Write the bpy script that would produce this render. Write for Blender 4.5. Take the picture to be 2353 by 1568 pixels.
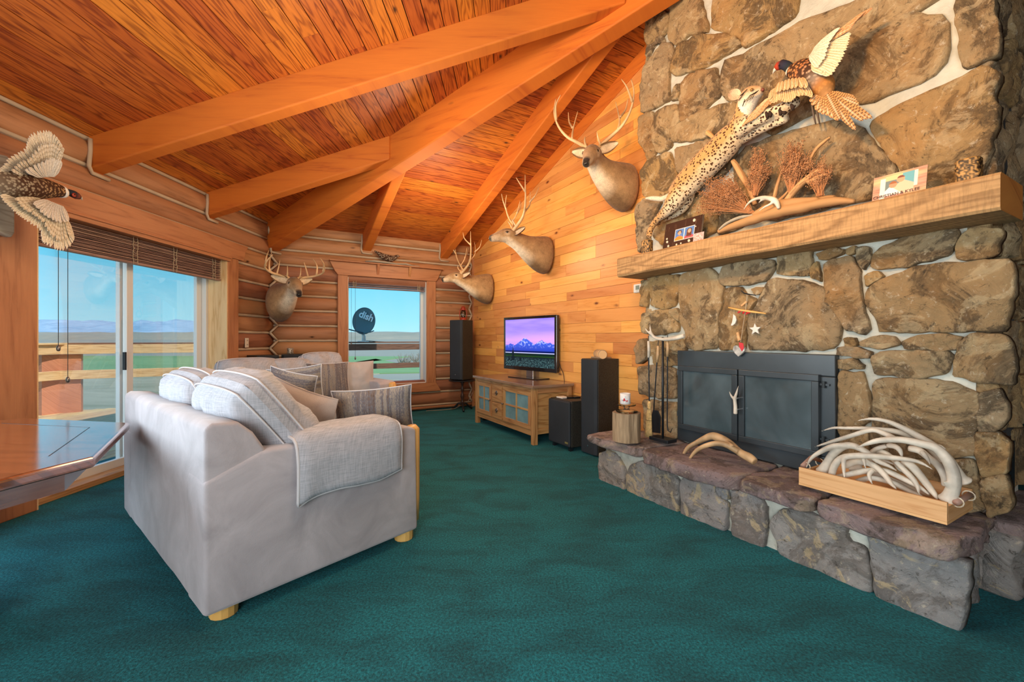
import bpy, bmesh, math, random
from mathutils import Vector, Matrix, noise
random.seed(7)
for o in list(bpy.data.objects): bpy.data.objects.remove(o)
S = bpy.context.scene
COL = S.collection
V = Vector
# ---------------------------------------------------------------- camera
H = 1.25; FPX = 980.0; CX = 1176.5; CY = 778.0
cam = bpy.data.cameras.new('camera'); cam.sensor_width = 36.0; cam.lens = 36.0*FPX/2353.0
cam.shift_y = -(784.0-CY)/2353.0; cam.clip_start = 0.05; cam.clip_end = 60000
co = bpy.data.objects.new('camera', cam); COL.objects.link(co)
co.location = (0, 0, H); co.rotation_euler = (math.radians(90), 0, 0); S.camera = co
# ---------------------------------------------------------------- colour management
S.view_settings.view_transform = 'Standard'; S.view_settings.look = 'None'
S.view_settings.exposure = 0.33; S.view_settings.gamma = 1.0
S.view_settings.use_curve_mapping = False
# ---------------------------------------------------------------- world: clear sky gradient
wd = bpy.data.worlds.new('sky'); S.world = wd; wd.use_nodes = True
nt = wd.node_tree; nt.nodes.clear()
tc = nt.nodes.new('ShaderNodeTexCoord'); sp = nt.nodes.new('ShaderNodeSeparateXYZ')
rp = nt.nodes.new('ShaderNodeValToRGB'); bg = nt.nodes.new('ShaderNodeBackground'); wo = nt.nodes.new('ShaderNodeOutputWorld')
nt.links.new(tc.outputs['Generated'], sp.inputs[0]); nt.links.new(sp.outputs[2], rp.inputs[0])
nt.links.new(rp.outputs[0], bg.inputs[0]); nt.links.new(bg.outputs[0], wo.inputs[0])
e = rp.color_ramp.elements
e[0].position = 0.0; e[0].color = (.40, .76, .90, 1)
e[1].position = 1.0; e[1].color = (.05, .30, .75, 1)
for p_, c_ in ((.04, (.30, .72, .90, 1)), (.16, (.12, .56, .82, 1)), (.35, (.065, .46, .78, 1))):
    k = e.new(p_); k.color = c_
bg.inputs[1].default_value = 1.0
# ---------------------------------------------------------------- lights
def light(name, kind, loc, power, col, size=.3, sizey=None, target=None, spread=None):
    l = bpy.data.lights.new(name, kind); l.energy = power; l.color = col
    o = bpy.data.objects.new(name, l); COL.objects.link(o); o.location = loc
    if kind == 'AREA':
        l.shape = 'RECTANGLE' if sizey else 'SQUARE'; l.size = size
        if sizey: l.size_y = sizey
        if spread: l.spread = math.radians(spread)
    elif kind == 'SUN': l.angle = math.radians(size)
    else: l.shadow_soft_size = size
    if target is not None:
        o.rotation_euler = (V(target)-V(loc)).to_track_quat('-Z', 'Y').to_euler()
    return o
light('sun', 'SUN', (30, -20, 40), 3.6, (1, .93, .80), .6, target=(30-16, -20+9.5, 40-17))
SKYC = (.80, .93, 1.0)
# added area fills outside unseen wall openings cut for them, off to the side
light('fill_area_left', 'AREA', (-3.95, 1.0, 1.35), 180, SKYC, 2.9, 2.1, target=(2, 1.9, .5))
light('fill_area_rear', 'AREA', (-1.1, -2.2, 1.5), 130, (1, .95, .90), 2.8, 2.0, target=(.8, 4, 1.2))
# warm room light: an unseen lamp by the hearth, plus added spots and fill points
WARM = (1, .72, .42)
light('lamp_over_hearth', 'POINT', (-.15, 1.55, 3.15), 70, (1, .84, .64), .4)
sp_l = light('fill_spot_chimney', 'SPOT', (-.35, 1.0, 2.9), 215, (1, .48, .12), .12, target=(2.0, 3.1, 3.15))  # added spot without a fixture, warms the upper chimney stones
sp_l.data.spot_size = math.radians(88); sp_l.data.spot_blend = .8
sp_l = light('fill_spot_wall', 'SPOT', (-1.2, 3.3, 2.6), 60, (1, .52, .18), .12, target=(1.0, 5.6, 3.1))  # added spot without a fixture, warms the upper pine wall
sp_l.data.spot_size = math.radians(100); sp_l.data.spot_blend = .9
light('fill_point_centre', 'POINT', (-1.0, 3.2, 2.3), 55, (1, .78, .52), .5)  # added point fill in mid-air, no lamp hangs there
light('fill_point_far', 'POINT', (-.9, 5.6, 2.6), 45, (1, .78, .52), .25)  # added point fill toward the back wall, no lamp hangs there

# ---------------------------------------------------------------- room frames
PX, PY = -3.51, 6.23
QX, QY = PX+3.235*.8660254, PY+3.235*.5
def Wp(t, n, z): return V((QX+.5*t-.8660254*n, QY-.8660254*t-.5*n, z))     # wood wall: along, out, up
def Bp(s, n, z): return V((PX+.8660254*s+.5*n, PY+.5*s-.8660254*n, z))     # back wall
def Lp(y, n, z): return V((PX+n, y, z))                                    # left wall
def onW(x, y, n):
    r = (x-CX)/FPX; ax = QX-.8660254*n; ay = QY-.5*n
    t = (r*ay-ax)/(.5+.8660254*r); Y = ay-.8660254*t
    return t, H-(y-CY)/FPX*Y
def PW(x, y, n):
    t, z = onW(x, y, n); return Wp(t, n, z)
def PL(x, y, n):
    Y = (PX+n)*FPX/(x-CX); return V((PX+n, Y, H-(y-CY)/FPX*Y))
def onB(x, y, n=0):
    r = (x-CX)/FPX; ax = PX+.5*n; ay = PY-.8660254*n
    s = (r*ay-ax)/(.8660254-.5*r); Y = ay+.5*s
    return s, H-(y-CY)/FPX*Y
EAVE = 2.92; SL = .31
APX, APY = 2.09, 3.0

# ---------------------------------------------------------------- material helpers
def mat(name):
    m = bpy.data.materials.new(name); m.use_nodes = True; nt = m.node_tree
    b = nt.nodes['Principled BSDF']; return m, nt, b
def N(nt, typ, **k):
    n = nt.nodes.new(typ)
    for a, v in k.items():
        if a.startswith('i_'):
            n.inputs[int(a[2:])].default_value = v
        else: setattr(n, a, v)
    return n
def lk(nt, a, b): nt.links.new(a, b)
def ramp(nt, fac, stops, interp='LINEAR'):
    r = nt.nodes.new('ShaderNodeValToRGB'); r.color_ramp.interpolation = interp
    el = r.color_ramp.elements
    while len(el) > 1: el.remove(el[-1])
    el[0].position = stops[0][0]; el[0].color = (*stops[0][1], 1)
    for p, c in stops[1:]:
        k = el.new(p); k.color = (*c, 1)
    lk(nt, fac, r.inputs[0]); return r.outputs[0]
def mixc(nt, a, b, fac, mode='MIX'):
    m = nt.nodes.new('ShaderNodeMix'); m.data_type = 'RGBA'; m.blend_type = mode
    for sock, v in ((m.inputs[6], a), (m.inputs[7], b), (m.inputs[0], fac)):
        if isinstance(v, (int, float)): sock.default_value = v
        elif isinstance(v, tuple): sock.default_value = (*v, 1)
        else: lk(nt, v, sock)
    return m.outputs[2]
def noisen(nt, vec, scale, detail=3, rough=.5, dist=0):
    n = nt.nodes.new('ShaderNodeTexNoise'); n.inputs['Scale'].default_value = scale
    n.inputs['Detail'].default_value = detail; n.inputs['Roughness'].default_value = rough
    n.inputs['Distortion'].default_value = dist
    if vec is not None: lk(nt, vec, n.inputs['Vector'])
    return n.outputs[0]
def mapn(nt, src, scale=(1, 1, 1), loc=(0, 0, 0)):
    t = nt.nodes.new('ShaderNodeTexCoord'); m = nt.nodes.new('ShaderNodeMapping')
    m.inputs['Scale'].default_value = scale; m.inputs['Location'].default_value = loc
    lk(nt, t.outputs[src], m.inputs[0]); return m.outputs[0]
def mathn(nt, op, a, b=None):
    m = nt.nodes.new('ShaderNodeMath'); m.operation = op
    for s, v in ((m.inputs[0], a), (m.inputs[1], b)):
        if v is None: continue
        if isinstance(v, (int, float)): s.default_value = v
        else: lk(nt, v, s)
    return m.outputs[0]
def bump(nt, b, h, strength=.3, dist=.01):
    n = nt.nodes.new('ShaderNodeBump'); n.inputs['Strength'].default_value = strength
    n.inputs['Distance'].default_value = dist; lk(nt, h, n.inputs['Height']); lk(nt, n.outputs[0], b.inputs['Normal'])
def plain(name, col, rough=.5, metal=0, spec=.5, coat=0, trans=0, emis=None, es=1, bmp=None, var=None):
    m, nt, b = mat(name)
    b.inputs['Base Color'].default_value = (*col, 1); b.inputs['Roughness'].default_value = rough
    b.inputs['Metallic'].default_value = metal; b.inputs['Specular IOR Level'].default_value = spec
    b.inputs['Coat Weight'].default_value = coat; b.inputs['Transmission Weight'].default_value = trans
    if emis: b.inputs['Emission Color'].default_value = (*emis, 1); b.inputs['Emission Strength'].default_value = es
    vec = mapn(nt, 'Object')
    if var:
        n = noisen(nt, vec, var[0], 4)
        c = ramp(nt, n, [(.3, tuple(x*var[1] for x in col)), (.7, tuple(min(1, x*var[2]) for x in col))])
        lk(nt, c, b.inputs['Base Color'])
    if bmp: bump(nt, b, noisen(nt, vec, bmp[0], 3), bmp[1], bmp[2])
    return m
def wood(name, light_c, dark_c, grain=.5, knots=.5, rough=.55, var=.35, ringf=9, coat=0, hue=.02, bstr=.25, knotc=(.06, .018, .006)):
    """UV: u along the grain in metres, v across."""
    m, nt, b = mat(name)
    geo = nt.nodes.new('ShaderNodeNewGeometry'); rnd = geo.outputs['Random Per Island']
    v1 = mapn(nt, 'UV', (1.2, 16, 1))
    fine = noisen(nt, v1, 4.5, 5, .65, .4)
    v2 = mapn(nt, 'UV', (.55, 5.5, 1))
    low = noisen(nt, v2, 1.5, 2, .5, .2)
    rings = mathn(nt, 'SINE', mathn(nt, 'MULTIPLY', low, ringf*6.28))
    rings = mathn(nt, 'POWER', mathn(nt, 'ADD', mathn(nt, 'MULTIPLY', rings, .5), .5), 2.2)
    g = mathn(nt, 'ADD', mathn(nt, 'MULTIPLY', rings, .45), mathn(nt, 'MULTIPLY', fine, .9))
    md = tuple((a+c)/2 for a, c in zip(light_c, dark_c))
    c = ramp(nt, g, [(.25, light_c), (.25+.6*(1-grain)+.15, md), (1.1, dark_c)])
    # knots
    vk = mapn(nt, 'UV', (2.4, 5.2, 1))
    vo = nt.nodes.new('ShaderNodeTexVoronoi'); vo.inputs['Scale'].default_value = 1.25; lk(nt, vk, vo.inputs['Vector'])
    if knots > 0:
        kd = mathn(nt, 'ADD', vo.outputs['Distance'], mathn(nt, 'MULTIPLY', noisen(nt, vk, 9, 2), .10))
        kf = ramp(nt, kd, [(.10, (1, 1, 1)), (.155, (.35, .35, .35)), (.22, (0, 0, 0))])
        sepc = nt.nodes.new('ShaderNodeSeparateColor'); lk(nt, vo.outputs['Color'], sepc.inputs[0])
        gate = mathn(nt, 'LESS_THAN', sepc.outputs[0], knots)
        c = mixc(nt, c, knotc, mathn(nt, 'MULTIPLY', kf, gate))
    # per board variation
    hs = nt.nodes.new('ShaderNodeHueSaturation'); lk(nt, c, hs.inputs['Color'])
    lk(nt, mathn(nt, 'ADD', mathn(nt, 'MULTIPLY', rnd, var), 1-var*.55), hs.inputs['Value'])
    lk(nt, mathn(nt, 'ADD', mathn(nt, 'MULTIPLY', rnd, hue), .5-hue/2), hs.inputs['Hue'])
    lk(nt, hs.outputs[0], b.inputs['Base Color'])
    b.inputs['Roughness'].default_value = rough; b.inputs['Coat Weight'].default_value = coat
    b.inputs['Coat Roughness'].default_value = .12
    bump(nt, b, g, bstr, .003)
    return m
def colmat(name, rough=.7, extra=None, spec=.3, emis=0, bmp=None, sheen=0):
    """base colour from the mesh colour attribute Col"""
    m, nt, b = mat(name)
    a = nt.nodes.new('ShaderNodeAttribute'); a.attribute_name = 'Col'
    c = a.outputs['Color']
    vec = mapn(nt, 'Object')
    if extra: c = extra(nt, c, vec, a)
    lk(nt, c, b.inputs['Base Color']); b.inputs['Roughness'].default_value = rough
    b.inputs['Specular IOR Level'].default_value = spec
    if sheen: b.inputs['Sheen Weight'].default_value = sheen
    if emis:
        lk(nt, c, b.inputs['Emission Color']); b.inputs['Emission Strength'].default_value = emis
    if bmp: bump(nt, b, noisen(nt, vec, bmp[0], 4), bmp[1], bmp[2])
    return m

# ---------------------------------------------------------------- mesh builder
class MB:
    def __init__(s): s.v = []; s.f = []; s.uv = []; s.mi = []; s.c = []; s.cur = 0; s.col = (1, 1, 1)
    def add(s, pts, col=None):
        i = len(s.v)
        for p in pts: s.v.append(V(p)); s.c.append(col or s.col)
        return i
    def face(s, idx, uv=None):
        s.f.append(tuple(idx)); s.uv.append(uv or [(0, 0)]*len(idx)); s.mi.append(s.cur)
    def quad(s, a, b, c, d, uv=None):
        i = s.add([a, b, c, d]); s.face((i, i+1, i+2, i+3), uv)
    def box(s, o, a, b, c, taper=None):
        """oriented box from corner o with edge vectors a, b, c; uv along the longest edge"""
        o, a, b, c = V(o), V(a), V(b), V(c)
        ls = [a.length, b.length, c.length]
        pts = [o, o+a, o+a+b, o+b, o+c, o+a+c, o+a+b+c, o+b+c]
        i = s.add(pts); ax = [a.normalized(), b.normalized(), c.normalized()]
        L = ls.index(max(ls)); la = ax[L]; oth = [k for k in range(3) if k != L]
        ru, rv = random.random()*40, random.random()*40
        for q in ((0, 3, 2, 1), (4, 5, 6, 7), (0, 1, 5, 4), (1, 2, 6, 5), (2, 3, 7, 6), (3, 0, 4, 7)):
            ps = [pts[j]-o for j in q]
            cnt = [abs(sum(p.dot(a_) for p in ps)/4-ps[0].dot(a_)) < 1e-6 and max(abs(p.dot(a_)-ps[0].dot(a_)) for p in ps) < 1e-6 for a_ in ax]
            nx = cnt.index(True) if True in cnt else oth[0]
            if nx == L: uv = [(p.dot(ax[oth[0]])+ru, p.dot(ax[oth[1]])+rv) for p in ps]
            else:
                w_ = [k for k in oth if k != nx][0]; uv = [(p.dot(la)+ru, p.dot(ax[w_])+rv+nx*1.7) for p in ps]
            s.face([i+j for j in q], uv)
    def cbox(s, c, x, y, z, ux=(1, 0, 0), uy=(0, 1, 0), uz=(0, 0, 1)):
        """box centred in ux, uy and standing on c in uz"""
        ux, uy, uz = V(ux)*x, V(uy)*y, V(uz)*z
        s.box(V(c)-ux/2-uy/2, ux, uy, uz)
    def loft(s, pts, rx, ry=None, seg=12, up=(0, 0, 1), cap=True, cols=None, shape=None, uvs=1.0):
        pts = [V(p) for p in pts]; n = len(pts)
        if not hasattr(rx, '__len__'): rx = [rx]*n
        if ry is None: ry = rx
        if not hasattr(ry, '__len__'): ry = [ry]*n
        up = V(up); rings = []; L = 0; ru = random.random()*30
        prev = None
        for k in range(n):
            t = (pts[min(k+1, n-1)]-pts[max(k-1, 0)]).normalized()
            if prev is None:
                x = t.cross(up)
                if x.length < 1e-3: x = t.cross(V((1, 0, 0)))
                x.normalize()
            else:
                x = (prev-t*prev.dot(t))
                if x.length < 1e-4: x = t.cross(up)
                x.normalize()
            y = x.cross(t); prev = x
            if k: L += (pts[k]-pts[k-1]).length
            ring = []
            for j in range(seg):
                a = 2*math.pi*j/seg
                ca, sa = math.cos(a), math.sin(a)
                if shape: ca, sa = shape(k, ca, sa)
                p = pts[k]+x*(rx[k]*ca)+y*(ry[k]*sa)
                cc = cols(k, a, p) if cols else None
                s.v.append(p); s.c.append(cc or s.col); ring.append(len(s.v)-1)
            rings.append((ring, L))
        for k in range(n-1):
            r0, l0 = rings[k]; r1, l1 = rings[k+1]
            for j in range(seg):
                j2 = (j+1) % seg
                per = 2*math.pi*max(rx[k], .005)
                u = [(l0*uvs+ru, j/seg*per+ru), (l0*uvs+ru, (j+1)/seg*per+ru), (l1*uvs+ru, (j+1)/seg*per+ru), (l1*uvs+ru, j/seg*per+ru)]
                s.face((r0[j], r0[j2], r1[j2], r1[j]), u)
        if cap:
            s.face(list(reversed(rings[0][0])), [(ru+rx[0]*math.cos(6.28*j/seg), ru+rx[0]*math.sin(6.28*j/seg)) for j in range(seg)])
            s.face(rings[-1][0], [(ru+rx[-1]*math.cos(6.28*j/seg), ru+rx[-1]*math.sin(6.28*j/seg)) for j in range(seg)])
        return rings
    def lathe(s, prof, c=(0, 0, 0), seg=20, uz=(0, 0, 1)):
        """prof: (radius, height) list"""
        c = V(c); uz = V(uz).normalized(); ux = uz.orthogonal().normalized(); uy = uz.cross(ux); R = []
        for r, h in prof:
            ring = []
            for j in range(seg):
                a = 2*math.pi*j/seg
                s.v.append(c+uz*h+ux*(max(r, .0005)*math.cos(a))+uy*(max(r, .0005)*math.sin(a))); s.c.append(s.col); ring.append(len(s.v)-1)
            R.append(ring)
        for k in range(len(R)-1):
            for j in range(seg):
                j2 = (j+1) % seg
                s.face((R[k][j], R[k][j2], R[k+1][j2], R[k+1][j]), [(j/seg, prof[k][1]), ((j+1)/seg, prof[k][1]), ((j+1)/seg, prof[k+1][1]), (j/seg, prof[k+1][1])])
        s.face(list(reversed(R[0]))); s.face(R[-1])
    def prism(s, poly, fr, d0, d1):
        """poly list of 2D, fr(u,v,d)->3D"""
        n = len(poly)
        i = s.add([fr(u, v, d0) for u, v in poly]); j = s.add([fr(u, v, d1) for u, v in poly])
        r = random.random()*20
        uv = [(u+r, v+r) for u, v in poly]
        s.face([i+k for k in range(n)], uv); s.face([j+k for k in reversed(range(n))], uv[::-1])
        for k in range(n):
            k2 = (k+1) % n
            s.face((i+k, j+k, j+k2, i+k2), [(uv[k][0], uv[k][1]), (uv[k][0], uv[k][1]+d1-d0), (uv[k2][0], uv[k2][1]+d1-d0), uv[k2]])
    def grid(s, fn, nu, nv, uvf=None, close=False):
        i0 = len(s.v)
        for a in range(nu+1):
            for b in range(nv+1):
                r = fn(a/nu, b/nv)
                if isinstance(r, tuple) and len(r) == 2: p, c = r
                else: p, c = r, None
                s.v.append(V(p)); s.c.append(c or s.col)
        for a in range(nu):
            for b in range(nv):
                q = (i0+a*(nv+1)+b, i0+(a+1)*(nv+1)+b, i0+(a+1)*(nv+1)+b+1, i0+a*(nv+1)+b+1)
                uv = [(a/nu, b/nv), ((a+1)/nu, b/nv), ((a+1)/nu, (b+1)/nv), (a/nu, (b+1)/nv)]
                if uvf: uv = [uvf(*w) for w in uv]
                s.face(q, uv)
    def build(s, name, mats, parent=None, smooth=False, local=False, bevel=0, fixn=True, subsurf=0, color=False):
        me = bpy.data.meshes.new(name)
        vs = s.v
        if parent is not None and not local:
            inv = parent_matrix(parent).inverted(); vs = [inv @ p for p in vs]
        me.from_pydata([tuple(p) for p in vs], [], s.f)
        if not isinstance(mats, (list, tuple)): mats = [mats]
        for m in mats: me.materials.append(m)
        me.polygons.foreach_set('material_index', s.mi)
        uvl = me.uv_layers.new(name='UVMap')
        flat = [c for u in s.uv for w in u for c in w]
        if len(flat) == 2*len(me.loops): uvl.data.foreach_set('uv', flat)
        if color:
            ca = me.color_attributes.new('Col', 'FLOAT_COLOR', 'POINT')
            fl = []
            for c in s.c: fl += [c[0], c[1], c[2], (c[3] if len(c) > 3 else 1.0)]
            ca.data.foreach_set('color', fl)
        me.update()
        if fixn:
            bm = bmesh.new(); bm.from_mesh(me); bmesh.ops.recalc_face_normals(bm, faces=bm.faces); bm.to_mesh(me); bm.free()
        if smooth: me.polygons.foreach_set('use_smooth', [True]*len(me.polygons))
        o = bpy.data.objects.new(name, me); COL.objects.link(o)
        if parent is not None: o.parent = parent
        if bevel:
            md = o.modifiers.new('bevel', 'BEVEL'); md.width = bevel; md.segments = 3; md.limit_method = 'ANGLE'; md.angle_limit = math.radians(40)
            md.harden_normals = False
        if subsurf:
            md = o.modifiers.new('sub', 'SUBSURF'); md.levels = subsurf; md.render_levels = subsurf
        return o
def parent_matrix(o):
    m = Matrix.LocRotScale(o.location, o.rotation_euler, o.scale)
    return parent_matrix(o.parent) @ m if o.parent else m
def tag(o, label=None, cat=None, group=None, kind=None):
    if label: o['label'] = label
    if cat: o['category'] = cat
    if group: o['group'] = group
    if kind: o['kind'] = kind
    return o
def thing(name, loc, label, cat, rz=0, group=None, rot=None):
    o = bpy.data.objects.new(name, None); COL.objects.link(o); o.empty_display_size = .1
    o.location = loc; o.rotation_euler = rot or (0, 0, rz)
    return tag(o, label, cat, group)
def copy_tree(o, parent=None):
    c = o.copy(); COL.objects.link(c)
    if parent is not None: c.parent = parent
    for ch in [x for x in bpy.data.objects if x.parent == o]: copy_tree(ch, c)
    return c
def fuse(mb, voxel, colf=None, smooth_it=6):
    """voxel-join overlapping lofts into one continuous surface, colours from colf(p)"""
    me = bpy.data.meshes.new('tmp'); me.from_pydata([tuple(p) for p in mb.v], [], mb.f)
    o = bpy.data.objects.new('tmp', me); COL.objects.link(o)
    md = o.modifiers.new('r', 'REMESH'); md.mode = 'VOXEL'; md.voxel_size = voxel
    sm = o.modifiers.new('s', 'SMOOTH'); sm.iterations = smooth_it; sm.factor = .5
    dg = bpy.context.evaluated_depsgraph_get(); ev = o.evaluated_get(dg)
    m2 = bpy.data.meshes.new_from_object(ev)
    out = MB()
    for v in m2.vertices: out.v.append(v.co.copy()); out.c.append(colf(v.co) if colf else (1, 1, 1))
    for p in m2.polygons: out.face(tuple(p.vertices))
    bpy.data.objects.remove(o); bpy.data.meshes.remove(me); bpy.data.meshes.remove(m2)
    return out
def lerp(a, b, t): return a+(b-a)*t
def clampf(x, a=0., b=1.): return max(a, min(b, x))
def mixt(a, b, t): t = clampf(t); return tuple(lerp(x, y, t) for x, y in zip(a, b))
def smooth_path(pts, n=4):
    """catmull-rom through points (any dimension tuples)"""
    P = [pts[0]]+list(pts)+[pts[-1]]; out = []
    for i in range(1, len(P)-2):
        for k in range(n):
            t = k/n
            out.append(tuple(.5*((2*P[i][d])+(-P[i-1][d]+P[i+1][d])*t+(2*P[i-1][d]-5*P[i][d]+4*P[i+1][d]-P[i+2][d])*t*t
                       + (-P[i-1][d]+3*P[i][d]-3*P[i+1][d]+P[i+2][d])*t**3) for d in range(len(P[0]))))
    out.append(tuple(pts[-1])); return out
# ---------------------------------------------------------------- materials
M_ceil = wood('ceiling_boards', (.62, .17, .022), (.22, .04, .005), grain=.55, knots=.34, var=.45, rough=.5, ringf=11)
M_beam = wood('beam_wood', (.64, .19, .016), (.46, .11, .008), grain=.2, knots=.14, var=.10, rough=.7, ringf=3)
M_log = wood('log_wood', (.44, .20, .095), (.26, .105, .045), grain=.3, knots=.36, var=.4, rough=.6, ringf=3)
M_pine = wood('knotty_pine', (.78, .37, .11), (.60, .235, .05), grain=.2, knots=.60, var=.40, rough=.38, ringf=3, knotc=(.16, .04, .012))
M_trim = wood('trim_wood', (.52, .235, .095), (.36, .145, .055), grain=.3, knots=.22, var=.15, rough=.5, ringf=5)
M_jamb = wood('pale_jamb_wood', (.90, .66, .36), (.66, .40, .16), grain=.3, knots=.2, var=.1, rough=.5, ringf=6)
M_mantel = wood('rough_sawn_wood', (.54, .32, .14), (.26, .14, .055), grain=.6, knots=.08, var=.1, rough=.8, ringf=10, bstr=.6)
M_oak = wood('oak', (.58, .33, .13), (.34, .16, .05), grain=.5, knots=0, var=.12, rough=.4, ringf=8)
M_table = wood('table_wood', (.30, .09, .03), (.11, .025, .008), grain=.5, knots=0, var=.1, rough=.14, ringf=8, coat=1.0, bstr=.05)
M_table.node_tree.nodes['Principled BSDF'].inputs['Coat IOR'].default_value = 2.2
M_table.node_tree.nodes['Principled BSDF'].inputs['Specular IOR Level'].default_value = 1.0
M_raillight = wood('sunlit_rail_wood', (.80, .55, .28), (.55, .32, .13), grain=.4, knots=.3, var=.2, rough=.7)
M_railred = wood('stained_post_wood', (.55, .23, .12), (.42, .16, .08), grain=.3, knots=0, var=.1, rough=.7)
M_railshade = wood('shaded_rail_wood', (.20, .10, .06), (.10, .05, .03), grain=.4, knots=.1, var=.1, rough=.7)  # darker copy of the rail wood, house shade put into its colour
M_logpost = wood('peeled_log', (.82, .48, .16), (.60, .28, .07), grain=.2, knots=.12, var=.1, rough=.4, ringf=4)
M_crate = wood('crate_pine', (.78, .48, .22), (.60, .32, .12), grain=.3, knots=.15, var=.15, rough=.6)
M_drift = wood('driftwood', (.62, .36, .16), (.34, .17, .07), grain=.6, knots=0, var=.2, rough=.85, bstr=.7)
M_driftgrey = wood('grey_driftwood', (.42, .39, .31), (.26, .23, .17), grain=.4, knots=0, var=.1, rough=.9)
M_bark = wood('weathered_log', (.52, .38, .24), (.22, .15, .09), grain=.8, knots=.2, var=.1, rough=.9, bstr=.9)
M_chink = plain('chinking', (.50, .40, .28), .85, bmp=(60, .3, .003), var=(5, .85, 1.1))
M_mortar = plain('mortar', (.56, .57, .50), .9, bmp=(22, .8, .02), var=(6, .72, 1.1))
M_white = plain('white_vinyl', (.72, .74, .72), .35)
M_black = plain('black_metal', (.018, .022, .027), .42, metal=.3, bmp=(80, .05, .001))
M_steelblue = plain('stove_black_enamel', (.030, .040, .048), .33, spec=.6, var=(3, .7, 1.4))
M_gloss = plain('gloss_black_plastic', (.012, .012, .014), .12, coat=.6)
M_chrome = plain('brushed_metal', (.55, .55, .55), .25, metal=1)
M_cloth = plain('speaker_cloth', (.020, .026, .034), .75, bmp=(400, .3, .001), var=(2, .8, 1.3))
M_speck = plain('speckled_vinyl', (.016, .015, .012), .55, bmp=(120, .4, .002), var=(150, .2, 3.5))
M_tin = plain('pewter', (.25, .23, .21), .35, metal=.9)
M_rail = plain('wire', (.02, .02, .02), .6)
M_redpaint = plain('red_enamel', (.42, .045, .02), .35, var=(12, .6, 1.2))
M_paper = plain('paper', (.75, .72, .66), .7)
M_redpaper = plain('red_ink', (.6, .03, .04), .6)
M_string = plain('string', (.45, .36, .24), .9)
M_straw = plain('broom_straw', (.68, .48, .20), .8, bmp=(300, .6, .004), var=(60, .7, 1.2))
M_rope = plain('rope', (.75, .66, .5), .9, bmp=(200, .5, .003))
M_soot = plain('firebox_soot', (.03, .033, .036), .9, var=(6, .5, 2))
M_wire = plain('black_cable', (.015, .013, .012), .6)
M_greywire = plain('beige_cable', (.32, .26, .20), .6)
M_plate = plain('ivory_plastic', (.72, .62, .48), .4)
M_lcd = plain('lcd_grey', (.22, .28, .24), .3)
M_dish = plain('dish_grey', (.10, .17, .19), .5)
M_wlogo = plain('white_lettering', (.85, .88, .88), .5)
M_wax = plain('candle_wax', (.85, .82, .80), .4, emis=None)
M_grass_d = plain('dry_flower_heads', (.47, .26, .13), .9, var=(40, .5, 1.7))
M_stem = plain('dry_stems', (.52, .24, .10), .85)
M_ivory = plain('bleached_antler', (.66, .60, .50), .5, bmp=(30, .4, .004), var=(9, .62, 1.25))
M_antler = plain('brown_antler', (.50, .33, .17), .5, bmp=(30, .4, .004), var=(7, .5, 1.5))
M_horn = plain('mount_antler', (.62, .42, .22), .45, bmp=(30, .3, .003), var=(6, .6, 1.4))
M_eye = plain('glass_eye', (.008, .005, .003), .06, coat=1)
M_nose = plain('wet_black_nose', (.012, .01, .009), .3)
def mk_glass(name, tint=(1, 1, 1), gl=.10):
    m = bpy.data.materials.new(name); m.use_nodes = True; nt = m.node_tree; nt.nodes.clear()
    t = nt.nodes.new('ShaderNodeBsdfTransparent'); g = nt.nodes.new('ShaderNodeBsdfGlossy'); x = nt.nodes.new('ShaderNodeMixShader')
    f = nt.nodes.new('ShaderNodeFresnel'); f.inputs[0].default_value = 1.45
    t.inputs[0].default_value = (*tint, 1); g.inputs['Roughness'].default_value = .02
    o = nt.nodes.new('ShaderNodeOutputMaterial')
    mm = nt.nodes.new('ShaderNodeMath'); mm.operation = 'MULTIPLY'; mm.inputs[1].default_value = gl
    lk(nt, f.outputs[0], mm.inputs[0]); lk(nt, mm.outputs[0], x.inputs[0])
    lk(nt, t.outputs[0], x.inputs[1]); lk(nt, g.outputs[0], x.inputs[2]); lk(nt, x.outputs[0], o.inputs[0])
    return m
M_glass = mk_glass('window_glass', (1, 1, 1), .35)
M_jar = mk_glass('clear_glass', (.90, .95, .95), 1.0)
def carpet_m():
    m, nt, b = mat('teal_carpet'); vec = mapn(nt, 'Object')
    n1 = noisen(nt, vec, 90, 5, .75); n2 = noisen(nt, mapn(nt, 'Object', (1.5, 3.2, 1)), 1.6, 4, .6, .6)
    c1 = ramp(nt, n1, [(.34, (.0, .035, .045)), (.50, (.003, .145, .18)), (.66, (.012, .30, .36))])
    c2 = ramp(nt, n2, [(.35, (.65, .65, .65)), (.6, (1.15, 1.15, 1.15))])
    lk(nt, mixc(nt, c1, c2, 1.0, 'MULTIPLY'), b.inputs['Base Color'])
    b.inputs['Roughness'].default_value = .95; b.inputs['Sheen Weight'].default_value = .12
    b.inputs['Sheen Tint'].default_value = (.2, .9, .9, 1); b.inputs['Sheen Roughness'].default_value = .4
    bump(nt, b, noisen(nt, vec, 75, 4, .75), 1.0, .02); return m
M_carpet = carpet_m()
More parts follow.
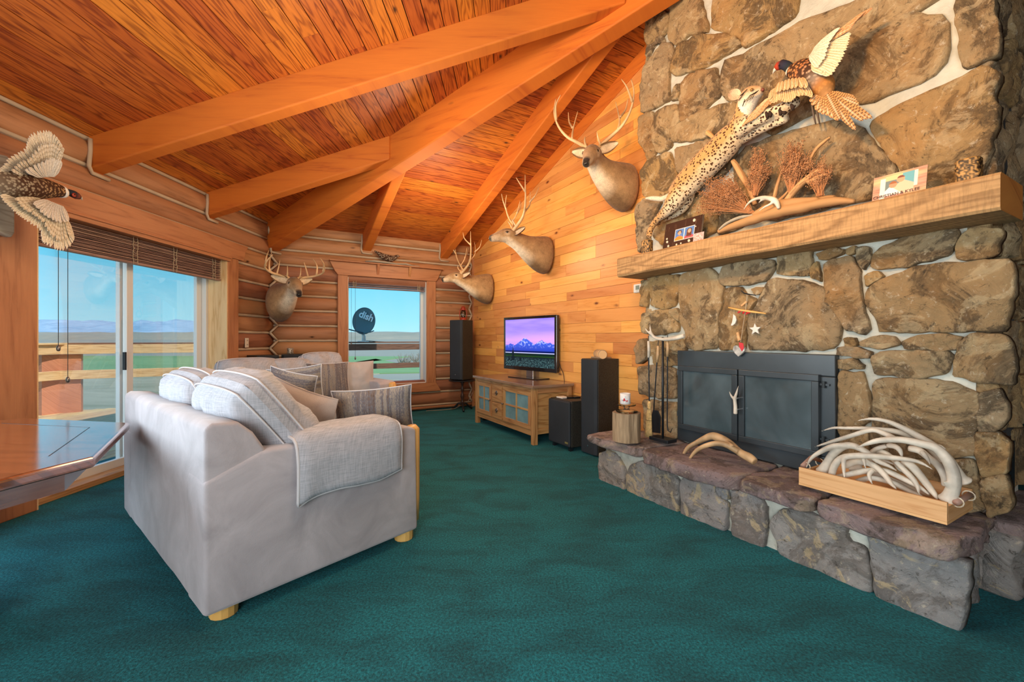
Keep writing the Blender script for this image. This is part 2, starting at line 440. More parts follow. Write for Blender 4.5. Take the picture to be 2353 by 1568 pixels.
def stone_m(name, pal, lich=1.0, orange=.65, dark=.85):
    m, nt, b = mat(name); geo = nt.nodes.new('ShaderNodeNewGeometry'); rnd = geo.outputs['Random Per Island']
    vec = mapn(nt, 'Object')
    add = nt.nodes.new('ShaderNodeVectorMath'); add.operation = 'ADD'; lk(nt, vec, add.inputs[0])
    cmb = nt.nodes.new('ShaderNodeCombineXYZ'); r9 = mathn(nt, 'MULTIPLY', rnd, 37.0)
    for k in range(3): lk(nt, r9, cmb.inputs[k])
    lk(nt, cmb.outputs[0], add.inputs[1]); vv = add.outputs[0]
    base = ramp(nt, rnd, [(i/(len(pal)-1), c) for i, c in enumerate(pal)])
    n1 = noisen(nt, vv, 3.2, 8, .72, .8)
    c = mixc(nt, base, (.055, .036, .02), ramp(nt, n1, [(.49, (0, 0, 0)), (.56, (dark, dark, dark)), (.68, (dark*.4, dark*.4, dark*.4))]))
    n2 = noisen(nt, vv, 5, 7, .65, 1.2)
    c = mixc(nt, c, (.62, .50, .30), ramp(nt, n2, [(.55, (0, 0, 0)), (.60, (.6*lich, .6*lich, .6*lich)), (.75, (.2, .2, .2))]))
    n3 = noisen(nt, vv, 2.1, 5, .6, .5)
    c = mixc(nt, c, (.50, .27, .09), ramp(nt, n3, [(.48, (0, 0, 0)), (.72, (orange, orange, orange))]))
    n4 = noisen(nt, vv, 26, 8, .75, .5)
    c = mixc(nt, c, (.03, .022, .014), ramp(nt, n4, [(.57, (0, 0, 0)), (.66, (.75, .75, .75))]))
    c = mixc(nt, c, (.74, .66, .50), ramp(nt, n4, [(.33, (.6, .6, .6)), (.42, (0, 0, 0))]))
    lk(nt, c, b.inputs['Base Color']); b.inputs['Roughness'].default_value = .85
    h = mathn(nt, 'ADD', mathn(nt, 'MULTIPLY', n1, 1.6), mathn(nt, 'MULTIPLY', n4, .5))
    bump(nt, b, h, .9, .035); return m
M_stone = stone_m('chimney_stone', [(.37, .25, .125), (.42, .275, .11), (.31, .235, .15), (.45, .315, .15), (.35, .265, .16)], .85, .6, .8)
M_stonelow = stone_m('hearth_stone', [(.31, .31, .32), (.37, .34, .32), (.28, .30, .31), (.38, .36, .34)], 1.25, .12, .5)
M_slab = stone_m('hearth_slab_stone', [(.34, .255, .25), (.29, .215, .22), (.38, .30, .285)], .5, .1, .6)
def suede_m(name, c0, c1):
    m, nt, b = mat(name); vec = mapn(nt, 'Object')
    n = noisen(nt, vec, 3.5, 5, .6, .8); n2 = noisen(nt, vec, 160, 2)
    lk(nt, ramp(nt, n, [(.3, c0), (.7, c1)]), b.inputs['Base Color'])
    b.inputs['Roughness'].default_value = .85; b.inputs['Sheen Weight'].default_value = .4
    bump(nt, b, mathn(nt, 'ADD', mathn(nt, 'MULTIPLY', noisen(nt, vec, 8, 4), 3), n2), .25, .004); return m
M_suede = suede_m('grey_suede', (.31, .29, .31), (.50, .47, .50))
M_taupe = suede_m('taupe_suede', (.36, .28, .24), (.52, .43, .37))
M_greysuede = suede_m('silver_suede', (.42, .40, .40), (.55, .53, .53))
def linen_m():
    m, nt, b = mat('linen')
    w1 = noisen(nt, mapn(nt, 'Object', (30, 1, 1)), 14, 3, .6); w2 = noisen(nt, mapn(nt, 'Object', (1, 1, 30)), 14, 3, .6)
    w = mathn(nt, 'MULTIPLY', mathn(nt, 'ADD', w1, w2), .5)
    lk(nt, ramp(nt, w, [(.38, (.31, .33, .37)), (.58, (.50, .51, .56))]), b.inputs['Base Color'])
    b.inputs['Roughness'].default_value = .9; bump(nt, b, w, .25, .003); return m
M_linen = linen_m()
def stripe_m(name, axis=0, dark=1.0):
    m, nt, b = mat(name)
    sc = (9, .35, 1) if axis == 0 else (.35, 9, 1)
    w = noisen(nt, mapn(nt, 'UV', sc), 1.6, 5, .7); w2 = noisen(nt, mapn(nt, 'UV', (22, 9, 1) if axis == 0 else (9, 22, 1)), 4, 5, .8)
    s_ = mathn(nt, 'ADD', mathn(nt, 'MULTIPLY', w, .62), mathn(nt, 'MULTIPLY', w2, .38))
    lk(nt, ramp(nt, s_, [(.34, (.05*dark, .04*dark, .045*dark)), (.42, (.16, .12, .10)), (.48, (.13, .135, .17)), (.53, (.34, .30, .25)), (.58, (.20, .17, .15)), (.66, (.55, .50, .42))]), b.inputs['Base Color'])
    b.inputs['Roughness'].default_value = .9; bump(nt, b, w2, .3, .003); return m
M_stripe = stripe_m('striped_weave', 0)
M_stripeh = stripe_m('striped_weave_flat', 1)
# ================================================================ SETTING
def struct(name, mb, m, parent=None, **k):
    o = mb.build(name, m, parent, **k)
    if parent is None: o['kind'] = 'structure'
    return o
Zv = V((0, 0, 1))
# floor
mb = MB(); mb.box((-4.2, -4.2, -.12), (13, 0, 0), (0, 14.2, 0), (0, 0, .12)); struct('floor', mb, M_carpet)

# log walls -------------------------------------------------------
def log(mb, fr, a0, a1, z0, z1, bulge=.035, thick=.17, jit=.004):
    if a1-a0 < .03: return
    seg = 8; nl = max(2, int((a1-a0)/.25)); ru = random.random()*50; rv = random.random()*30; i0 = len(mb.v)
    zc = (z0+z1)/2; hh = (z1-z0)/2-.014; ph = random.random()*9
    for i in range(nl+1):
        a = lerp(a0, a1, i/nl)
        for j in range(seg+1):
            th = -1+2*j/seg
            nn = bulge*(1-abs(th)**2.4)-.012+jit*noise.noise(V((a*1.5+ph, th, z0*7)))
            mb.add([fr(a, nn, zc+hh*th)])
        mb.add([fr(a, -thick, zc+hh), fr(a, -thick, zc-hh)])
    w = seg+3
    for i in range(nl):
        for j in range(w):
            j2 = (j+1) % w
            u0 = lerp(a0, a1, i/nl)+ru; u1 = lerp(a0, a1, (i+1)/nl)+ru
            v0_ = j/seg*(z1-z0)+rv; v1_ = (j+1)/seg*(z1-z0)+rv
            mb.face((i0+i*w+j, i0+i*w+j2, i0+(i+1)*w+j2, i0+(i+1)*w+j), [(u0, v0_), (u0, v1_), (u1, v1_), (u1, v0_)])
    mb.face([i0+j for j in range(w)]); mb.face([i0+nl*w+j for j in reversed(range(w))])
def logwall(name, fr, spans, z_ch, openings, fr_end=None):
    mb = MB(); mc = MB()
    zs = [0.0]+z_ch+[z_ch[-1]+.225]
    for k in range(len(zs)-1):
        z0, z1 = zs[k], zs[k+1]; zm = (z0+z1)/2
        segs = [spans]
        for (a0, a1, b0, b1) in openings:
            new = []
            for s0, s1 in segs:
                if b0 < zm < b1 and a0 < s1 and a1 > s0:
                    if a0 > s0: new.append((s0, a0))
                    if a1 < s1: new.append((a1, s1))
                else: new.append((s0, s1))
            segs = new
        for s0, s1 in segs: log(mb, fr, s0, s1, z0, z1)
    o = struct(name, mb, M_log, smooth=True)
    for z in z_ch:
        segs = [spans]
        for (a0, a1, b0, b1) in openings:
            new = []
            for s0, s1 in segs:
                if b0 < z < b1 and a0 < s1 and a1 > s0:
                    if a0 > s0: new.append((s0, a0))
                    if a1 < s1: new.append((a1, s1))
                else: new.append((s0, s1))
            segs = new
        for s0, s1 in segs:
            mc.loft([fr(lerp(s0, s1, i/12), -.006+.002*noise.noise(V((i, z*9, 0))), z+.004*noise.noise(V((i*.7, z*5, 3)))) for i in range(13)], .017, .017+.0, seg=8)
            mc.box(fr(s0, -.16, z-.018), fr(s1, -.16, z-.018)-fr(s0, -.16, z-.018), fr(0, .15, 0)-fr(0, 0, 0), V((0, 0, .036)))
    c = mc.build('chinking', M_chink, o, smooth=True)
    return o
zL = [.207+.225*k for k in range(13)]
zB = [.09+.225*k for k in range(13)]
DY0, DY1, DZ = 3.10, 5.18, 2.24
WS0, WS1, WZ0, WZ1 = 1.044, 2.324, .486, 2.22
wl = logwall('wall_left', Lp, (-.24, 6.235), zL, [(DY0, DY1, -1, DZ), (-.1, 2.3, .35, 2.1)])
wb = logwall('wall_back', Bp, (0, 3.24), zB, [(WS0, WS1, WZ0, WZ1)])
# zigzag chinking in the corner between the two log walls
mb = MB(); zz = []
for k in range(13):
    zz.append((zB[k], Bp(.075, .022, zB[k]))); zz.append((zL[k], Lp(6.23-.085, .022, zL[k])))
zz.sort(key=lambda q: q[0])
for (a, p), (b, q) in zip(zz[:-1], zz[1:]):
    if b < 2.55: mb.loft([p, q], .019, .015, seg=8)
mb.build('corner_chinking', M_chink, wl, smooth=True)
# zigzag at the pine wall corner (partly)
mb = MB()
pts = [Bp(3.235-(.10 if k % 2 else .045), .02, .1+.1125*k) for k in range(24)]
for p, q in zip(pts[:-1], pts[1:]): mb.loft([p, q], .020, .016, seg=8)
mb.build('corner_chinking', M_chink, wb, smooth=True)
# corner board against pine wall
mb = MB(); mb.box(Bp(3.20, -.02, 0), V((.8660254, .5, 0))*.05, V((.5, -.8660254, 0))*.045, Zv*2.72)
struct('trim_1', mb, M_trim, bevel=.004)

# pine wall ------------------------------------------------------------
mb = MB(); z = .02; wdir = V((.5, -.8660254, 0)); nin = V((-.8660254, -.5, 0)); r_ = random.Random(3)
while z < 4.75:
    h = r_.choice([.105, .125, .125, .145])
    t = max(-.02, (z-EAVE-.02)/SL-.3)
    first = True
    while t < 6.3:
        L = r_.uniform(.35, 1.6)*(.6 if first else 1); first = False
        t1 = min(t+L, 6.4)
        if t1-t > .04:
            dn = r_.uniform(0, .003)
            mb.box(Wp(t+.001, -.03+dn, z+.0012), wdir*(t1-t-.002), nin*.03, Zv*(h-.0024))
        t = t1
    z += h
o = struct('wall_right', mb, M_pine)
mb = MB(); mb.box(Wp(-.3, -.25, 0), wdir*6.8, nin*.20, Zv*4.9); mb.build('wall_core', M_soot, o)
mb = MB()
a = Wp(-.05, .0, EAVE-SL*.05-.17); b = Wp(5.5, .0, EAVE+SL*5.5-.17)
mb.box(a, b-a, nin*.014, Zv*.17); struct('trim_2', mb, M_beam, bevel=.003)

# ceiling ------------------------------------------------------------
CEN = V((APX, APY, 0)); AP = 5.6
def plane_pt(ang, r, l, dz=0):
    d = V((math.cos(ang), math.sin(ang), 0)); e_ = V((-math.sin(ang), math.cos(ang), 0))
    return CEN+d*r+e_*l+V((0, 0, EAVE+SL*(AP-r)+dz))
mb = MB()
for deg in (180, 120):
    ang = math.radians(deg); r = AP+.12; w = .128
    d = V((math.cos(ang), math.sin(ang), 0)); sl = V((-d.x, -d.y, SL)).normalized(); e_ = V((-math.sin(ang), math.cos(ang), 0))
    while r > .15:
        half = r*math.tan(math.radians(30))
        a = plane_pt(ang, r, -half); nrm = e_.cross(sl)
        if nrm.z < 0: nrm = -nrm
        # split long runs into two boards with a tight butt joint
        cut = random.uniform(.3, .7)
        for f0, f1 in ((0, cut), (cut, 1)):
            mb.box(a+e_*(2*half*f0), e_*(2*half*(f1-f0)-.001), sl*(w/math.cos(math.atan(SL))-.007), nrm*.03)
        r -= w
for q in range(1): pass
o = struct('ceiling', mb, M_ceil)
mb = MB()
for deg in (180, 120, 60, 0, 240, 300):
    ang = math.radians(deg); r0 = AP+.35; h0 = r0*math.tan(math.radians(30))
    dz = .035
    pts = [plane_pt(ang, r0, -h0, dz), plane_pt(ang, r0, h0, dz), plane_pt(ang, 0, 0, dz)]
    i = mb.add(pts+[p+V((0, 0, .1)) for p in pts])
    for q in ((0, 1, 2), (5, 4, 3), (0, 3, 4, 1), (1, 4, 5, 2), (2, 5, 3, 0)): mb.face([i+j for j in q])
mb.build('roof_deck', plain('dark_gap', (.03, .008, .002), .9), o)
# other walls of the hexagonal room (behind the camera and beyond the chimney)
M_rear = wood('rear_logs', (.46, .19, .075), (.20, .065, .02), knots=.2)
cor = [V((PX, -.24, 0)), V((APX, -3.47, 0)), V((7.69, -.24, 0)), V((7.69, 6.23, 0)), V((APX, 9.47, 0)), Bp(3.3, 0, 0)]
for k, nm in zip(range(5), ('wall_rear', 'wall_entry', 'wall_far_right', 'wall_side', 'wall_beyond')):
    a, b = cor[k], cor[k+1]; u = (b-a); L = u.length; u.normalize(); out = V((u.y, -u.x, 0)); mb = MB()
    if k == 0:
        g0, g1 = L/2-1.45, L/2+1.45
        mb.box(a, u*g0, out*.2, Zv*3.0); mb.box(a+u*g1, u*(L-g1), out*.2, Zv*3.0)
        mb.box(a+u*g0, u*(g1-g0), out*.2, Zv*.45); mb.box(a+u*g0+Zv*2.5, u*(g1-g0), out*.2, Zv*.5)
    else: mb.box(a, u*L, out*.2, Zv*3.0)
    struct(nm, mb, M_rear)
# upper gap wall between wall top and roof is closed by the roof deck overhang

# beams (things: each lifts away) ------------------------------------------------------------
def beam(plan_a, plan_b, za, zb, w, d, label, lift=.01):
    A = V((plan_a[0], plan_a[1], za)); B_ = V((plan_b[0], plan_b[1], zb)); a = B_-A
    side = V((-(B_-A).y, (B_-A).x, 0)).normalized()
    mb = MB(); mb.box(A-side*w/2-Zv*(d-lift), a, side*w, Zv*d)
    o = mb.build('ceiling_beam', M_beam, bevel=.014)
    return tag(o, label, 'beam')
hx = lambda r: EAVE+SL*(AP-r)
beam((PX-.02, PY+.01), (APX, APY), EAVE-.01, EAVE+SL*AP, .19, .40, 'thick hip beam running from the log corner up to the top of the chimney')
def jackL(Y, lab):
    X1 = PX+(PY-Y)*1.7320508-.1
    beam((PX-.04, Y), (X1, Y), EAVE-SL*.04, EAVE+SL*(X1-PX), .135, .275, lab)
jackL(3.60, 'long orange rafter nearest the camera, rising from above the sliding door')
jackL(4.955, 'short rafter with a knot near its end, between the long rafter and the thick hip beam')
def jackB(s, lab):
    n1 = s*1.7320508-.1; a = Bp(s, -.04, 0); b = Bp(s, n1, 0)
    beam((a.x, a.y), (b.x, b.y), EAVE-SL*.04, EAVE+SL*n1, .135, .275, lab)
jackB(1.34, 'short rafter above the square window, ending at the thick hip beam')
jackB(2.657, 'rafter rising from the wall between the square window and the pine wall')
# chinking collars where beams enter the log walls
mb = MB()
for fr, a0 in ((Lp, 3.60), (Lp, 4.955), (Bp, 1.34), (Bp, 2.657)):
    w = .08; zb = EAVE-.30; sgn = -1
    path = [fr(a0+sgn*w-.03*0, .03, EAVE-.02), fr(a0-w, .03, zb+.18), fr(a0-w-.012, .03, zb+.05), fr(a0-w+.01, .035, zb), fr(a0+w, .035, zb-.004)]
    mb.loft(path, .017, .014, seg=8)
p6 = [Lp(6.13, .03, 2.90), Lp(6.10, .035, 2.80), Lp(6.13, .035, 2.70), Lp(6.12, .04, 2.60), Lp(6.15, .035, 2.50), Bp(.12, .03, 2.49)]
mb.loft(p6, .018, .015, seg=8)
mb.build('beam_chinking', M_chink, wl, smooth=True)

# sliding door ------------------------------------------------------------
GN = -.21
mb = MB()
def lbox(mb, y0, y1, n0, n1, z0, z1): mb.box(Lp(y0, n0, z0), V((0, y1-y0, 0)), V((n1-n0, 0, 0)), Zv*(z1-z0))
lbox(mb, DY0, DY1, GN-.06, GN+.04, 0, .035); lbox(mb, DY0, DY1, GN-.06, GN+.04, DZ-.06, DZ)
lbox(mb, DY0, DY0+.05, GN-.06, GN+.04, .035, DZ-.06); lbox(mb, DY1-.05, DY1, GN-.06, GN+.04, .035, DZ-.06)
door = struct('door_1', mb, M_white, bevel=.004)
def panel(y0, y1, n, w, nm, grey):
    mb = MB()
    lbox(mb, y0, y0+w, n-.02, n+.02, .035, DZ-.06); lbox(mb, y1-w, y1, n-.02, n+.02, .035, DZ-.06)
    lbox(mb, y0+w, y1-w, n-.02, n+.02, .035, .035+.085); lbox(mb, y0+w, y1-w, n-.02, n+.02, DZ-.13, DZ-.06)
    o = mb.build(nm, grey, door, bevel=.004)
    mb = MB(); lbox(mb, y0+w, y1-w, n-.003, n+.003, .12, DZ-.13); mb.build('glass_pane', M_glass, o)
panel(DY0+.05, 4.15, GN+.015, .07, 'sliding_panel', M_white)
panel(4.06, DY1-.05, GN-.035, .075, 'fixed_panel', M_white)
mb = MB(); lbox(mb, 4.035, 4.05, GN+.035, GN+.06, .95, 1.12); mb.build('door_handle', M_black, door)
# jamb reveal boards
mb = MB()
lbox(mb, DY1-.012, DY1, GN+.04, .055, 0, DZ); lbox(mb, DY0, DY0+.012, GN+.04, .055, 0, DZ); lbox(mb, DY0, DY1, GN+.04, .055, DZ-.012, DZ)
struct('trim_3', mb, M_jamb)
mb = MB(); lbox(mb, DY0, DY1, GN+.04, -.02, 0, .05); struct('trim_4', mb, M_oak, bevel=.004)
# casings
mb = MB(); lbox(mb, DY0-.30, DY0, .01, .062, 0, DZ); struct('trim_5', mb, M_trim, bevel=.006)
mb = MB(); lbox(mb, DY1, DY1+.20, .01, .062, 0, DZ); struct('trim_6', mb, M_trim, bevel=.006)
mb = MB()
hp = [(2.6, DZ), (5.46, DZ), (5.50, DZ+.12), (5.56, DZ+.20), (2.6, DZ+.20)]
mb.prism(hp, lambda u, v, d: Lp(u, d, v), .01, .075); struct('trim_7', mb, M_trim, bevel=.005)
mb = MB(); lbox(mb, DY0-.02, DY1+.02, .03, .085, DZ-.055, DZ+.005)
lbox(mb, DY0-.02, DY1+.02, .03, .10, DZ-.02, DZ-.005); struct('trim_8', mb, M_trim, bevel=.004)

def blind(frm, a0, a1, zt, zb, label, ladders, cords, nslat, off, colm, valance=.0):
    bt = thing('window_blind', frm(a0, off, zt), label, 'blind')
    mb = MB(); u = frm(a1, 0, 0)-frm(a0, 0, 0); nn = frm(0, 1, 0)-frm(0, 0, 0)
    mb.box(frm(a0, off-.03, zt-.04), u, nn*.05, Zv*.04); mb.build('headrail', M_trim, bt, bevel=.002)
    mb = MB()
    for k in range(nslat):
        z = lerp(zb+.03, zt-.045, k/(nslat-1))
        mb.box(frm(a0+.005, off-.028+.003*math.sin(k*2.1), z), u*.995, nn*.05+Zv*.004*math.sin(k*1.7), Zv*.0035)
    mb.build('slat_stack', colm, bt)
    mb = MB(); mb.box(frm(a0, off-.03, zb), u, nn*.055, Zv*.022); mb.build('bottom_rail', colm, bt, bevel=.003)
    for a in ladders:
        mb = MB(); rr = random.Random(int(a*100))
        for s_ in (-.022, .022):
            pth = [frm(a+s_+rr.uniform(-.007, .007), off+.028+rr.uniform(0, .006), lerp(zt-.02, zb-.002, k/9)) for k in range(10)]
            mb.loft(pth, .0028, seg=5)
        for k in range(7):
            z = lerp(zt-.07, zb+.02, k/6); mb.loft([frm(a-.024, off+.03, z), frm(a, off+.034, z-.012+rr.uniform(-.01, .01)), frm(a+.024, off+.03, z)], .0024, seg=5)
        mb.build('ladder_cord', M_string, bt)
    for a, zz_ in cords:
        mb = MB(); mb.loft([frm(a, off+.035, zb+.1), frm(a, off+.035, zz_)], .0022, seg=5); c = mb.build('pull_cord', M_rail, bt)
        mb = MB(); mb.lathe([(.002, .028), (.007, .024), (.0125, .008), (.0125, -.008), (.008, -.018), (.001, -.02)], frm(a, off+.035, zz_), 12); mb.build('tassel', M_tin, c, smooth=True)
    return bt
M_slatb = wood('woven_wood_slats', (.42, .26, .20), (.22, .13, .10), knots=0, var=.5, rough=.6)
M_slatg = wood('mauve_slats', (.30, .22, .23), (.18, .13, .14), knots=0, var=.4, rough=.6)
blind(Lp, DY0+.02, DY1-.02, DZ-.012, 1.945, 'raised brown slatted blind across the top of the sliding door', (3.98, 4.45, 5.03), ((3.30, 1.17), (3.37, .92)), 30, -.035, M_slatb)

# back window ------------------------------------------------------------
def bbox_(mb, s0, s1, n0, n1, z0, z1): mb.box(Bp(s0, n0, z0), V((.8660254, .5, 0))*(s1-s0), V((.5, -.8660254, 0))*(n1-n0), Zv*(z1-z0))
mb = MB(); g = -.15
bbox_(mb, WS0, WS1, g-.04, g+.03, WZ0, WZ0+.045); bbox_(mb, WS0, WS1, g-.04, g+.03, WZ1-.045, WZ1)
bbox_(mb, WS0, WS0+.04, g-.04, g+.03, WZ0+.045, WZ1-.045); bbox_(mb, WS1-.05, WS1, g-.04, g+.03, WZ0+.045, WZ1-.045)
win = struct('window_1', mb, M_white, bevel=.004)
mb = MB(); bbox_(mb, WS0+.04, WS1-.05, g-.008, g-.002, WZ0+.045, WZ1-.045); mb.build('glass_pane', M_glass, win)
mb = MB(); bbox_(mb, WS0, WS1, g+.03, .03, WZ0, WZ0+.012); bbox_(mb, WS0, WS0+.01, g+.03, .03, WZ0, WZ1); bbox_(mb, WS1-.01, WS1, g+.03, .03, WZ0, WZ1)
mb.build('window_reveal', M_white, win)
mb = MB(); bbox_(mb, WS0-.15, WS0, .01, .06, WZ0, WZ1+.02); struct('trim_9', mb, M_trim, bevel=.005)
mb = MB(); bbox_(mb, WS1, WS1+.165, .01, .06, WZ0, WZ1+.02); struct('trim_10', mb, M_trim, bevel=.005)
mb = MB(); mb.prism([(WS0-.15, WZ0), (WS1+.165, WZ0), (WS1+.26, WZ0-.15), (WS0-.24, WZ0-.15)], lambda u, v, d: Bp(u, d, v), .01, .06); struct('trim_11', mb, M_trim, bevel=.004)
mb = MB()
mb.prism([(WS0-.15, WZ1+.02), (WS1+.165, WZ1+.02), (WS1+.20, WZ1+.07), (WS1+.27, WZ1+.225), (WS0-.27, WZ1+.225), (WS0-.19, WZ1+.07)], lambda u, v, d: Bp(u, d, v), .01, .075)
cr = struct('trim_12', mb, M_trim, bevel=.005)
mb = MB(); bbox_(mb, WS0-.28, WS1+.28, .01, .15, WZ1+.222, WZ1+.24)
for s in (1.50, 2.02): mb.prism([(.07, WZ1+.05), (.13, WZ1+.222), (.07, WZ1+.222)], lambda u, v, d, s=s: Bp(s+d, u, v), -.02, .02)
mb.build('crown_shelf', M_trim, cr, bevel=.003)
blind(Bp, WS0+.02, WS1-.02, WZ1, 2.055, 'raised mauve slatted blind at the top of the square back window', (1.15, 2.2), ((1.10, 1.16), (1.16, .93)), 12, -.02, M_slatg)
# little latches on the casing
# ---------------------------------------------------------------- outside
GZ = -6.0
def field(name, poly, z, m):
    mb = MB(); i = mb.add([(x, y, z) for x, y in poly]+[(x, y, z-.5) for x, y in poly]); n = len(poly)
    mb.face([i+k for k in range(n)]); mb.face([i+n+k for k in reversed(range(n))])
    for k in range(n): mb.face((i+k, i+n+k, i+n+(k+1) % n, i+(k+1) % n))
    return struct(name, mb, m)
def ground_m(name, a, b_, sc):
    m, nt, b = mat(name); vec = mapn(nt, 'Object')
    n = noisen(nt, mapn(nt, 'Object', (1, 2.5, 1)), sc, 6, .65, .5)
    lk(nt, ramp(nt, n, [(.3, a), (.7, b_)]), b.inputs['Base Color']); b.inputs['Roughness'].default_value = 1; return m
M_gr = ground_m('prairie_grass', (.26, .26, .16), (.46, .42, .30), .06)
M_green = ground_m('irrigated_field', (.15, .28, .10), (.24, .38, .16), .02)
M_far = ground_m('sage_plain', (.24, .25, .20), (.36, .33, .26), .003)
M_mtn = ground_m('far_mountains', (.20, .36, .50), (.40, .55, .68), .0012)  # blue aerial haze put into the mountain colour
# near slope: from the deck down to the plain
mb = MB()
def slope(u, v):
    x = lerp(-150, 150, u); y = lerp(9, 75, v)
    z = lerp(-1.6, GZ, clampf((y-9)/50)**.7)+.5*noise.noise(V((x*.06, y*.06, 0)))
    return V((x, y, z))
mb.grid(slope, 40, 30); struct('ground', mb, M_gr, smooth=True)
mb = MB()
def slope2(u, v):
    x = lerp(-60, -8.5, v); y = lerp(-40, 9.2, u)
    return V((x, y, lerp(GZ+1, -1.6, v)+.3*noise.noise(V((x*.1, y*.1, 0)))))
mb.grid(slope2, 20, 20); struct('ground', mb, M_gr, smooth=True)
field('ground', [(-6000, 60), (6000, 60), (6000, 9000), (-6000, 9000)], GZ-.1, M_far)
field('ground', [(-400, 75), (-30, 75), (-20, 125), (-400, 135)], GZ+.02, M_gr)
field('ground', [(-500, 88), (-48, 84), (-40, 170), (-500, 190)], GZ+.1, M_green)
field('ground', [(-47, 84), (-9, 92), (-14, 112), (-34, 125), (-48, 150)], GZ+.1, M_green)
def ridge(name, y0, x0, x1, h, base, m, seed, rough=1.0, n=120):
    mb = MB()
    def f(u, v):
        x = lerp(x0, x1, u); q = noise.fractal(V((u*9+seed, seed, 0)), 1.0, 2.0, 5)*.35*rough+.75
        env = clampf(u*8)*clampf((1-u)*3)**.7; z = base+h*max(0, q)*env*math.sin(min(1, v*1.0)*math.pi/2)**.8*(1+.15*noise.noise(V((u*60, v*6, seed))))
        return V((x, y0+v*h*3, z))
    mb.grid(f, n, 8); return struct(name, mb, m, smooth=True)
ridge('hills_near', 2600, -4500, 2500, 62, GZ, M_far, 3.1, .35)
ridge('hills_middle', 4200, -7000, 4000, 95, GZ, M_far, 7.7, .4)
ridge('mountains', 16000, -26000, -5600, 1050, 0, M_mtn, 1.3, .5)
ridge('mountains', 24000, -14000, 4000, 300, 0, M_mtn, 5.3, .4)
# scattered bare shrubs seen through the back window
mb = MB(); rr = random.Random(5)
for k in range(70):
    x = rr.uniform(-32, -4); y = rr.uniform(118, 160); z = GZ-.2; hgt = rr.uniform(1.5, 3.2)
    for q in range(14):
        d = V((rr.uniform(-1, 1), rr.uniform(-1, 1), rr.uniform(.5, 1.6))).normalized()
        mb.loft([(x, y, z), V((x, y, z))+d*hgt*.55, V((x, y, z))+d*hgt+V((rr.uniform(-.4, .4), 0, .2))], [.10, .06, .03], seg=4)
tag(mb.build('shrub_thicket', plain('grey_twigs', (.30, .25, .20), .9)), 'pale leafless shrubs along the green field beyond the back window', 'shrubs', kind='stuff')

# deck and railing
u60 = V((.8660254, .5, 0)); n60 = V((-.5, .8660254, 0))
C0 = V((-7.62, 7.17, 0))     # railing corner
mb = MB()
dk = [(-3.75, -2.0), (-8.1, -2.0), (-8.1, 7.35), ((C0+u60*13).x, (C0+u60*13).y), (3.5, 10.3), (-.9, 8.0), (-3.75, 6.35)]
r_ = random.Random(2)
x = -8.1
i = 0
mbs = MB()
while x < -3.76:
    ytop = C0.y+.3+(x-C0.x)*.577 if x > C0.x else C0.y+.15
    mbs.box((x, -2.0, -.045), (0, ytop+2.0, 0), (.134, 0, 0), (0, 0, .04)); x += .14
d_ = 0.0
while d_ < 3.3:
    a = Bp(-.1, -.2-d_, -.045); mbs.box(a, u60*9, n60*.134, V((0, 0, .04))); d_ += .14
struct('deck', mbs, M_raillight)
rl = thing('deck_railing', C0, 'two-rail timber deck railing with red-brown corner post outside the glass', 'railing')
def rail(a, b, z, h, m, w=.04):
    mb = MB(); d = (b-a).normalized(); sd = V((-d.y, d.x, 0)); mb.box(a-sd*w/2+Zv*z, b-a, sd*w, Zv*h); return mb.build('rail', m, rl, bevel=.004)
inn = V((.5, -.8660254, 0))*.09
LE = C0+V((.08, 0, 0))
rail(C0+u60*.02+inn, C0+u60*2.9+inn, .985, .16, M_raillight); rail(C0+u60*.02+inn, C0+u60*2.9+inn, .56, .15, M_raillight)
rail(C0+u60*2.9+inn, C0+u60*10+inn, .985, .14, M_railshade); rail(C0+u60*2.9+inn, C0+u60*10+inn, .56, .12, M_railshade)
rail(LE, LE+V((0, -8, 0)), .985, .16, M_raillight); rail(LE, LE+V((0, -8, 0)), .56, .15, M_raillight)
rail(C0+u60*-.05, C0+u60*10, 1.145, .03, M_railshade, .14); rail(LE+V((0, .1, 0)), LE+V((0, -8, 0)), 1.145, .03, M_raillight, .14)
for p in (C0, C0+u60*2.2, C0+u60*6.35, C0+u60*9.6):
    mb = MB(); first = p is C0; w = .26 if first else .09
    m = M_railred if first else M_railshade
    if first:
        mb.prism([(-.02, -.24), (.03, -.02), (.26, .115), (.22, .19), (-.06, .04), (-.12, -.22)], lambda u, v, d: p+V((u, v, d)), -.04, .98)
    else: mb.box(p-u60*.045, u60*.09, n60*.09, Zv*1.14)
    mb.build('post', m, rl, bevel=.004)
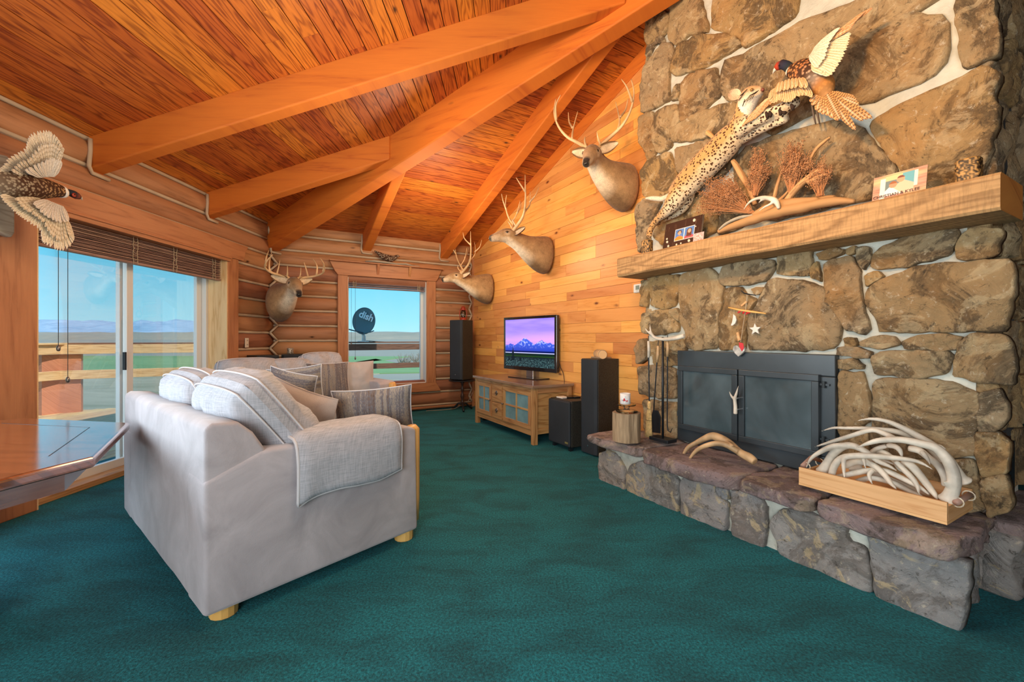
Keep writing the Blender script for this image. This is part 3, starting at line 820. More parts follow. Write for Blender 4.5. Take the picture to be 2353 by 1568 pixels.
# ================================================================ CHIMNEY AND HEARTH
def resample(poly, n):
    P = [V((a, b)) for a, b in poly]
    # one chaikin pass to round the corners
    Q = []
    for i in range(len(P)):
        a, b = P[i], P[(i+1) % len(P)]; Q += [a.lerp(b, .09), a.lerp(b, .91)]
    L = [0]
    for i in range(len(Q)): L.append(L[-1]+(Q[(i+1) % len(Q)]-Q[i]).length)
    out = []; T = L[-1]; j = 0
    for k in range(n):
        d = T*k/n
        while L[j+1] < d: j += 1
        out.append(Q[j].lerp(Q[(j+1) % len(Q)], (d-L[j])/max(1e-9, L[j+1]-L[j])))
    return out
def stone(mb, poly, fr, depth=.04, seed=0, n=56, rough=.024, jag=.014):
    pts = resample(poly, n); c = sum(pts, V((0, 0)))/n
    pts = [p+(p-c).normalized()*.011 for p in pts]
    pts = [p+(p-c).normalized()*jag*noise.noise(V((p.x*18, p.y*18, seed))) for p in pts]
    tilt = V((noise.noise(V((seed, 1, 2))), noise.noise(V((seed, 5, 2)))))*.05
    spec = ((1, -.03), (.998, depth*.5), (.988, depth*.85), (.96, depth), (.88, depth*1.05), (.76, depth*1.06), (.62, depth*1.08), (.46, depth*1.08), (.3, depth*1.1), (.15, depth*1.1))
    R = []
    for s, d in spec:
        ring = []
        for p in pts:
            q = c+(p-c)*s; dd = d
            if d > depth*.8:
                dd += rough*noise.fractal(V((q.x*9, q.y*9, seed*3.1)), .8, 2.1, 5)+(q-c).dot(tilt)
            mb.v.append(fr(q.x, q.y, dd)); mb.c.append((1, 1, 1)); ring.append(len(mb.v)-1)
        R.append(ring)
    for a, b in zip(R[:-1], R[1:]):
        for k in range(n): mb.face((a[k], a[(k+1) % n], b[(k+1) % n], b[k]))
    mb.v.append(fr(c.x, c.y, depth*1.1+rough*noise.fractal(V((c.x*7, c.y*7, seed*3.1)), 1, 2, 3))); mb.c.append((1, 1, 1)); ci = len(mb.v)-1
    for k in range(n): mb.face((R[-1][k], R[-1][(k+1) % n], ci))
    mb.face(list(reversed(R[0])))
FN = .26
CT0, CT1 = 4.37, 6.50
fF = lambda n0: (lambda u, v, d: Wp(u, n0+d, v))
def zs_(poly, o, s): return [(o[0]+x*s, o[1]+y*s) for x, y in poly]
Z1 = ((1400, 0), .4081); Z2 = ((1400, 560), .405); Z3 = ((1350, 920), .4263)
UP = [
 [(200,130),(290,60),(330,85),(335,150),(300,190),(210,250),(200,200)],
 [(330,100),(375,-60),(490,-60),(550,150),(545,175),(440,190),(370,240),(325,210)],
 [(570,40),(600,-60),(1055,-80),(1045,75),(880,190),(755,262),(735,215),(640,170),(575,160)],
 [(355,290),(380,245),(480,205),(600,190),(700,195),(738,250),(640,310),(520,375),(360,425),(350,380)],
 [(190,400),(245,300),(290,245),(345,240),(350,300),(325,440),(335,560),(270,590),(180,635),(172,520)],
 [(215,250),(290,200),(300,238),(250,250),(210,335),(202,300)],
 [(405,470),(440,420),(590,385),(610,440),(612,540),(540,600),(480,640),(400,680),(395,560)],
 [(345,545),(370,480),(395,480),(388,550),(350,560)],
 [(622,400),(660,335),(740,305),(880,225),(1100,115),(1360,10),(1560,-90),(1920,-200),(1945,-80),(1700,80),(1885,75),(1900,250),(1870,370),(1780,440),(1430,580),(1250,560),(1080,660),(900,760),(760,600),(650,560),(618,500)],
 [(1955,-60),(2140,-60),(2195,240),(2180,300),(1990,370),(1968,300),(1978,200),(1945,60)],
 [(1480,665),(1850,490),(2095,372),(2200,415),(2140,555),(2180,600),(2100,990),(1790,1080),(1650,955),(1560,850),(1470,730)],
 [(760,830),(900,770),(1075,728),(1240,680),(1385,700),(1470,790),(1550,880),(1625,960),(1480,1120),(1400,1130),(900,1240),(770,1180),(700,1010),(700,900)],
 [(340,790),(345,720),(400,690),(560,610),(700,565),(712,620),(690,700),(600,750),(450,790),(355,797)],
 [(250,640),(300,600),(385,590),(392,680),(348,730),(345,820),(300,850),(260,850),(245,740)],
 [(160,680),(190,640),(240,630),(250,760),(255,860),(215,890),(168,800)],
 [(175,970),(210,900),(330,860),(360,920),(380,1000),(330,1090),(300,1110),(200,1110),(178,1040)],
 [(150,1150),(190,1120),(290,1130),(230,1250),(210,1330),(160,1430),(147,1250)],
 [(370,830),(480,810),(640,750),(740,740),(690,900),(620,1000),(480,1040),(392,980),(368,920)],
 [(300,1150),(480,1060),(600,1180),(600,1300),(510,1340),(300,1380),(240,1330)],
 [(622,1190),(700,1060),(760,1190),(820,1240),(700,1290),(612,1320)],
]
LOW = [
 [(235,190),(385,175),(395,230),(365,350),(320,370),(235,355),(225,260)],
 [(180,215),(222,210),(212,355),(175,350)],
 [(400,180),(500,150),(560,135),(605,180),(635,240),(625,340),(610,450),(610,590),(480,600),(440,590),(430,500),(400,430),(395,300)],
 [(628,190),(650,130),(760,95),(920,90),(925,140),(880,210),(780,230),(650,235),(625,215)],
 [(955,80),(1060,55),(1140,45),(1125,150),(1120,175),(1020,175),(950,165)],
 [(1175,55),(1250,35),(1325,35),(1320,60),(1190,90)], [(1340,30),(1380,20),(1385,50),(1345,50)],
 [(1148,150),(1175,100),(1195,210),(1150,185)],
 [(1215,130),(1250,95),(1370,75),(1410,150),(1412,260),(1440,380),(1475,480),(1430,510),(1350,490),(1280,400),(1240,330),(1225,250)],
 [(890,220),(920,205),(1060,205),(1200,245),(1225,330),(1300,450),(1300,520),(1270,592),(1100,605),(900,600),(785,600),(790,500),(780,440),(840,350)],
 [(650,260),(740,250),(765,290),(830,320),(780,400),(765,500),(760,600),(650,600),(622,590),(620,480),(640,380)],
 [(810,258),(870,250),(858,282),(820,282)], [(1400,25),(1475,35),(1470,90),(1440,150),(1420,100)],
 [(1482,130),(1500,60),(1560,10),(1700,-40),(1960,-90),(1960,-30),(1920,60),(1700,120),(1520,140)],
 [(1990,70),(1985,-10),(2060,-90),(2210,-80),(2200,20),(2150,65),(2030,90)],
 [(1450,260),(1560,200),(1750,130),(1900,115),(2250,90),(2290,200),(2262,350),(2232,500),(2100,490),(1900,495),(1540,500),(1510,420),(1460,340)],
 [(1450,185),(1500,165),(1545,185),(1460,235)], [(1330,540),(1390,535),(1395,575),(1335,580)],
 [(1425,560),(1520,525),(1600,530),(1640,570),(1560,590),(1430,580)],
 [(1665,560),(1720,530),(1880,520),(1990,530),(1975,580),(1960,605),(1680,600)],
 [(1495,640),(1550,615),(1900,615),(1940,640),(1880,740),(1760,755),(1510,745)],
 [(1950,750),(1980,620),(2020,540),(2060,515),(2200,520),(2260,560),(2290,700),(2280,800),(2100,780)],
 [(1290,592),(1400,590),(1475,615),(1465,650),(1360,635),(1290,630)], [(1295,665),(1380,665),(1435,690),(1420,710),(1300,710)],
 [(1302,735),(1430,735),(1445,780),(1470,880),(1470,1000),(1430,1040),(1302,1100)],
 [(1500,860),(1500,780),(1600,770),(1900,790),(2080,850),(2095,930),(2060,1060),(2060,1200),(1900,1220),(1700,1210),(1490,1180),(1490,950)],
 [(2105,860),(2200,830),(2240,900),(2240,1000),(2180,1070),(2090,1060)],
 [(2080,1085),(2200,1075),(2250,1150),(2250,1300),(2120,1320),(2080,1200)],
 [(1900,1240),(2050,1225),(2080,1333),(2130,1500),(1900,1560),(1700,1480),(1500,1380),(1480,1215),(1700,1235)],
 [(1300,1120),(1460,1080),(1470,1200),(1480,1380),(1310,1300)],
 [(2110,1340),(2240,1320),(2260,1500),(2150,1560)],
 [(180,400),(300,375),(340,380),(390,470),(380,500),(240,520),(180,500)], [(345,377),(380,372),(390,440),(355,405)],
 [(148,560),(200,540),(202,660),(160,680)], [(225,560),(400,540),(430,592),(380,690),(250,690)],
 [(160,700),(240,695),(375,710),(378,880),(250,870),(170,850)], [(190,885),(270,900),(375,905),(378,1110),(200,1110)],
]
mb = MB(); mb.box(Wp(CT0+.02, -.5, 0), wdir*(CT1-CT0-.05), nin*(FN+.5+.004), Zv*5.2)
chim = struct('wall_chimney', mb, M_mortar)
mb = MB(); sd = 0
for lst, Z in ((UP, Z1), (LOW, Z2)):
    for P in lst:
        sd += 1; pp = [onW(x, y, FN+.04) for x, y in zs_(P, *Z)]
        stone(mb, pp, fF(FN), .042, sd)
rt4 = random.Random(44); zc_ = 2.9
while zc_ < 4.95:
    h_ = rt4.uniform(.24, .36); tc_ = CT0+rt4.uniform(-.02, .03)
    while tc_ < CT1-.05:
        w_ = min(rt4.uniform(.28, .55), CT1-tc_); p_lo = Wp(tc_+w_/2, FN, zc_)
        if CY-(p_lo.z-H)*FPX/p_lo.y < -88 and w_ > .1:
            j_ = lambda: rt4.uniform(-.02, .02)
            sd += 1; stone(mb, [(tc_+.012+j_()*.3, zc_+.012), (tc_+w_/2, zc_+.01+j_()*.3), (tc_+w_-.012, zc_+.012+j_()*.3), (tc_+w_-.012+j_()*.3, zc_+h_-.02), (tc_+w_/2, zc_+h_-.012+j_()*.4), (tc_+.014, zc_+h_-.02+j_()*.3)], fF(FN), .042, sd)
        tc_ += w_
    zc_ += h_
mb.build('stonework', M_stone, chim, smooth=True)
def rubble(mb, u0, u1, v0, v1, cw, ch, fr, seed, depth=.05, gap=.018, rough=.02):
    r = random.Random(seed); v = v0; k = seed*10
    while v < v1-.02:
        h = min(r.uniform(.7, 1.4)*ch, v1-v); u = u0-r.uniform(0, .3)*cw
        while u < u1-.02:
            w = r.uniform(.6, 1.5)*cw; a, b = max(u, u0), min(u+w, u1); j = lambda m: r.uniform(-m, m)
            if b-a > .05:
                m_ = min(.03, h*.2)
                P = [(a+gap, v+gap+j(m_*.3)), ((a+b)/2, v+gap+j(m_*.3)), (b-gap, v+gap+j(m_*.3)), (b-gap+j(m_*.3), v+h/2), (b-gap-abs(j(m_)), v+h-gap), ((a+b)/2+j(m_), v+h-gap+j(m_*.3)), (a+gap+abs(j(m_)), v+h-gap), (a+gap+j(m_*.3), v+h/2)]
                k += 1; stone(mb, P, fr, depth*r.uniform(.7, 1.5), k, rough=rough, n=28)
            u += w
        v += h
# right-hand return of the chimney
mb = MB(); side = lambda u, v, d: Wp(CT1-.03+d, -u, v)
rubble(mb, -FN-.01, .52, .42, 5.0, .30, .34, side, 11, .045, rough=.03)
mb.build('stonework', M_stone, chim, smooth=True)
mb = MB(); rubble(mb, -.02-FN, .5, .42, 5.0, .5, .34, lambda u, v, d: Wp(CT0+.02-d, -u, v), 21, .03)
mb.build('stonework', M_stone, chim, smooth=True)

# hearth
HZ = .40; HN = .70; HT0, HT1 = 4.28, 6.47
mb = MB(); mb.box(Wp(HT0+.02, FN-.02, 0), wdir*(HT1-HT0-.04), nin*(HN-FN+.02), Zv*.345)
mb.box(Wp(HT1-.30, -.62, 0), wdir*.33, nin*(.62+FN-.07), Zv*.31)
hearth = struct('hearth', mb, M_mortar)
HF = [
 [(60,290),(110,275),(150,300),(190,380),(200,500),(130,475),(60,435)],
 [(208,400),(230,350),(300,330),(440,390),(480,430),(482,600),(440,600),(220,515)],
 [(500,455),(520,410),(640,440),(680,470),(690,520),(742,560),(735,705),(640,670),(508,625)],
 [(775,490),(860,500),(950,555),(945,800),(900,810),(785,745)],
 [(980,690),(1000,640),(1050,590),(1180,610),(1370,665),(1400,700),(1380,765),(1490,800),(1527,1030),(1470,1020),(1200,910),(1038,840),(1030,760)],
 [(1512,720),(1800,790),(2000,870),(2045,885),(2010,1250),(1900,1215),(1560,1070),(1540,900)],
 [(700,470),(750,480),(750,532),(712,512)],
]
mb = MB()
for k, P in enumerate(HF):
    pp = [onW(x, y, HN+.04) for x, y in zs_(P, *Z3)]; stone(mb, pp, fF(HN), .045, 60+k, rough=.018)
rubble(mb, -HN-.02, -FN-.0, .0, .31, .45, .33, lambda u, v, d: Wp(HT1-.03+d, -u, v), 31, .05, .01, .03)
rubble(mb, -FN, .6, .0, .31, .40, .31, lambda u, v, d: Wp(HT1+.05+d, -u, v), 33, .07, .01, .04)
rubble(mb, HT1-.05, HT1+.07, .01, .31, .14, .30, fF(FN-.07), 37, .06, .004, .02)
rubble(mb, FN, HN, 0, .31, .3, .3, lambda u, v, d: Wp(HT0+.02-d, u, v), 35, .04)
mb.build('stonework', M_stonelow, hearth, smooth=True)
SL_ = [
 [(4.17,.50),(4.16,.80),(4.40,.84),(4.60,.80),(4.76,.82),(4.78,.50),(4.80,.24),(4.30,.24)],
 [(4.82,.24),(4.80,.55),(4.79,.79),(5.02,.83),(5.25,.84),(5.48,.82),(5.56,.70),(5.54,.24)],
 [(5.58,.24),(5.57,.60),(5.59,.80),(5.75,.82),(5.97,.80),(5.99,.50),(5.98,.24)],
 [(6.01,.24),(6.01,.60),(6.00,.79),(6.2,.82),(6.42,.83),(6.53,.80),(6.55,.5),(6.53,.24)],
 [(6.12,.22),(6.62,.22),(6.66,-.1),(6.64,-.55),(6.15,-.55)],
]
mb = MB()
for k, P in enumerate(SL_):
    th = (.07, .095, .075, .085, .09)[k]; base = HZ-th-.01 if k < 4 else .27
    def fr(u, v, d, b=base, th=th, k=k):
        return Wp(u, v, b+d)
    pts = resample(P, 64); c = sum(pts, V((0, 0)))/64; R = []
    for s, d in ((.975, 0), (.995, th*.12), (1.0, th*.5), (.998, th*.86), (.985, th*.97), (.95, th*1.0), (.72, th*1.02), (.5, th*1.02), (.25, th*1.03)):
        ring = []
        for i, p in enumerate(pts):
            q = c+(p-c)*s; jj = .030*noise.fractal(V((p.x*9, p.y*9, k+d*26)), 1, 2, 3) if s > .95 else 0
            q = q+(p-c).normalized()*jj
            mb.v.append(fr(q.x, q.y, d+.008*noise.fractal(V((q.x*9, q.y*9, k*2)), 1, 2, 4)*(1 if s > .9 or 1 else 0))); mb.c.append((1, 1, 1)); ring.append(len(mb.v)-1)
        R.append(ring)
    for a, b in zip(R[:-1], R[1:]):
        for i in range(64): mb.face((a[i], a[(i+1) % 64], b[(i+1) % 64], b[i]))
    mb.face(list(reversed(R[0]))); mb.face(R[-1])
mb.build('slab', M_slab, hearth, smooth=True)
# mortar filler between front stones top and slabs
mb = MB(); mb.box(Wp(HT0+.05, FN, .25), wdir*(HT1-HT0-.1), nin*(HN-FN+.015), Zv*.095); mb.build('mortar_bed', M_mortar, hearth)

# vent grille on the chimney return
vt = thing('vent_grille', Wp(CT1+.02, .12, .45), 'black louvred vent grille low on the right-hand stone return', 'vent')
mb = MB(); mb.box(Wp(CT1+.0, .07, .42), wdir*.05, nin*.11, Zv*.34); mb.build('back_plate', M_black, vt, bevel=.003)
mb = MB()
for k in range(6): mb.box(Wp(CT1+.05, .075+.018*k, .44), wdir*.012, nin*.006, Zv*.30)
mb.build('louvres', M_gloss, vt)

# mantel
MT0, MT1, MZ0, MZ1, MN = 4.29, 6.61, 1.805, 1.972, .563
mb = MB(); nseg = 40
def mfr(u, v):
    pass
rings = []
for i in range(nseg+1):
    t = lerp(MT0, MT1, i/nseg); ring = []
    prof = [(.20, MZ0), (MN-.012, MZ0), (MN, MZ0+.012), (MN, MZ1-.014), (MN-.014, MZ1), (.20, MZ1)]
    for j, (n, z) in enumerate(prof):
        q = .006*noise.noise(V((t*3, z*7, n*5)))
        mb.v.append(Wp(t, n+q, z+q)); mb.c.append((1, 1, 1)); ring.append(len(mb.v)-1)
    rings.append(ring)
vv = [0, .36, .375, .52, .535, .9, 1.1]
for i in range(nseg):
    u0, u1 = lerp(MT0, MT1, i/nseg), lerp(MT0, MT1, (i+1)/nseg)
    for j in range(6):
        j2 = (j+1) % 6; a, b = rings[i], rings[i+1]
        mb.face((a[j], b[j], b[j2], a[j2]), [(u0, vv[j]), (u1, vv[j]), (u1, vv[j+1]), (u0, vv[j+1])])
mb.face(rings[0], [(j*.1, (j % 2)*.1) for j in range(6)]); mb.cur = 1; mb.face(list(reversed(rings[-1])), [(j*.1, (j % 2)*.1) for j in range(6)])
# saw marks via second bump stage
def sawmarks(m):
    nt = m.node_tree; b = nt.nodes['Principled BSDF']
    w = noisen(nt, mapn(nt, 'UV', (38, 5, 1)), 2.2, 2, .5, .3)
    old = b.inputs['Normal'].links[0].from_node
    n = nt.nodes.new('ShaderNodeBump'); n.inputs['Strength'].default_value = .5; n.inputs['Distance'].default_value = .006
    lk(nt, w, n.inputs['Height']); lk(nt, old.outputs[0], n.inputs['Normal']); lk(nt, n.outputs[0], b.inputs['Normal'])
    cl = b.inputs['Base Color'].links[0].from_socket
    lk(nt, mixc(nt, cl, (.10, .055, .02), ramp(nt, w, [(.40, (.22, .22, .22)), (.54, (0, 0, 0))])), b.inputs['Base Color'])
sawmarks(M_mantel)
M_mend = wood('cut_beam_end', (.66, .26, .06), (.42, .13, .03), knots=0, rough=.5)
tag(mb.build('mantel_beam', [M_mantel, M_mend], fixn=True), 'long rough-sawn timber mantel across the stone chimney', 'mantel')

# fireplace insert --------------------------------------------------------
FT0, FT1, FZ0, FZ1, FP = 4.748, 5.894, .402, 1.15, .325
fp = thing('fireplace_insert', Wp((FT0+FT1)/2, .32, HZ), 'black steel fireplace insert with two glass doors in the stone chimney', 'fireplace')
def wbx(mb, t0, t1, n0, n1, z0, z1): mb.box(Wp(t0, n0, z0), wdir*(t1-t0), nin*(n1-n0), Zv*(z1-z0))
mb = MB(); wbx(mb, FT0, FT1, .27, FP, FZ1-.135, FZ1); wbx(mb, FT0, FT1, .27, FP, FZ0, FZ0+.115)
wbx(mb, FT0, FT0+.035, .27, FP, FZ0+.115, FZ1-.135); wbx(mb, FT1-.085, FT1, .27, FP, FZ0+.115, FZ1-.135)
mb.build('surround', M_steelblue, fp, bevel=.006)
mb = MB(); wbx(mb, FT0+.03, FT1-.08, .272, .282, FZ0+.1, FZ1-.1)
mb.build('firebox', M_soot, fp)
def smoked():
    m, nt, b = mat('smoked_glass'); vec = mapn(nt, 'Object')
    n = noisen(nt, vec, 2.2, 4, .55, .35)
    lk(nt, ramp(nt, n, [(.32, (.035, .055, .065)), (.62, (.085, .125, .145)), (.8, (.14, .18, .20))]), b.inputs['Base Color'])  # blotchy slate-blue reflection put into the glass colour
    lk(nt, ramp(nt, n, [(.4, (.10, .10, .10)), (.7, (.35, .35, .35))]), b.inputs['Roughness'])
    b.inputs['Specular IOR Level'].default_value = .8; return m
M_smoke = smoked()
tm = FT0+.035+(FT1-.085-FT0-.035)*.497; dz0, dz1 = FZ0+.105, FZ1-.125
for (a, b) in ((FT0+.028, tm-.004), (tm+.006, FT1-.078)):
    w = .042; mb = MB()
    wbx(mb, a, b, FP, FP+.03, dz1-w, dz1); wbx(mb, a, b, FP, FP+.03, dz0, dz0+w); wbx(mb, a, a+w, FP, FP+.03, dz0+w, dz1-w); wbx(mb, b-w, b, FP, FP+.03, dz0+w, dz1-w)
    d = mb.build('door', M_steelblue, fp, bevel=.004)
    mb = MB(); wbx(mb, a+w, b-w, FP+.004, FP+.012, dz0+w, dz1-w); mb.build('glass_pane', M_smoke, d)
    left = a < tm-.1
    for z in (dz0+.12, dz1-.06):
        mb = MB(); tt = a-.008 if left else b+.02; mb.loft([Wp(tt, FP+.015, z-.02), Wp(tt, FP+.015, z+.02)], .009, seg=8)
        if not left: wbx(mb, b-.01, b+.05, FP+.005, FP+.012, z-.006, z+.006)
        mb.build('hinge', M_steelblue, d)
    if left:
        hd = MB(); t = tm-.045; q = FP+.075
        def hp_(x, y): r = onW(x, y, q); return Wp(r[0], q, r[1])
        hd.loft([hp_(1690, 952), hp_(1690, 935), hp_(1688, 917)], [.014, .013, .012], seg=10)
        hd.loft([hp_(1688, 917), hp_(1692, 905), hp_(1697, 887)], [.012, .009, .002], seg=10)
        hd.loft([hp_(1688, 919), hp_(1681, 911), hp_(1675, 899)], [.010, .008, .002], seg=10)
        mb2 = fuse(hd, .004, smooth_it=3); h = mb2.build('antler_handle', M_ivory, d, smooth=True)
        for yy in (916, 942):
            m3 = MB(); p = hp_(1692, yy); m3.loft([p, p-nin*.06], .007, seg=8); m3.build('standoff', M_chrome, h)
# ================================================================ FURNITURE
# ---------- sofas
SA = V((-1.305, 1.805, 0)); SE1 = V((.639, .769, 0)).normalized(); SE2 = V((-SE1.y, SE1.x, 0))
def cushion_mb(w, h, t, boxy=.5, pinch=.06, nu=22, nv=22, seed=0, wr=.008):
    """pillow mesh in local frame: x width, z height, y thickness, two puffed sides"""
    mb = MB(); rings = []
    for side in (1, -1):
        def f(u, v, side=side):
            a = -1+2*u; b = -1+2*v
            k = ((1-abs(a)**(2+3*boxy))*(1-abs(b)**(2+3*boxy)))
            d = t/2*max(0, k)**(.62-.25*boxy)
            x = w/2*a*(1-pinch*(1-b*b)); z = h/2*b*(1-pinch*(1-a*a))
            if boxy > .6:
                q = 1-.07*(abs(a*b))**3; x *= q; z *= q
            e = d/(t/2)
            d += wr*noise.fractal(V((a*2.1+seed, b*2.1, side*3.0+seed)), 1, 2, 3)*e*2
            # radiating wrinkles from the seam
            d += wr*.7*math.sin(a*17+seed+b*3)*e*(abs(b)**3)
            return V((x, side*d, z))
        mb.grid(f, nu, nv, uvf=lambda a, b: (a*w*1.6+seed*.37, b*h*1.6))
    return mb
def place(mb, c, ux, uz, roll=0):
    ux = V(ux).normalized(); uz = V(uz); uz = (uz-ux*uz.dot(ux)).normalized(); uy = uz.cross(ux)
    mb.v = [V(c)+ux*p.x+uy*p.y+uz*p.z for p in mb.v]
def pillow(name, c, ux, uz, w, h, t, m, label, cat='pillow', group=None, boxy=.2, pinch=.07, seed=0, pipe=None, wr=.008, center_pipe=False):
    t_ = thing(name, c, label, cat, group=group)
    mb = cushion_mb(w, h, t, boxy, pinch, seed=seed, wr=wr); place(mb, c, ux, uz); mb.build('cover', m, t_, smooth=True)
    ux = V(ux).normalized(); uz = V(uz); uz = (uz-ux*uz.dot(ux)).normalized(); uy = uz.cross(ux)
    if pipe:
        offs = (t*.16, -t*.16) if center_pipe else (0,)
        for o_ in offs:
            pts = []
            for k in range(49):
                s_ = (k % 48)/12; q = int(s_); f = s_-q
                a, b = ((-1+2*f, -1), (1, -1+2*f), (1-2*f, 1), (-1, 1-2*f))[q]
                qq = 1-.07*(abs(a*b))**3 if boxy > .6 else 1
                x = w/2*a*(1-pinch*(1-b*b))*qq; z = h/2*b*(1-pinch*(1-a*a))*qq
                if center_pipe: x *= .985; z *= .985
                pts.append(V(c)+ux*x+uz*z+uy*o_)
            mb = MB(); mb.loft(pts, .0045, seg=6, cap=False); mb.build('piping', pipe, t_, smooth=True)
    return t_
def sofa(name, O, rz, D, L, label, near_arm=True, seats=2):
    root = thing(name, O, label, 'sofa', rz=rz)
    def bld(mb, nm, m, par=root, **k): return mb.build(nm, m, par, local=True, **k)
    fr = lambda y0, y1: (lambda u, v, d: V((u, d, v)))
    def wav(mb, amp=.006):
        mb.v = [p+V((noise.noise(p*3.1), noise.noise(p*3.1+V((5, 5, 5))), 0))*amp for p in mb.v]
    def extr(profile, y0, y1, nm, m, bev):
        mb = MB(); ny = max(2, int((y1-y0)/.12)); n = len(profile); i0 = 0
        for k in range(ny+1):
            y = lerp(y0, y1, k/ny)
            mb.add([V((u, y, v)) for u, v in profile])
        for k in range(ny):
            for j in range(n): mb.face((k*n+j, k*n+(j+1) % n, (k+1)*n+(j+1) % n, (k+1)*n+j))
        mb.face(list(range(n))); mb.face([ny*n+j for j in reversed(range(n))])
        wav(mb); return bld(mb, nm, m, bevel=bev, smooth=True)
    back = [(0, .07), (0, .865), (.03, .885), (.13, .875), (.19, .82), (.245, .73), (.27, .07)]
    extr(back, -.004, L+.004, 'back', M_suede, .018)
    arm = [(-.003, .065), (-.003, .64), (.22, .732), (D-.06, .715), (D, .69), (D+.012, .065)]
    extr(arm, -.012, .23, 'arm', M_suede, .02); extr(arm, L-.23, L+.012, 'arm', M_suede, .02)
    mb = MB(); mb.box((.1, .2, .08), (D-.14, 0, 0), (0, L-.4, 0), (0, 0, .24)); bld(mb, 'seat_base', M_suede, bevel=.02)
    sw = (L-.48)/seats
    for k in range(seats):
        mb = MB(); mb.box((.24, .24+k*sw+.004, .32), (D-.26, 0, 0), (0, sw-.008, 0), (0, 0, .185)); bld(mb, 'seat_cushion', M_suede, bevel=.055)
    for x, y in ((.10, .09), (.10, L-.09), (D-.035, L-.07), (D-.035, .07)):
        mb = MB(); r = .058
        zt = .09 if x < .5 else .12
        mb.loft([(x, y, 0), (x, y, .03), (x, y, zt)], [r*.98, r, r*1.02], seg=14); bld(mb, 'leg', M_logpost, smooth=False, bevel=.004)
    for y in (.05, L-.05):
        mb = MB(); mb.loft([(D+.013, y, .11), (D+.013, y, .25), (D+.017, y, .5), (D+.013, y, .68), (D+.01, y, .70)], [.045, .047, .045, .047, .03], seg=14); bld(mb, 'front_post', M_logpost, smooth=True)
    return root
def sl(O, e1, e2): return lambda x, y, z: O+e1*x+e2*y+Zv*z
sofa('loveseat', SA, math.atan2(SE1.y, SE1.x), 1.10, 1.78, 'grey suede loveseat nearest the camera, its log legs on the teal carpet')
N1 = sl(SA, SE1, SE2)
FO = SA+SE2*3.40+SE1*.86; FE1 = -SE2; FE2 = SE1
sofa('loveseat', FO, math.atan2(FE1.y, FE1.x), .96, 1.80, 'farther grey suede sofa by the sliding door, end-on to the square window', seats=3)
F1 = sl(FO, FE1, FE2)
M_pipe = plain('white_piping', (.60, .60, .63), .8)
LNS = 'linen back cushions'
def backcush(P, x, y, z, e1, e2, w, h, t, label, seed, lean=.45, yaw=0):
    c = P(x, y, z); ux = (e2+e1*yaw).normalized(); uz = Zv-e1*lean
    return pillow('back_cushion', c, ux, uz, w, h, t, M_linen, label, 'cushion', LNS, boxy=.75, pinch=-.03, seed=seed, pipe=M_pipe, wr=.016, center_pipe=True)
backcush(N1, .36, .42, .80, SE1, SE2, .72, .60, .34, 'big pale linen cushion at the near end of the closest loveseat, slumped over its arm', 1, .75, .0)
backcush(N1, .30, 1.18, .80, SE1, SE2, .72, .52, .30, 'pale linen cushion behind the biggest one, along the closest loveseat back', 2, .45)
backcush(F1, .40, .32, .80, FE1, FE2, .60, .46, .32, 'leftmost pale linen cushion on the farther sofa, below the black speakers', 3, .35)
backcush(F1, .38, .76, .78, FE1, FE2, .55, .46, .32, 'wrinkled middle linen cushion on the farther sofa', 4, .35)
backcush(F1, .34, 1.16, .82, FE1, FE2, .50, .50, .34, 'tallest linen cushion on the farther sofa, beside the dark striped pillow', 5, .3)
pillow('throw_pillow', (-1.33, 2.68, .735), (.92, -.36, -.24), (-.15, -.1, 1), .58, .46, .20, M_taupe, 'plain taupe suede throw pillow leaning beside the biggest linen cushion', seed=7, pipe=M_taupe, pinch=.09)
pillow('throw_pillow', (-.90, 2.80, .735), (.97, .17, .07), (-.06, -.22, 1), .50, .40, .18, M_stripe, 'striped lumbar pillow at the front of the closest loveseat, by the folded throw', seed=3, pipe=M_pipe, pinch=.07)
pillow('throw_pillow', (-1.62, 3.14, .835), (.9, -.2, -.16), (0, -.1, 1), .40, .36, .15, M_stripeh, 'small brown striped pillow tucked behind the taupe suede pillow', seed=9, pipe=M_pipe, pinch=.08)
pillow('throw_pillow', (-1.83, 3.62, .80), (.93, -.1, .10), (-.18, 0, 1), .50, .42, .15, M_stripeh, 'cream and brown striped pillow at the far end of the closest loveseat', seed=13, pipe=M_pipe, pinch=.08)
pillow('throw_pillow', (-2.02, 3.02, .76), (.9, -.25, .08), (0, -.2, 1), .52, .44, .16, M_taupe, 'taupe suede pillow half hidden behind the linen cushions of the closest loveseat', seed=17, pinch=.08)
pillow('throw_pillow', F1(.62, 1.10, .745), FE2+FE1*.25, Zv-FE1*.25, .48, .44, .16, M_stripe, 'dark vertically striped pillow on the farther sofa', seed=22, pipe=M_pipe, pinch=.07)
pillow('throw_pillow', F1(.62, 1.45, .74), FE2+FE1*.35, Zv-FE1*.22, .46, .45, .17, M_greysuede, 'square silver-grey suede pillow at the window end of the farther sofa', seed=25, pipe=M_greysuede, pinch=.06)
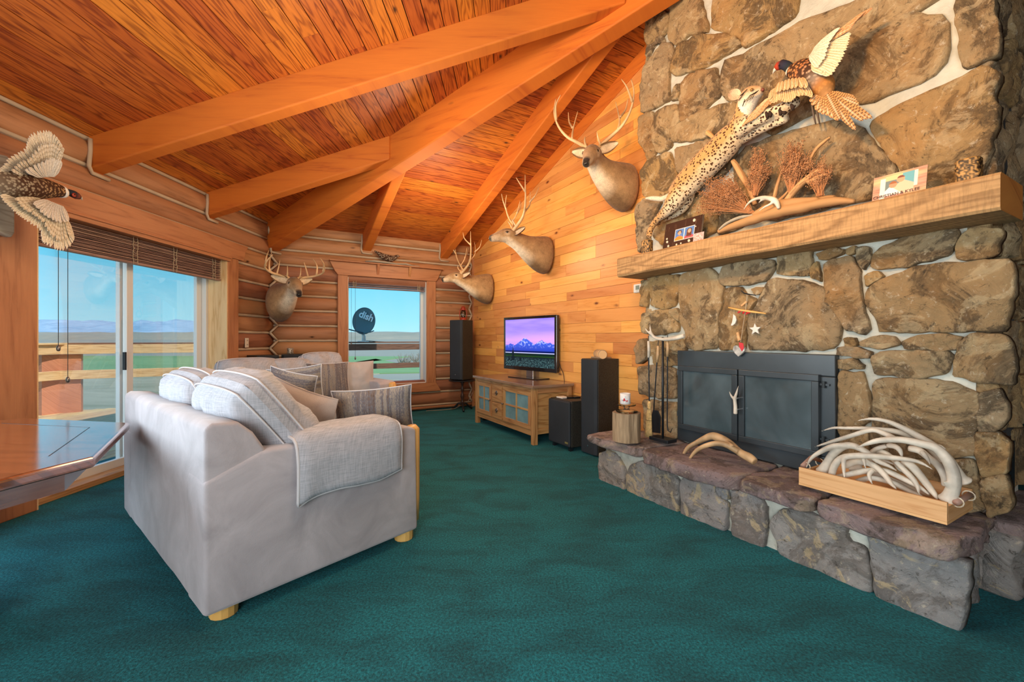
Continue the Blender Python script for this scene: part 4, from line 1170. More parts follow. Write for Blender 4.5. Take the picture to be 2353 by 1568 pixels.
# folded throw over the near arm
tt = thing('throw_blanket', N1(.68, .1, .73), 'folded pale linen throw hanging over the near arm of the loveseat', 'blanket')
path = smooth_path([(.245, .66), (.24, .72), (.20, .752), (.12, .758), (.04, .752), (-.022, .735), (-.040, .68), (-.043, .60), (-.040, .53), (-.038, .485)], 5)
def thr(off):
    def f(u, v):
        k = v*(len(path)-1); i = min(int(k), len(path)-2); q = k-i
        y, z = lerp(path[i][0], path[i+1][0], q), lerp(path[i][1], path[i+1][1], q)
        x = lerp(.37, .965, u)
        edge = clampf(min(u, 1-u)*14)*clampf((1-v)*14)
        o = off*(.35+.65*edge**.5)
        hang = clampf((v-.5)*2)
        z2 = z-.05*hang*(1-u)+.02*hang*math.sin(u*6)+.006*noise.noise(V((u*5, v*5, 0)))
        w = .012*noise.noise(V((u*3.2, v*3, 9)))*hang
        if v < .5: return N1(x, y, z2+o)
        a = clampf((v-.5)*5); return N1(x, y-o*a+w, z2+o*(1-a))
    return f
mb = MB(); mb.grid(thr(.030), 26, 40); mb.grid(thr(.004), 26, 40)
for s_ in (0, 1):
    a = [thr(.030)(s_, k/40) for k in range(41)]; b = [thr(.004)(s_, k/40) for k in range(41)]
    for k in range(40): mb.quad(a[k], b[k], b[k+1], a[k+1])
a = [thr(.030)(k/26, 1) for k in range(27)]; b = [thr(.004)(k/26, 1) for k in range(27)]
for k in range(26): mb.quad(a[k], b[k], b[k+1], a[k+1])
mb.build('cloth', M_linen, tt, smooth=True)
mb = MB(); e = [thr(.018)(0, k/20) for k in range(21)]+[thr(.018)(k/12, 1) for k in range(1, 13)]+[thr(.018)(1, 1-k/20) for k in range(1, 21)]
mb.loft(e, .008, seg=6); mb.build('piping', M_pipe, tt, smooth=True)

# ---------- octagonal table
tb = thing('octagonal_table', (-2.6, 1.65, 0), 'polished dark wood octagonal table on the left, beside the sliding door', 'table')
OC = [V((-2.32, 2.59)), V((-1.80, 1.84)), V((-1.94, .98)), V((-2.45, .52)), V((-3.05, .58)), V((-3.36, 1.2)), V((-3.36, 2.35)), V((-3.15, 2.745))]
cc = V((-2.6, 1.65))
def inset(P, d):
    out = []
    for i in range(len(P)):
        a, b, c = P[i-1], P[i], P[(i+1) % len(P)]
        e1 = (b-a).normalized(); e2 = (c-b).normalized(); n1 = V((-e1.y, e1.x)); n2 = V((-e2.y, e2.x))
        if n1.dot(cc-b) < 0: n1 = -n1
        if n2.dot(cc-b) < 0: n2 = -n2
        m = (n1+n2).normalized(); out.append(b+m*(d/max(.3, m.dot(n1))))
    return out
mb = MB(); mb.prism([(p.x, p.y) for p in OC], lambda u, v, d: V((u, v, d)), .692, .74); mb.build('table_top', M_table, tb, bevel=.014)
def apron_ring(P, d0, d1, z0, z1, nm):
    A, B_ = inset(P, d0), inset(P, d1); mb = MB()
    for i in range(8):
        j = (i+1) % 8; u = V((*(A[j]-A[i]), 0)); i0 = mb.add([(*A[i], z0), (*A[j], z0), (*B_[j], z0), (*B_[i], z0), (*A[i], z1), (*A[j], z1), (*B_[j], z1), (*B_[i], z1)])
        L = u.length; r = random.random()*9
        for q in ((0, 1, 5, 4), (2, 3, 7, 6), (0, 3, 2, 1), (4, 5, 6, 7), (1, 2, 6, 5), (0, 4, 7, 3)):
            mb.face([i0+k for k in q], [(r, r), (r+L, r), (r+L, r+z1-z0), (r, r+z1-z0)])
    return mb.build(nm, M_table, tb)
apron_ring(OC, .10, .13, .600, .692, 'apron')
mb = MB(); I = inset(OC, .165)
for a, b in ((I[7], I[0]), (I[0], I[0].lerp(I[1], .93))):
    d = (b-a).normalized(); n = V((-d.y, d.x)); mb.box((*(a-n*.0025), .7398), (*(b-a), 0), (*n*.005, 0), (0, 0, .0008))
mb.build('inlay_line', M_black, tb)
mb = MB(); mb.box((-2.85, 1.40, .06), (.5, 0, 0), (0, .5, 0), (0, 0, .53)); mb.build('pedestal', M_table, tb, bevel=.02)
for a in (0, 1):
    mb = MB(); d = V((.72, .69, 0)) if a else V((.69, -.72, 0)); n = V((-d.y, d.x, 0)); mb.box(V((-2.6, 1.65, 0))-d*.38-n*.05, d*.76, n*.10, Zv*.07); mb.build('foot', M_table, tb, bevel=.01)
for k in range(2):
    mb = MB(); d = V((.72, .69, 0)) if k else V((.69, -.72, 0)); n = V((-d.y, d.x, 0)); mb.box(V((-2.6, 1.65, .535))-d*.62-n*.045, d*1.24, n*.09, Zv*.065); mb.build('support_arm', M_table, tb, bevel=.006)

# ---------- TV stand
tv = thing('tv_stand', Wp(2.17, .3, 0), 'oak media cabinet with two glazed doors and two small drawers against the pine wall', 'cabinet')
a0, a1, nb, nf, zt = 1.375, 2.975, .05, .61, .70
mb = MB(); wbx(mb, a0-.025, a1+.025, nb-.02, nf+.03, zt-.035, zt)
M_oaktop = wood('dark_top', (.36, .24, .16), (.24, .15, .09), knots=0, rough=.16, coat=.5); mb.build('top', M_oaktop, tv, bevel=.005)
mb = MB(); wbx(mb, a0+.02, a1-.02, nb, nf-.02, .13, zt-.036); mb.build('carcass', M_oak, tv)
for a in (a0, a1-.06):
    for n in (nb, nf-.06):
        mb = MB(); wbx(mb, a, a+.06, n, n+.06, 0, zt-.036); mb.build('leg', M_oak, tv, bevel=.003)
mb = MB(); wbx(mb, a0+.06, a1-.06, nf-.045, nf-.01, .10, .165); wbx(mb, a0+.06, a1-.06, nf-.045, nf-.01, zt-.075, zt-.036)
for n in (nb+.06,): wbx(mb, a1-.028, a1-.006, n, nf-.06, .12, .18); wbx(mb, a1-.028, a1-.006, n, nf-.06, zt-.10, zt-.036)
mb.build('rails', M_oak, tv, bevel=.002)
M_cabglass = plain('cabinet_glass', (.16, .30, .34), .35, spec=.6, var=(6, .8, 1.3))
def cabdoor(t0, t1, knob_right):
    mb = MB(); z0, z1 = .17, zt-.08; n0, n1 = nf-.018, nf+.002; w = .055
    wbx(mb, t0, t1, n0, n1, z1-w, z1); wbx(mb, t0, t1, n0, n1, z0, z0+w); wbx(mb, t0, t0+w, n0, n1, z0+w, z1-w); wbx(mb, t1-w, t1, n0, n1, z0+w, z1-w)
    tm_ = (t0+t1)/2; zm = (z0+z1)/2
    wbx(mb, tm_-.011, tm_+.011, n0, n1-.003, z0+w, z1-w); wbx(mb, t0+w, tm_-.011, n0, n1-.003, zm-.011, zm+.011); wbx(mb, tm_+.011, t1-w, n0, n1-.003, zm-.011, zm+.011)
    d = mb.build('door', M_oak, tv, bevel=.002)
    mb = MB(); wbx(mb, t0+w, t1-w, n0+.002, n0+.007, z0+w, z1-w); mb.build('glass_pane', M_cabglass, d)
    k = t1-.02 if knob_right else t0+.02
    mb = MB(); mb.lathe([(.006, 0), (.006, .010), (.014, .018), (.013, .026), (.004, .030)], Wp(k, n1, zm), 14, nin); mb.build('knob', M_tin, d, smooth=True)
cabdoor(a0+.065, 1.895, True); cabdoor(2.235, a1-.065, False)
for z0, z1 in ((.17, .375), (.395, .62)):
    mb = MB(); wbx(mb, 1.925, 2.205, nf-.018, nf+.002, z0, z1); d = mb.build('drawer', M_oak, tv, bevel=.003)
    mb = MB(); c = Wp(2.065, nf+.004, (z0+z1)/2+.01)
    mb.lathe([(.028, 0), (.028, .003), (.018, .006), (.006, .010)], c, 16, nin)
    mb.loft([c+nin*.012+wdir*(.022*math.cos(q))+Zv*(-.012+.022*math.sin(q)) for q in [math.pi*(-1+2*i/14) for i in range(15)]], .003, seg=6)
    mb.build('ring_pull', M_tin, d, smooth=True)

# ---------- television
L_ = V((-.116, 6.33, 0)); R_ = V((.572, 5.47, 0)); ut = (R_-L_).normalized(); un = V((-ut.y, ut.x, 0)); un = -un if un.dot(V((0, -1, 0))) < 0 else un
TW = (R_-L_).length; z0, z1 = .805, 1.555
tvt = thing('television', (L_+R_)/2+Zv*zt, 'flat screen television showing purple dawn mountains, on the media cabinet', 'television')
mb = MB(); mb.box(L_-un*.055+Zv*z0, ut*TW, un*.055, Zv*(z1-z0)); mb.build('casing', M_gloss, tvt, bevel=.012)
mb = MB(); b = .035
for (p, u, v) in ((L_+Zv*(z1-b), ut*TW, Zv*b), (L_+Zv*z0, ut*TW, Zv*(b+.015)), (L_+Zv*(z0+b+.015), ut*b, Zv*(z1-z0-2*b-.015)), (R_-ut*b+Zv*(z0+b+.015), ut*b, Zv*(z1-z0-2*b-.015))):
    mb.box(p, u, un*.006, v)
mb.build('bezel', M_gloss, tvt, bevel=.002)
def scr(u, v):
    # procedural dawn landscape
    x = u; ridge = .36
    def peak(c, w, h): return max(0, 1-abs(x-c)/w)*h
    top = max(.40+.03*noise.noise(V((x*9, 0, 0))), .40+peak(.43, .28, .21), .40+peak(.33, .18, .12), .40+peak(.76, .24, .16), .40+peak(.70, .12, .13), .42+peak(.90, .2, .09), .40+peak(.12, .25, .08), .45)+.018*noise.fractal(V((x*22, 1, 0)), 1, 2, 4)
    lake = .285
    if v > top:
        s = mixt((.24, .17, .62), (.11, .09, .48), (v-.5)*2)
        cl = noise.fractal(V((x*1.4, v*7, 3)), 1, 2, 4)
        s = mixt(s, (.26, .19, .70), clampf(.4+cl)*.6)
        pk = clampf(1-abs(v-.56)*6+.4*(x-.6)); s = mixt(s, (.50, .24, .62), pk*.5)
        if x < .3 and v < .5: s = mixt(s, (.85, .12, .30), clampf(1-(v-.38)*9)*(1-x*3)*.8)
        return s
    if v > .33:
        r = noise.fractal(V((x*26+v*9, v*22-x*8, 1)), 1, 2, 5)
        s = mixt((.012, .03, .30), (.03, .08, .48), clampf((v-.33)*4))
        if r > .12 and v > top-.22: s = mixt(s, (.30, .36, .72), clampf((r-.12)*4)*clampf((v-.38)*6))
        return s
    if v > .295: return (.002, .006, .06)
    if v > .280: return (.35, .38, .75)
    if v > .20:
        s = (.003, .012, .010); 
        if .23 > v > .21: s = (.01, .035, .008)
    else:
        r = noise.fractal(V((x*50, v*40, 2)), 1, 2, 3); s = mixt((.004, .010, .014), (.035, .08, .09), clampf(r*1.3+.3)*clampf((.2-v)*14))
    return s
def scr2(u, v):
    s = scr(u, v)
    tr = lambda c, h, w: abs(u-c) < w*clampf((h-v)/h*1.6)*(.7+.3*math.sin(v*160)) and v < h and v > .12
    if tr(.17, .42, .05) or tr(.33, .22, .05) or tr(.08, .25, .04): s = (.002, .006, .010)
    return s
mb = MB(); o = L_+ut*b+Zv*(z0+b+.015)+un*.002; wS = TW-2*b; hS = z1-z0-2*b-.015
mb.grid(lambda u, v: (o+ut*(wS*u)+Zv*(hS*v), scr2(u, v)), 240, 140)
i = mb.add([o-un*.006, o-un*.006+ut*wS, o-un*.006+ut*wS+Zv*hS, o-un*.006+Zv*hS], (0, 0, 0)); mb.face((i, i+1, i+2, i+3))
M_screen = colmat('screen_image', .12, emis=1.15, spec=.3)
mb.build('screen', M_screen, tvt, color=True, fixn=False)
mb = MB(); c = (L_+R_)/2-un*.03; mb.box(c-ut*.30-un*.10+Zv*(zt+.001), ut*.60, un*.26, Zv*.012); mb.build('base', M_gloss, tvt, bevel=.005)
mb = MB(); mb.box(c-ut*.07-un*.012+Zv*(zt+.012), ut*.14, un*.022, Zv*.10); mb.build('neck', M_chrome, tvt, bevel=.003)

# ---------- speakers
def speaker(name, label, group=None):
    root = thing(name, (0, 0, 0), label, 'speaker', group=group)
    w, d, h = .27, .32, 1.03
    mb = MB(); mb.box((-w/2, 0, .012), (w, 0, 0), (0, d-.03, 0), (0, 0, h-.012)); mb.build('cabinet', M_speck, root, local=True, bevel=.004)
    mb = MB(); pr = [(-w/2+.004, d-.03), (w/2-.004, d-.03), (w/2-.004, d-.018), (w/2-.035, d), (-w/2+.035, d), (-w/2+.004, d-.018)]
    mb.prism(pr, lambda u, v, q: V((u, v, q)), .02, h-.006); mb.build('grille', M_cloth, root, local=True, bevel=.003)
    mb = MB(); mb.lathe([(.009, 0), (.009, .002), (.006, .003)], (0, d, .10), 12, (0, 1, 0)); mb.build('badge', M_chrome, root, local=True)
    for sx in (-1, 1):
        for yy in (.04, d-.07):
            mb = MB(); mb.lathe([(.008, .012), (.012, .008), (.003, 0)], (sx*(w/2-.03), yy, 0), 10); mb.build('foot_spike', M_black, root, local=True)
    return root
yaw_w = math.atan2(nin.y, nin.x)-math.pi/2
sp1 = speaker('tower_speaker', 'tall black tower speaker standing on the carpet between subwoofer and stone hearth')
sp1.location = Wp(3.60, .005, 0); sp1.rotation_euler = (0, 0, yaw_w)
def cp(loc, rz, label):
    c = copy_tree(sp1); c.location = loc; c.rotation_euler = (0, 0, rz); c['label'] = label; return c
cp((-.80, 7.50, .534), math.radians(150), 'tall black tower speaker in the far corner, raised on a small pedestal table')
cp((-3.40, 5.70, 0), math.radians(-125), 'left one of the two black speakers behind the farther sofa')
cp((-3.16, 6.16, 0), math.radians(-155), 'right one of the two black speakers behind the farther sofa')

# pedestal table under the corner speaker
pt = thing('pedestal_table', (-.86, 7.42, 0), 'small dark round pedestal table in the far corner carrying a black speaker', 'table')
c = V((-.86, 7.40, 0)); mb = MB(); mb.lathe([(.20, .510), (.235, .516), (.238, .526), (.23, .533)], c, 32); mb.build('table_top', M_black, pt, smooth=False)
mb = MB(); mb.lathe([(.05, .10), (.03, .14), (.022, .20), (.035, .24), (.03, .28), (.016, .30), (.026, .34), (.034, .38), (.018, .42), (.026, .46), (.05, .51)], c, 18); mb.build('column', plain('dark_turned_wood', (.05, .025, .018), .35), pt, smooth=True)
for k in range(3):
    a = math.radians(-90+120*k+12); d = V((math.cos(a), math.sin(a), 0)); mb = MB()
    mb.loft([c+Zv*.13+d*.02, c+Zv*.115+d*.08, c+Zv*.05+d*.15, c+Zv*.018+d*.20], [.022, .018, .015, .018], seg=8); mb.build('leg', M_black, pt, smooth=True)
# subwoofer
sb = thing('subwoofer', Wp(3.12, .25, 0), 'squat black subwoofer on the floor between media cabinet and tower speaker', 'subwoofer')
mb = MB(); wbx(mb, 3.02, 3.42, .03, .40, .045, .555); mb.build('cabinet', M_speck, sb, bevel=.006)
mb = MB(); wbx(mb, 3.02, 3.42, .40, .435, .05, .55); mb.build('grille', M_cloth, sb, bevel=.018)
for t in (3.06, 3.36):
    for n in (.08, .36):
        mb = MB(); wbx(mb, t, t+.035, n, n+.04, 0, .045); mb.build('foot', M_black, sb)
mb = MB(); wbx(mb, 3.345, 3.40, .435, .438, .085, .105); mb.build('badge', plain('brass_badge', (.45, .38, .15), .35, metal=.6), sb)
# ================================================================ MOUNTED ANIMALS
def fur_extra(nt, c, vec, a):
    n = noisen(nt, vec, 18, 5, .7, .3); n2 = noisen(nt, vec, 220, 2, .6)
    c = mixc(nt, c, ramp(nt, n, [(.3, (.72, .70, .66)), (.7, (1.18, 1.16, 1.12))]), 1.0, 'MULTIPLY')
    return mixc(nt, c, ramp(nt, n2, [(.35, (.78, .78, .78)), (.65, (1.15, 1.15, 1.15))]), 1.0, 'MULTIPLY')
M_fur = colmat('deer_fur', .9, fur_extra, spec=.15, bmp=(160, .5, .004), sheen=.15)
BR, TN, WH, DK = (.27, .155, .07), (.50, .33, .17), (.84, .74, .58), (.07, .038, .02)
BASEP = [(0, -.05, .15, .24), (.05, -.05, .165, .26), (.12, -.03, .163, .255), (.22, .01, .145, .22), (.33, .07, .115, .17), (.42, .14, .093, .135), (.49, .20, .083, .115), (.55, .245, .078, .102), (.60, .268, .076, .093), (.645, .272, .070, .084), (.69, .262, .060, .070), (.74, .246, .047, .056), (.79, .228, .039, .045), (.83, .214, .035, .039), (.86, .205, .028, .030)]
MULE = dict(beam=[(.03, -.02, .07), (.07, -.045, .13), (.15, -.06, .20), (.24, -.04, .26), (.31, .0, .35), (.34, .04, .46), (.32, .06, .57)],
            tines=[((.20, -.05, .235), (.205, -.085, .35), (.16, -.07, .50)), ((.207, -.083, .36), (.25, -.12, .44), (.255, -.12, .53)), ((.325, .02, .40), (.29, .10, .47), (.25, .13, .54)), ((.06, -.035, .12), (.055, .01, .16), (.05, .03, .19))])
WTAIL = dict(beam=[(.03, -.02, .07), (.06, -.05, .11), (.14, -.06, .13), (.23, -.02, .145), (.29, .06, .17), (.28, .14, .22), (.24, .19, .27)],
             tines=[((.16, -.055, .132), (.15, -.05, .22), (.13, -.06, .30)), ((.235, -.01, .15), (.235, .0, .25), (.20, -.02, .36)), ((.285, .07, .175), (.29, .09, .26), (.25, .06, .35)), ((.06, -.045, .11), (.06, .0, .15), (.06, .03, .21))])
def antler_mb(spec, sx, sc, jit, rnd):
    mb = MB()
    tr = lambda p: (sx*p[0]*sc, p[1]*sc, .07+(p[2]-.07)*sc)
    bp = smooth_path([tr(p) for p in spec['beam']], 4); n = len(bp)
    mb.loft(bp, [lerp(.021, .004, (k/(n-1))**1.1)*sc**.5 for k in range(n)], seg=9)
    mb.loft([bp[0], (bp[0][0]*1.03, bp[0][1]-.004, bp[0][2]+.012)], [.030, .024], seg=10)
    for t in spec['tines']:
        t2 = [tuple(q+rnd.uniform(-jit, jit)*(i > 0) for q in tr(p)) for i, p in enumerate(t)]
        tp = smooth_path(t2, 5); n = len(tp)
        mb.loft(tp, [lerp(.0135, .0028, (k/(n-1))**.9) for k in range(n)], seg=8)
    return mb
def deer(loc, ang, label, rise=.6, turn=0., headpitch=0., spec=MULE, asc=1.0, sc=1.0, seed=0, shade=1.0):
    root = thing('deer_mount', loc, label, 'deer head', rz=math.radians(ang)-math.pi/2, group=None)
    root.scale = (sc, sc, sc)
    # integrate the spine with head turn and pitch
    P = BASEP; pos = V((0, P[0][0], P[0][1])); pts = [pos.copy()]; dirs = [V((0, 1, 0))]; rr = random.Random(seed)
    for a, b in zip(P[:-1], P[1:]):
        s = clampf((b[0]-.38)/.22); s = s*s*(3-2*s)
        dy, dz = b[0]-a[0], (b[1]-a[1])*(rise if b[0] < .56 else 1)
        pit = math.radians(headpitch)*clampf((b[0]-.53)/.06)
        L = math.hypot(dy, dz); th = math.atan2(dz, dy)+pit; yw = math.radians(turn)*s
        d = V((-math.sin(yw)*math.cos(th), math.cos(yw)*math.cos(th), math.sin(th)))*L
        pos = pos+d; pts.append(pos.copy()); dirs.append(d.normalized())
    def cols(k, a, p):
        y = P[k][0]; sa = math.sin(a); ca = abs(math.cos(a)); nz = noise.noise(V((p.x*9+seed, p.y*9, p.z*9)))*.25
        c = mixt(TN, BR, clampf(.25+.5*sa+nz))
        if y < .30: c = mixt(c, mixt(BR, DK, .25), clampf(.30-y)*2.2*(.5+nz))
        if sa < -.35 and .30 <= y <= .58: c = mixt(c, WH, clampf((-.35-sa)*2.4)*clampf((y-.26)*9))
        if sa < -.55 and y < .30: c = mixt(c, DK, clampf((-.55-sa)*3)*.65)
        if y > .70: c = mixt(c, WH, clampf((y-.70)*7)*(.75 if sa < .35 else .35))
        if .60 <= y <= .66 and sa > .6: c = mixt(c, DK, .3)
        if .62 <= y <= .66 and -.1 < sa < .5: c = mixt(c, WH, .45)
        if y > .58 and y <= .70 and sa < -.3: c = mixt(c, WH, .6)
        if y > .845: c = (.03, .022, .018)
        if y > .80 and y <= .845 and sa > .55: c = (.05, .035, .03)
        return tuple(q*shade for q in c)
    mb = MB()
    hf = lambda p: 1+.14*clampf((p[0]-.5)/.08)
    mb.loft(pts, [p[2]*hf(p) for p in P], [p[3]*hf(p) for p in P], seg=24, cols=cols)
    body = mb.build('body', M_fur, root, local=True, smooth=True, color=True, subsurf=1)
    # head frame
    hk = 9; hp = pts[hk]; f = dirs[hk]; f2 = V((dirs[hk].x, dirs[hk].y, dirs[hk].z+.30)).normalized(); r = f2.cross(Zv).normalized(); u = r.cross(f2)
    T = lambda x, y, z: hp+r*x+f2*y+u*z
    f3 = V((f2.x, f2.y, 0)).normalized(); f3 = (f3+V((0, 0, .12+f2.z*.3))).normalized(); u3 = r.cross(f3); T3 = lambda x, y, z: hp+r*x+f3*y+u3*z
    for s_ in (-1, 1):
        mb = MB(); mb.lathe([(.001, -.010), (.010, -.008), (.0155, 0), (.010, .008), (.001, .011)], T(s_*.071, .012, .024), 14, r*s_+f2*.35); mb.build('eye', M_eye, root, local=True, smooth=True)
        mb = MB(); mb.loft([T(s_*.060, .040, .014), T(s_*.070, .020, .036), T(s_*.072, -.004, .038), T(s_*.070, -.022, .024)], [.004, .007, .007, .004], seg=7, cols=lambda k, a, p: mixt(BR, DK, .4)); mb.build('brow', M_fur, root, local=True, smooth=True, color=True)
        # ear: cupped leaf
        mb = MB(); e0 = T(s_*.055, -.075, .055); ed = (r*s_*.86-f2*.32+u*.36).normalized(); ew = (u*.75+f2*.1-r*s_*.35).normalized(); ew = (ew-ed*ew.dot(ed)).normalized(); en = ed.cross(ew)*s_
        if en.dot(f2) < 0: en = -en
        LE_ = .20
        for side, cc in ((0, BR), (1, mixt(WH, TN, .35))):
            def ef(a, b, side=side, cc=cc):
                w = .048*math.sin(min(1, a*1.0)**.75*math.pi*.93+.14)**.8+.006; x = -1+2*b
                p = e0+ed*(LE_*a)+ew*(w*x)-en*(.028*(1-x*x)*math.sin(a*math.pi)**.5+(0 if side else .007))
                c = cc if abs(x) < .78 or not side else mixt(BR, DK, .4)
                return (p, c)
            mb.grid(ef, 12, 10)
        mb.build('ear', M_fur, root, local=True, smooth=True, color=True, fixn=False)
        mb = antler_mb(spec, s_, asc, .012, rr); mb.v = [T3(p.x, p.y-.045, p.z+.008) for p in mb.v]
        mb.build('antler', M_horn, root, local=True, smooth=True)
    # nostrils / nose pad and mouth line
    q = pts[-2]; fd = dirs[-2]
    mb = MB(); mb.loft([q+V((0, 0, .008))-fd*.012, q+V((0, 0, .008))+fd*.018, q+V((0, 0, .004))+fd*.035], [.024, .025, .012], [.017, .017, .008], seg=12); mb.build('nose', M_nose, root, local=True, smooth=True)
    return root
deer(tuple(Wp(3.90, .01, 2.86)), -150, 'highest deer head, with tall wide antlers, on the pine wall against the chimney edge', rise=.70, turn=34, headpitch=-24, asc=1.15, sc=1.0, seed=3)
deer(tuple(Wp(2.42, .01, 2.41)), -150, 'middle deer head in profile, above the television on the pine wall', rise=.60, turn=-12, headpitch=2, asc=1.18, sc=1.0, seed=8)
deer(tuple(Wp(.72, .01, 2.13)), -150, 'deer head right of the square window, hanging over the corner speaker', rise=.42, turn=-6, headpitch=3, asc=1.22, sc=1.0, seed=12)
deer((-3.30, 6.00, 1.80), -42, 'deer head facing the camera in the log corner between sliding door and window', rise=.62, turn=-8, headpitch=-18, spec=WTAIL, asc=1.1, sc=1.08, seed=20)

# ---------- bobcat on the chimney -----------------------------------------
B5 = lambda x, y, n: PW(1460+x*.2678, 180+y*.2678, n)
def tube_px(mb, pts, seg=14, flat=.9):
    P = smooth_path([(*B5(x, y, n), r) for x, y, n, r in pts], 4)
    mb.loft([p[:3] for p in P], [p[3] for p in P], [p[3]*flat for p in P], seg=seg, up=nin)
bc = thing('bobcat_mount', B5(560, 780, .40), 'spotted bobcat mount stretched up the chimney stones toward a flying pheasant', 'bobcat')
mb = MB()
tube_px(mb, [(345, 1010, .42, .085), (420, 930, .43, .105), (510, 830, .43, .110), (610, 730, .43, .112), (700, 640, .43, .110), (790, 545, .44, .105), (860, 465, .45, .09), (905, 380, .46, .072), (930, 300, .47, .064), (955, 220, .48, .068), (985, 160, .49, .070), (1030, 130, .49, .055), (1070, 110, .49, .036), (1090, 100, .49, .026)])
tube_px(mb, [(400, 950, .47, .085), (330, 1060, .47, .075), (265, 1140, .46, .050), (200, 1200, .44, .034), (150, 1260, .42, .028), (120, 1330, .40, .030), (125, 1350, .42, .026)])
tube_px(mb, [(440, 960, .38, .075), (425, 1060, .37, .060), (370, 1140, .37, .042), (280, 1190, .37, .030), (215, 1225, .37, .026), (180, 1260, .37, .024)])
tube_px(mb, [(850, 480, .42, .080), (930, 480, .42, .062), (1020, 445, .43, .046), (1110, 410, .44, .038), (1200, 375, .45, .034), (1280, 340, .46, .036), (1310, 325, .46, .030)])
tube_px(mb, [(880, 430, .50, .070), (980, 380, .51, .055), (1090, 330, .51, .046), (1200, 290, .50, .042), (1300, 240, .48, .040), (1370, 205, .46, .038), (1400, 190, .46, .030)])
tube_px(mb, [(1020, 150, .46, .036), (1050, 150, .47, .03), (1078, 138, .48, .02)], 10)
bspine = [(B5(345, 1010, .42)), B5(510, 830, .43), B5(700, 640, .43), B5(860, 465, .45), B5(930, 300, .47), B5(1060, 115, .49)]
upn = (B5(500, 500, .4)-B5(900, 900, .4)).normalized()   # back side is up-left of the spine
def bcol(p):
    d = min(((p-q).length, q) for q in bspine+[B5(600, 735, .43), B5(430, 920, .43), B5(780, 550, .44)])
    # distance to the spine polyline, signed toward the belly
    best = None
    for a, b in zip(bspine[:-1], bspine[1:]):
        t = clampf((p-a).dot(b-a)/(b-a).length_squared); q = a+(b-a)*t
        if best is None or (p-q).length < best[0]: best = ((p-q).length, (p-q).dot(upn), t)
    s = best[1]/.10; nz = noise.noise(p*14)*.3
    c = mixt((.56, .32, .12), (.76, .62, .42), clampf(-.35-s*1.3+nz))
    c = mixt(c, (.33, .17, .06), clampf(s-.45+nz)*.8)
    tt, zz = (p-V((QX, QY, 0))).dot(wdir), p.z
    spot = 1.0
    hx = (p-B5(1035, 160, .5)).length
    if hx < .11:
        spot = .12; c = mixt(c, (.85, .80, .68), clampf((B5(1000, 120, .5)-p).dot(Zv)*9+.2))
    if (p-B5(1400, 190, .46)).length < .10: c = mixt(c, (.12, .06, .03), .25)
    return (*c, spot)
def spots(nt, c, vec, a):
    vo = nt.nodes.new('ShaderNodeTexVoronoi'); vo.inputs['Scale'].default_value = 52
    lk(nt, vec, vo.inputs['Vector'])
    d = mathn(nt, 'ADD', vo.outputs['Distance'], mathn(nt, 'MULTIPLY', noisen(nt, vec, 40, 2), .25))
    f = ramp(nt, d, [(.44, (1, 1, 1)), (.54, (0, 0, 0))])
    f = mathn(nt, 'MULTIPLY', f, a.outputs['Alpha'])
    c = mixc(nt, c, (.075, .030, .012), f)
    return mixc(nt, c, ramp(nt, noisen(nt, vec, 200, 2), [(.3, (.8, .8, .8)), (.7, (1.15, 1.15, 1.15))]), 1.0, 'MULTIPLY')
M_bob = colmat('bobcat_fur', .9, spots, spec=.15, bmp=(150, .6, .005), sheen=.2)
fuse(mb, .010, bcol, 8).build('body', M_bob, bc, smooth=True, color=True)
for (x, y, n) in ((850, 130, .54), (905, 85, .42)):
    mb = MB()
    if x < 900:
        pr = [(-.2, .034), (.3, .036), (.7, .030), (1, .012)]
        c0 = B5(905, 160, n-.03); c1 = B5(815, 130, n+.01)
        for side in (0, 1):
            def ef(a, b, side=side):
                ax = (c1-c0); w = .036*math.sin(clampf(a*.86+.14)*math.pi)**.6+.004; t = -1+2*b; up_ = V((0, 0, 1)); ww = (up_-ax.normalized()*up_.dot(ax.normalized())).normalized()
                p = c0+ax*a+ww*(w*t)+nin*((.0 if side else -.008)+.022*t*t)
                return (p, (.72, .52, .36) if side else (.30, .16, .07))
            mb.grid(ef, 10, 8)
        mb.build('ear', M_fur, bc, smooth=True, color=True, fixn=False)
mb = MB(); mb.lathe([(.001, -.006), (.009, -.004), (.0115, .001), (.007, .007), (.001, .009)], B5(998, 98, .545), 12, nin+Zv*.5); mb.build('eye', plain('amber_eye', (.25, .12, .02), .08, coat=1), bc, smooth=True)
mb = MB(); mb.loft([B5(1084, 92, .505), B5(1096, 100, .50), B5(1100, 108, .49)], [.010, .011, .006], seg=10); mb.build('nose', plain('pink_brown_nose', (.20, .06, .04), .4), bc, smooth=True)
M_dfur = plain('dark_fur', (.03, .014, .008), .9)
for k in range(4):
    mb = MB(); mb.loft([B5(935+k*22, 205-k*10, .555), B5(985+k*14, 145-k*8, .562), B5(1035+k*8, 128-k*8, .545)], .0022, seg=5); mb.build('cheek_stripe', M_dfur, bc, smooth=True)
for (a, b) in (((900, 150), (960, 95)), ((885, 190), (930, 130)), ((920, 240), (940, 180))):
    mb = MB(); mb.loft([B5(*a, .55), B5(*b, .565)], .0028, seg=5); mb.build('cheek_stripe', M_dfur, bc, smooth=True)
for (a, b) in (((1120, 290), (1135, 350)), ((1150, 285), (1160, 335)), ((1235, 270), (1250, 320)), ((1260, 290), (1290, 305)), ((1335, 225), (1355, 275))):
    mb = MB(); mb.loft([B5(*a, .545), B5((a[0]+b[0])/2+6, (a[1]+b[1])/2, .550), B5(*b, .54)], [.007, .012, .006], seg=7); mb.build('leg_bar', M_dfur, bc, smooth=True)
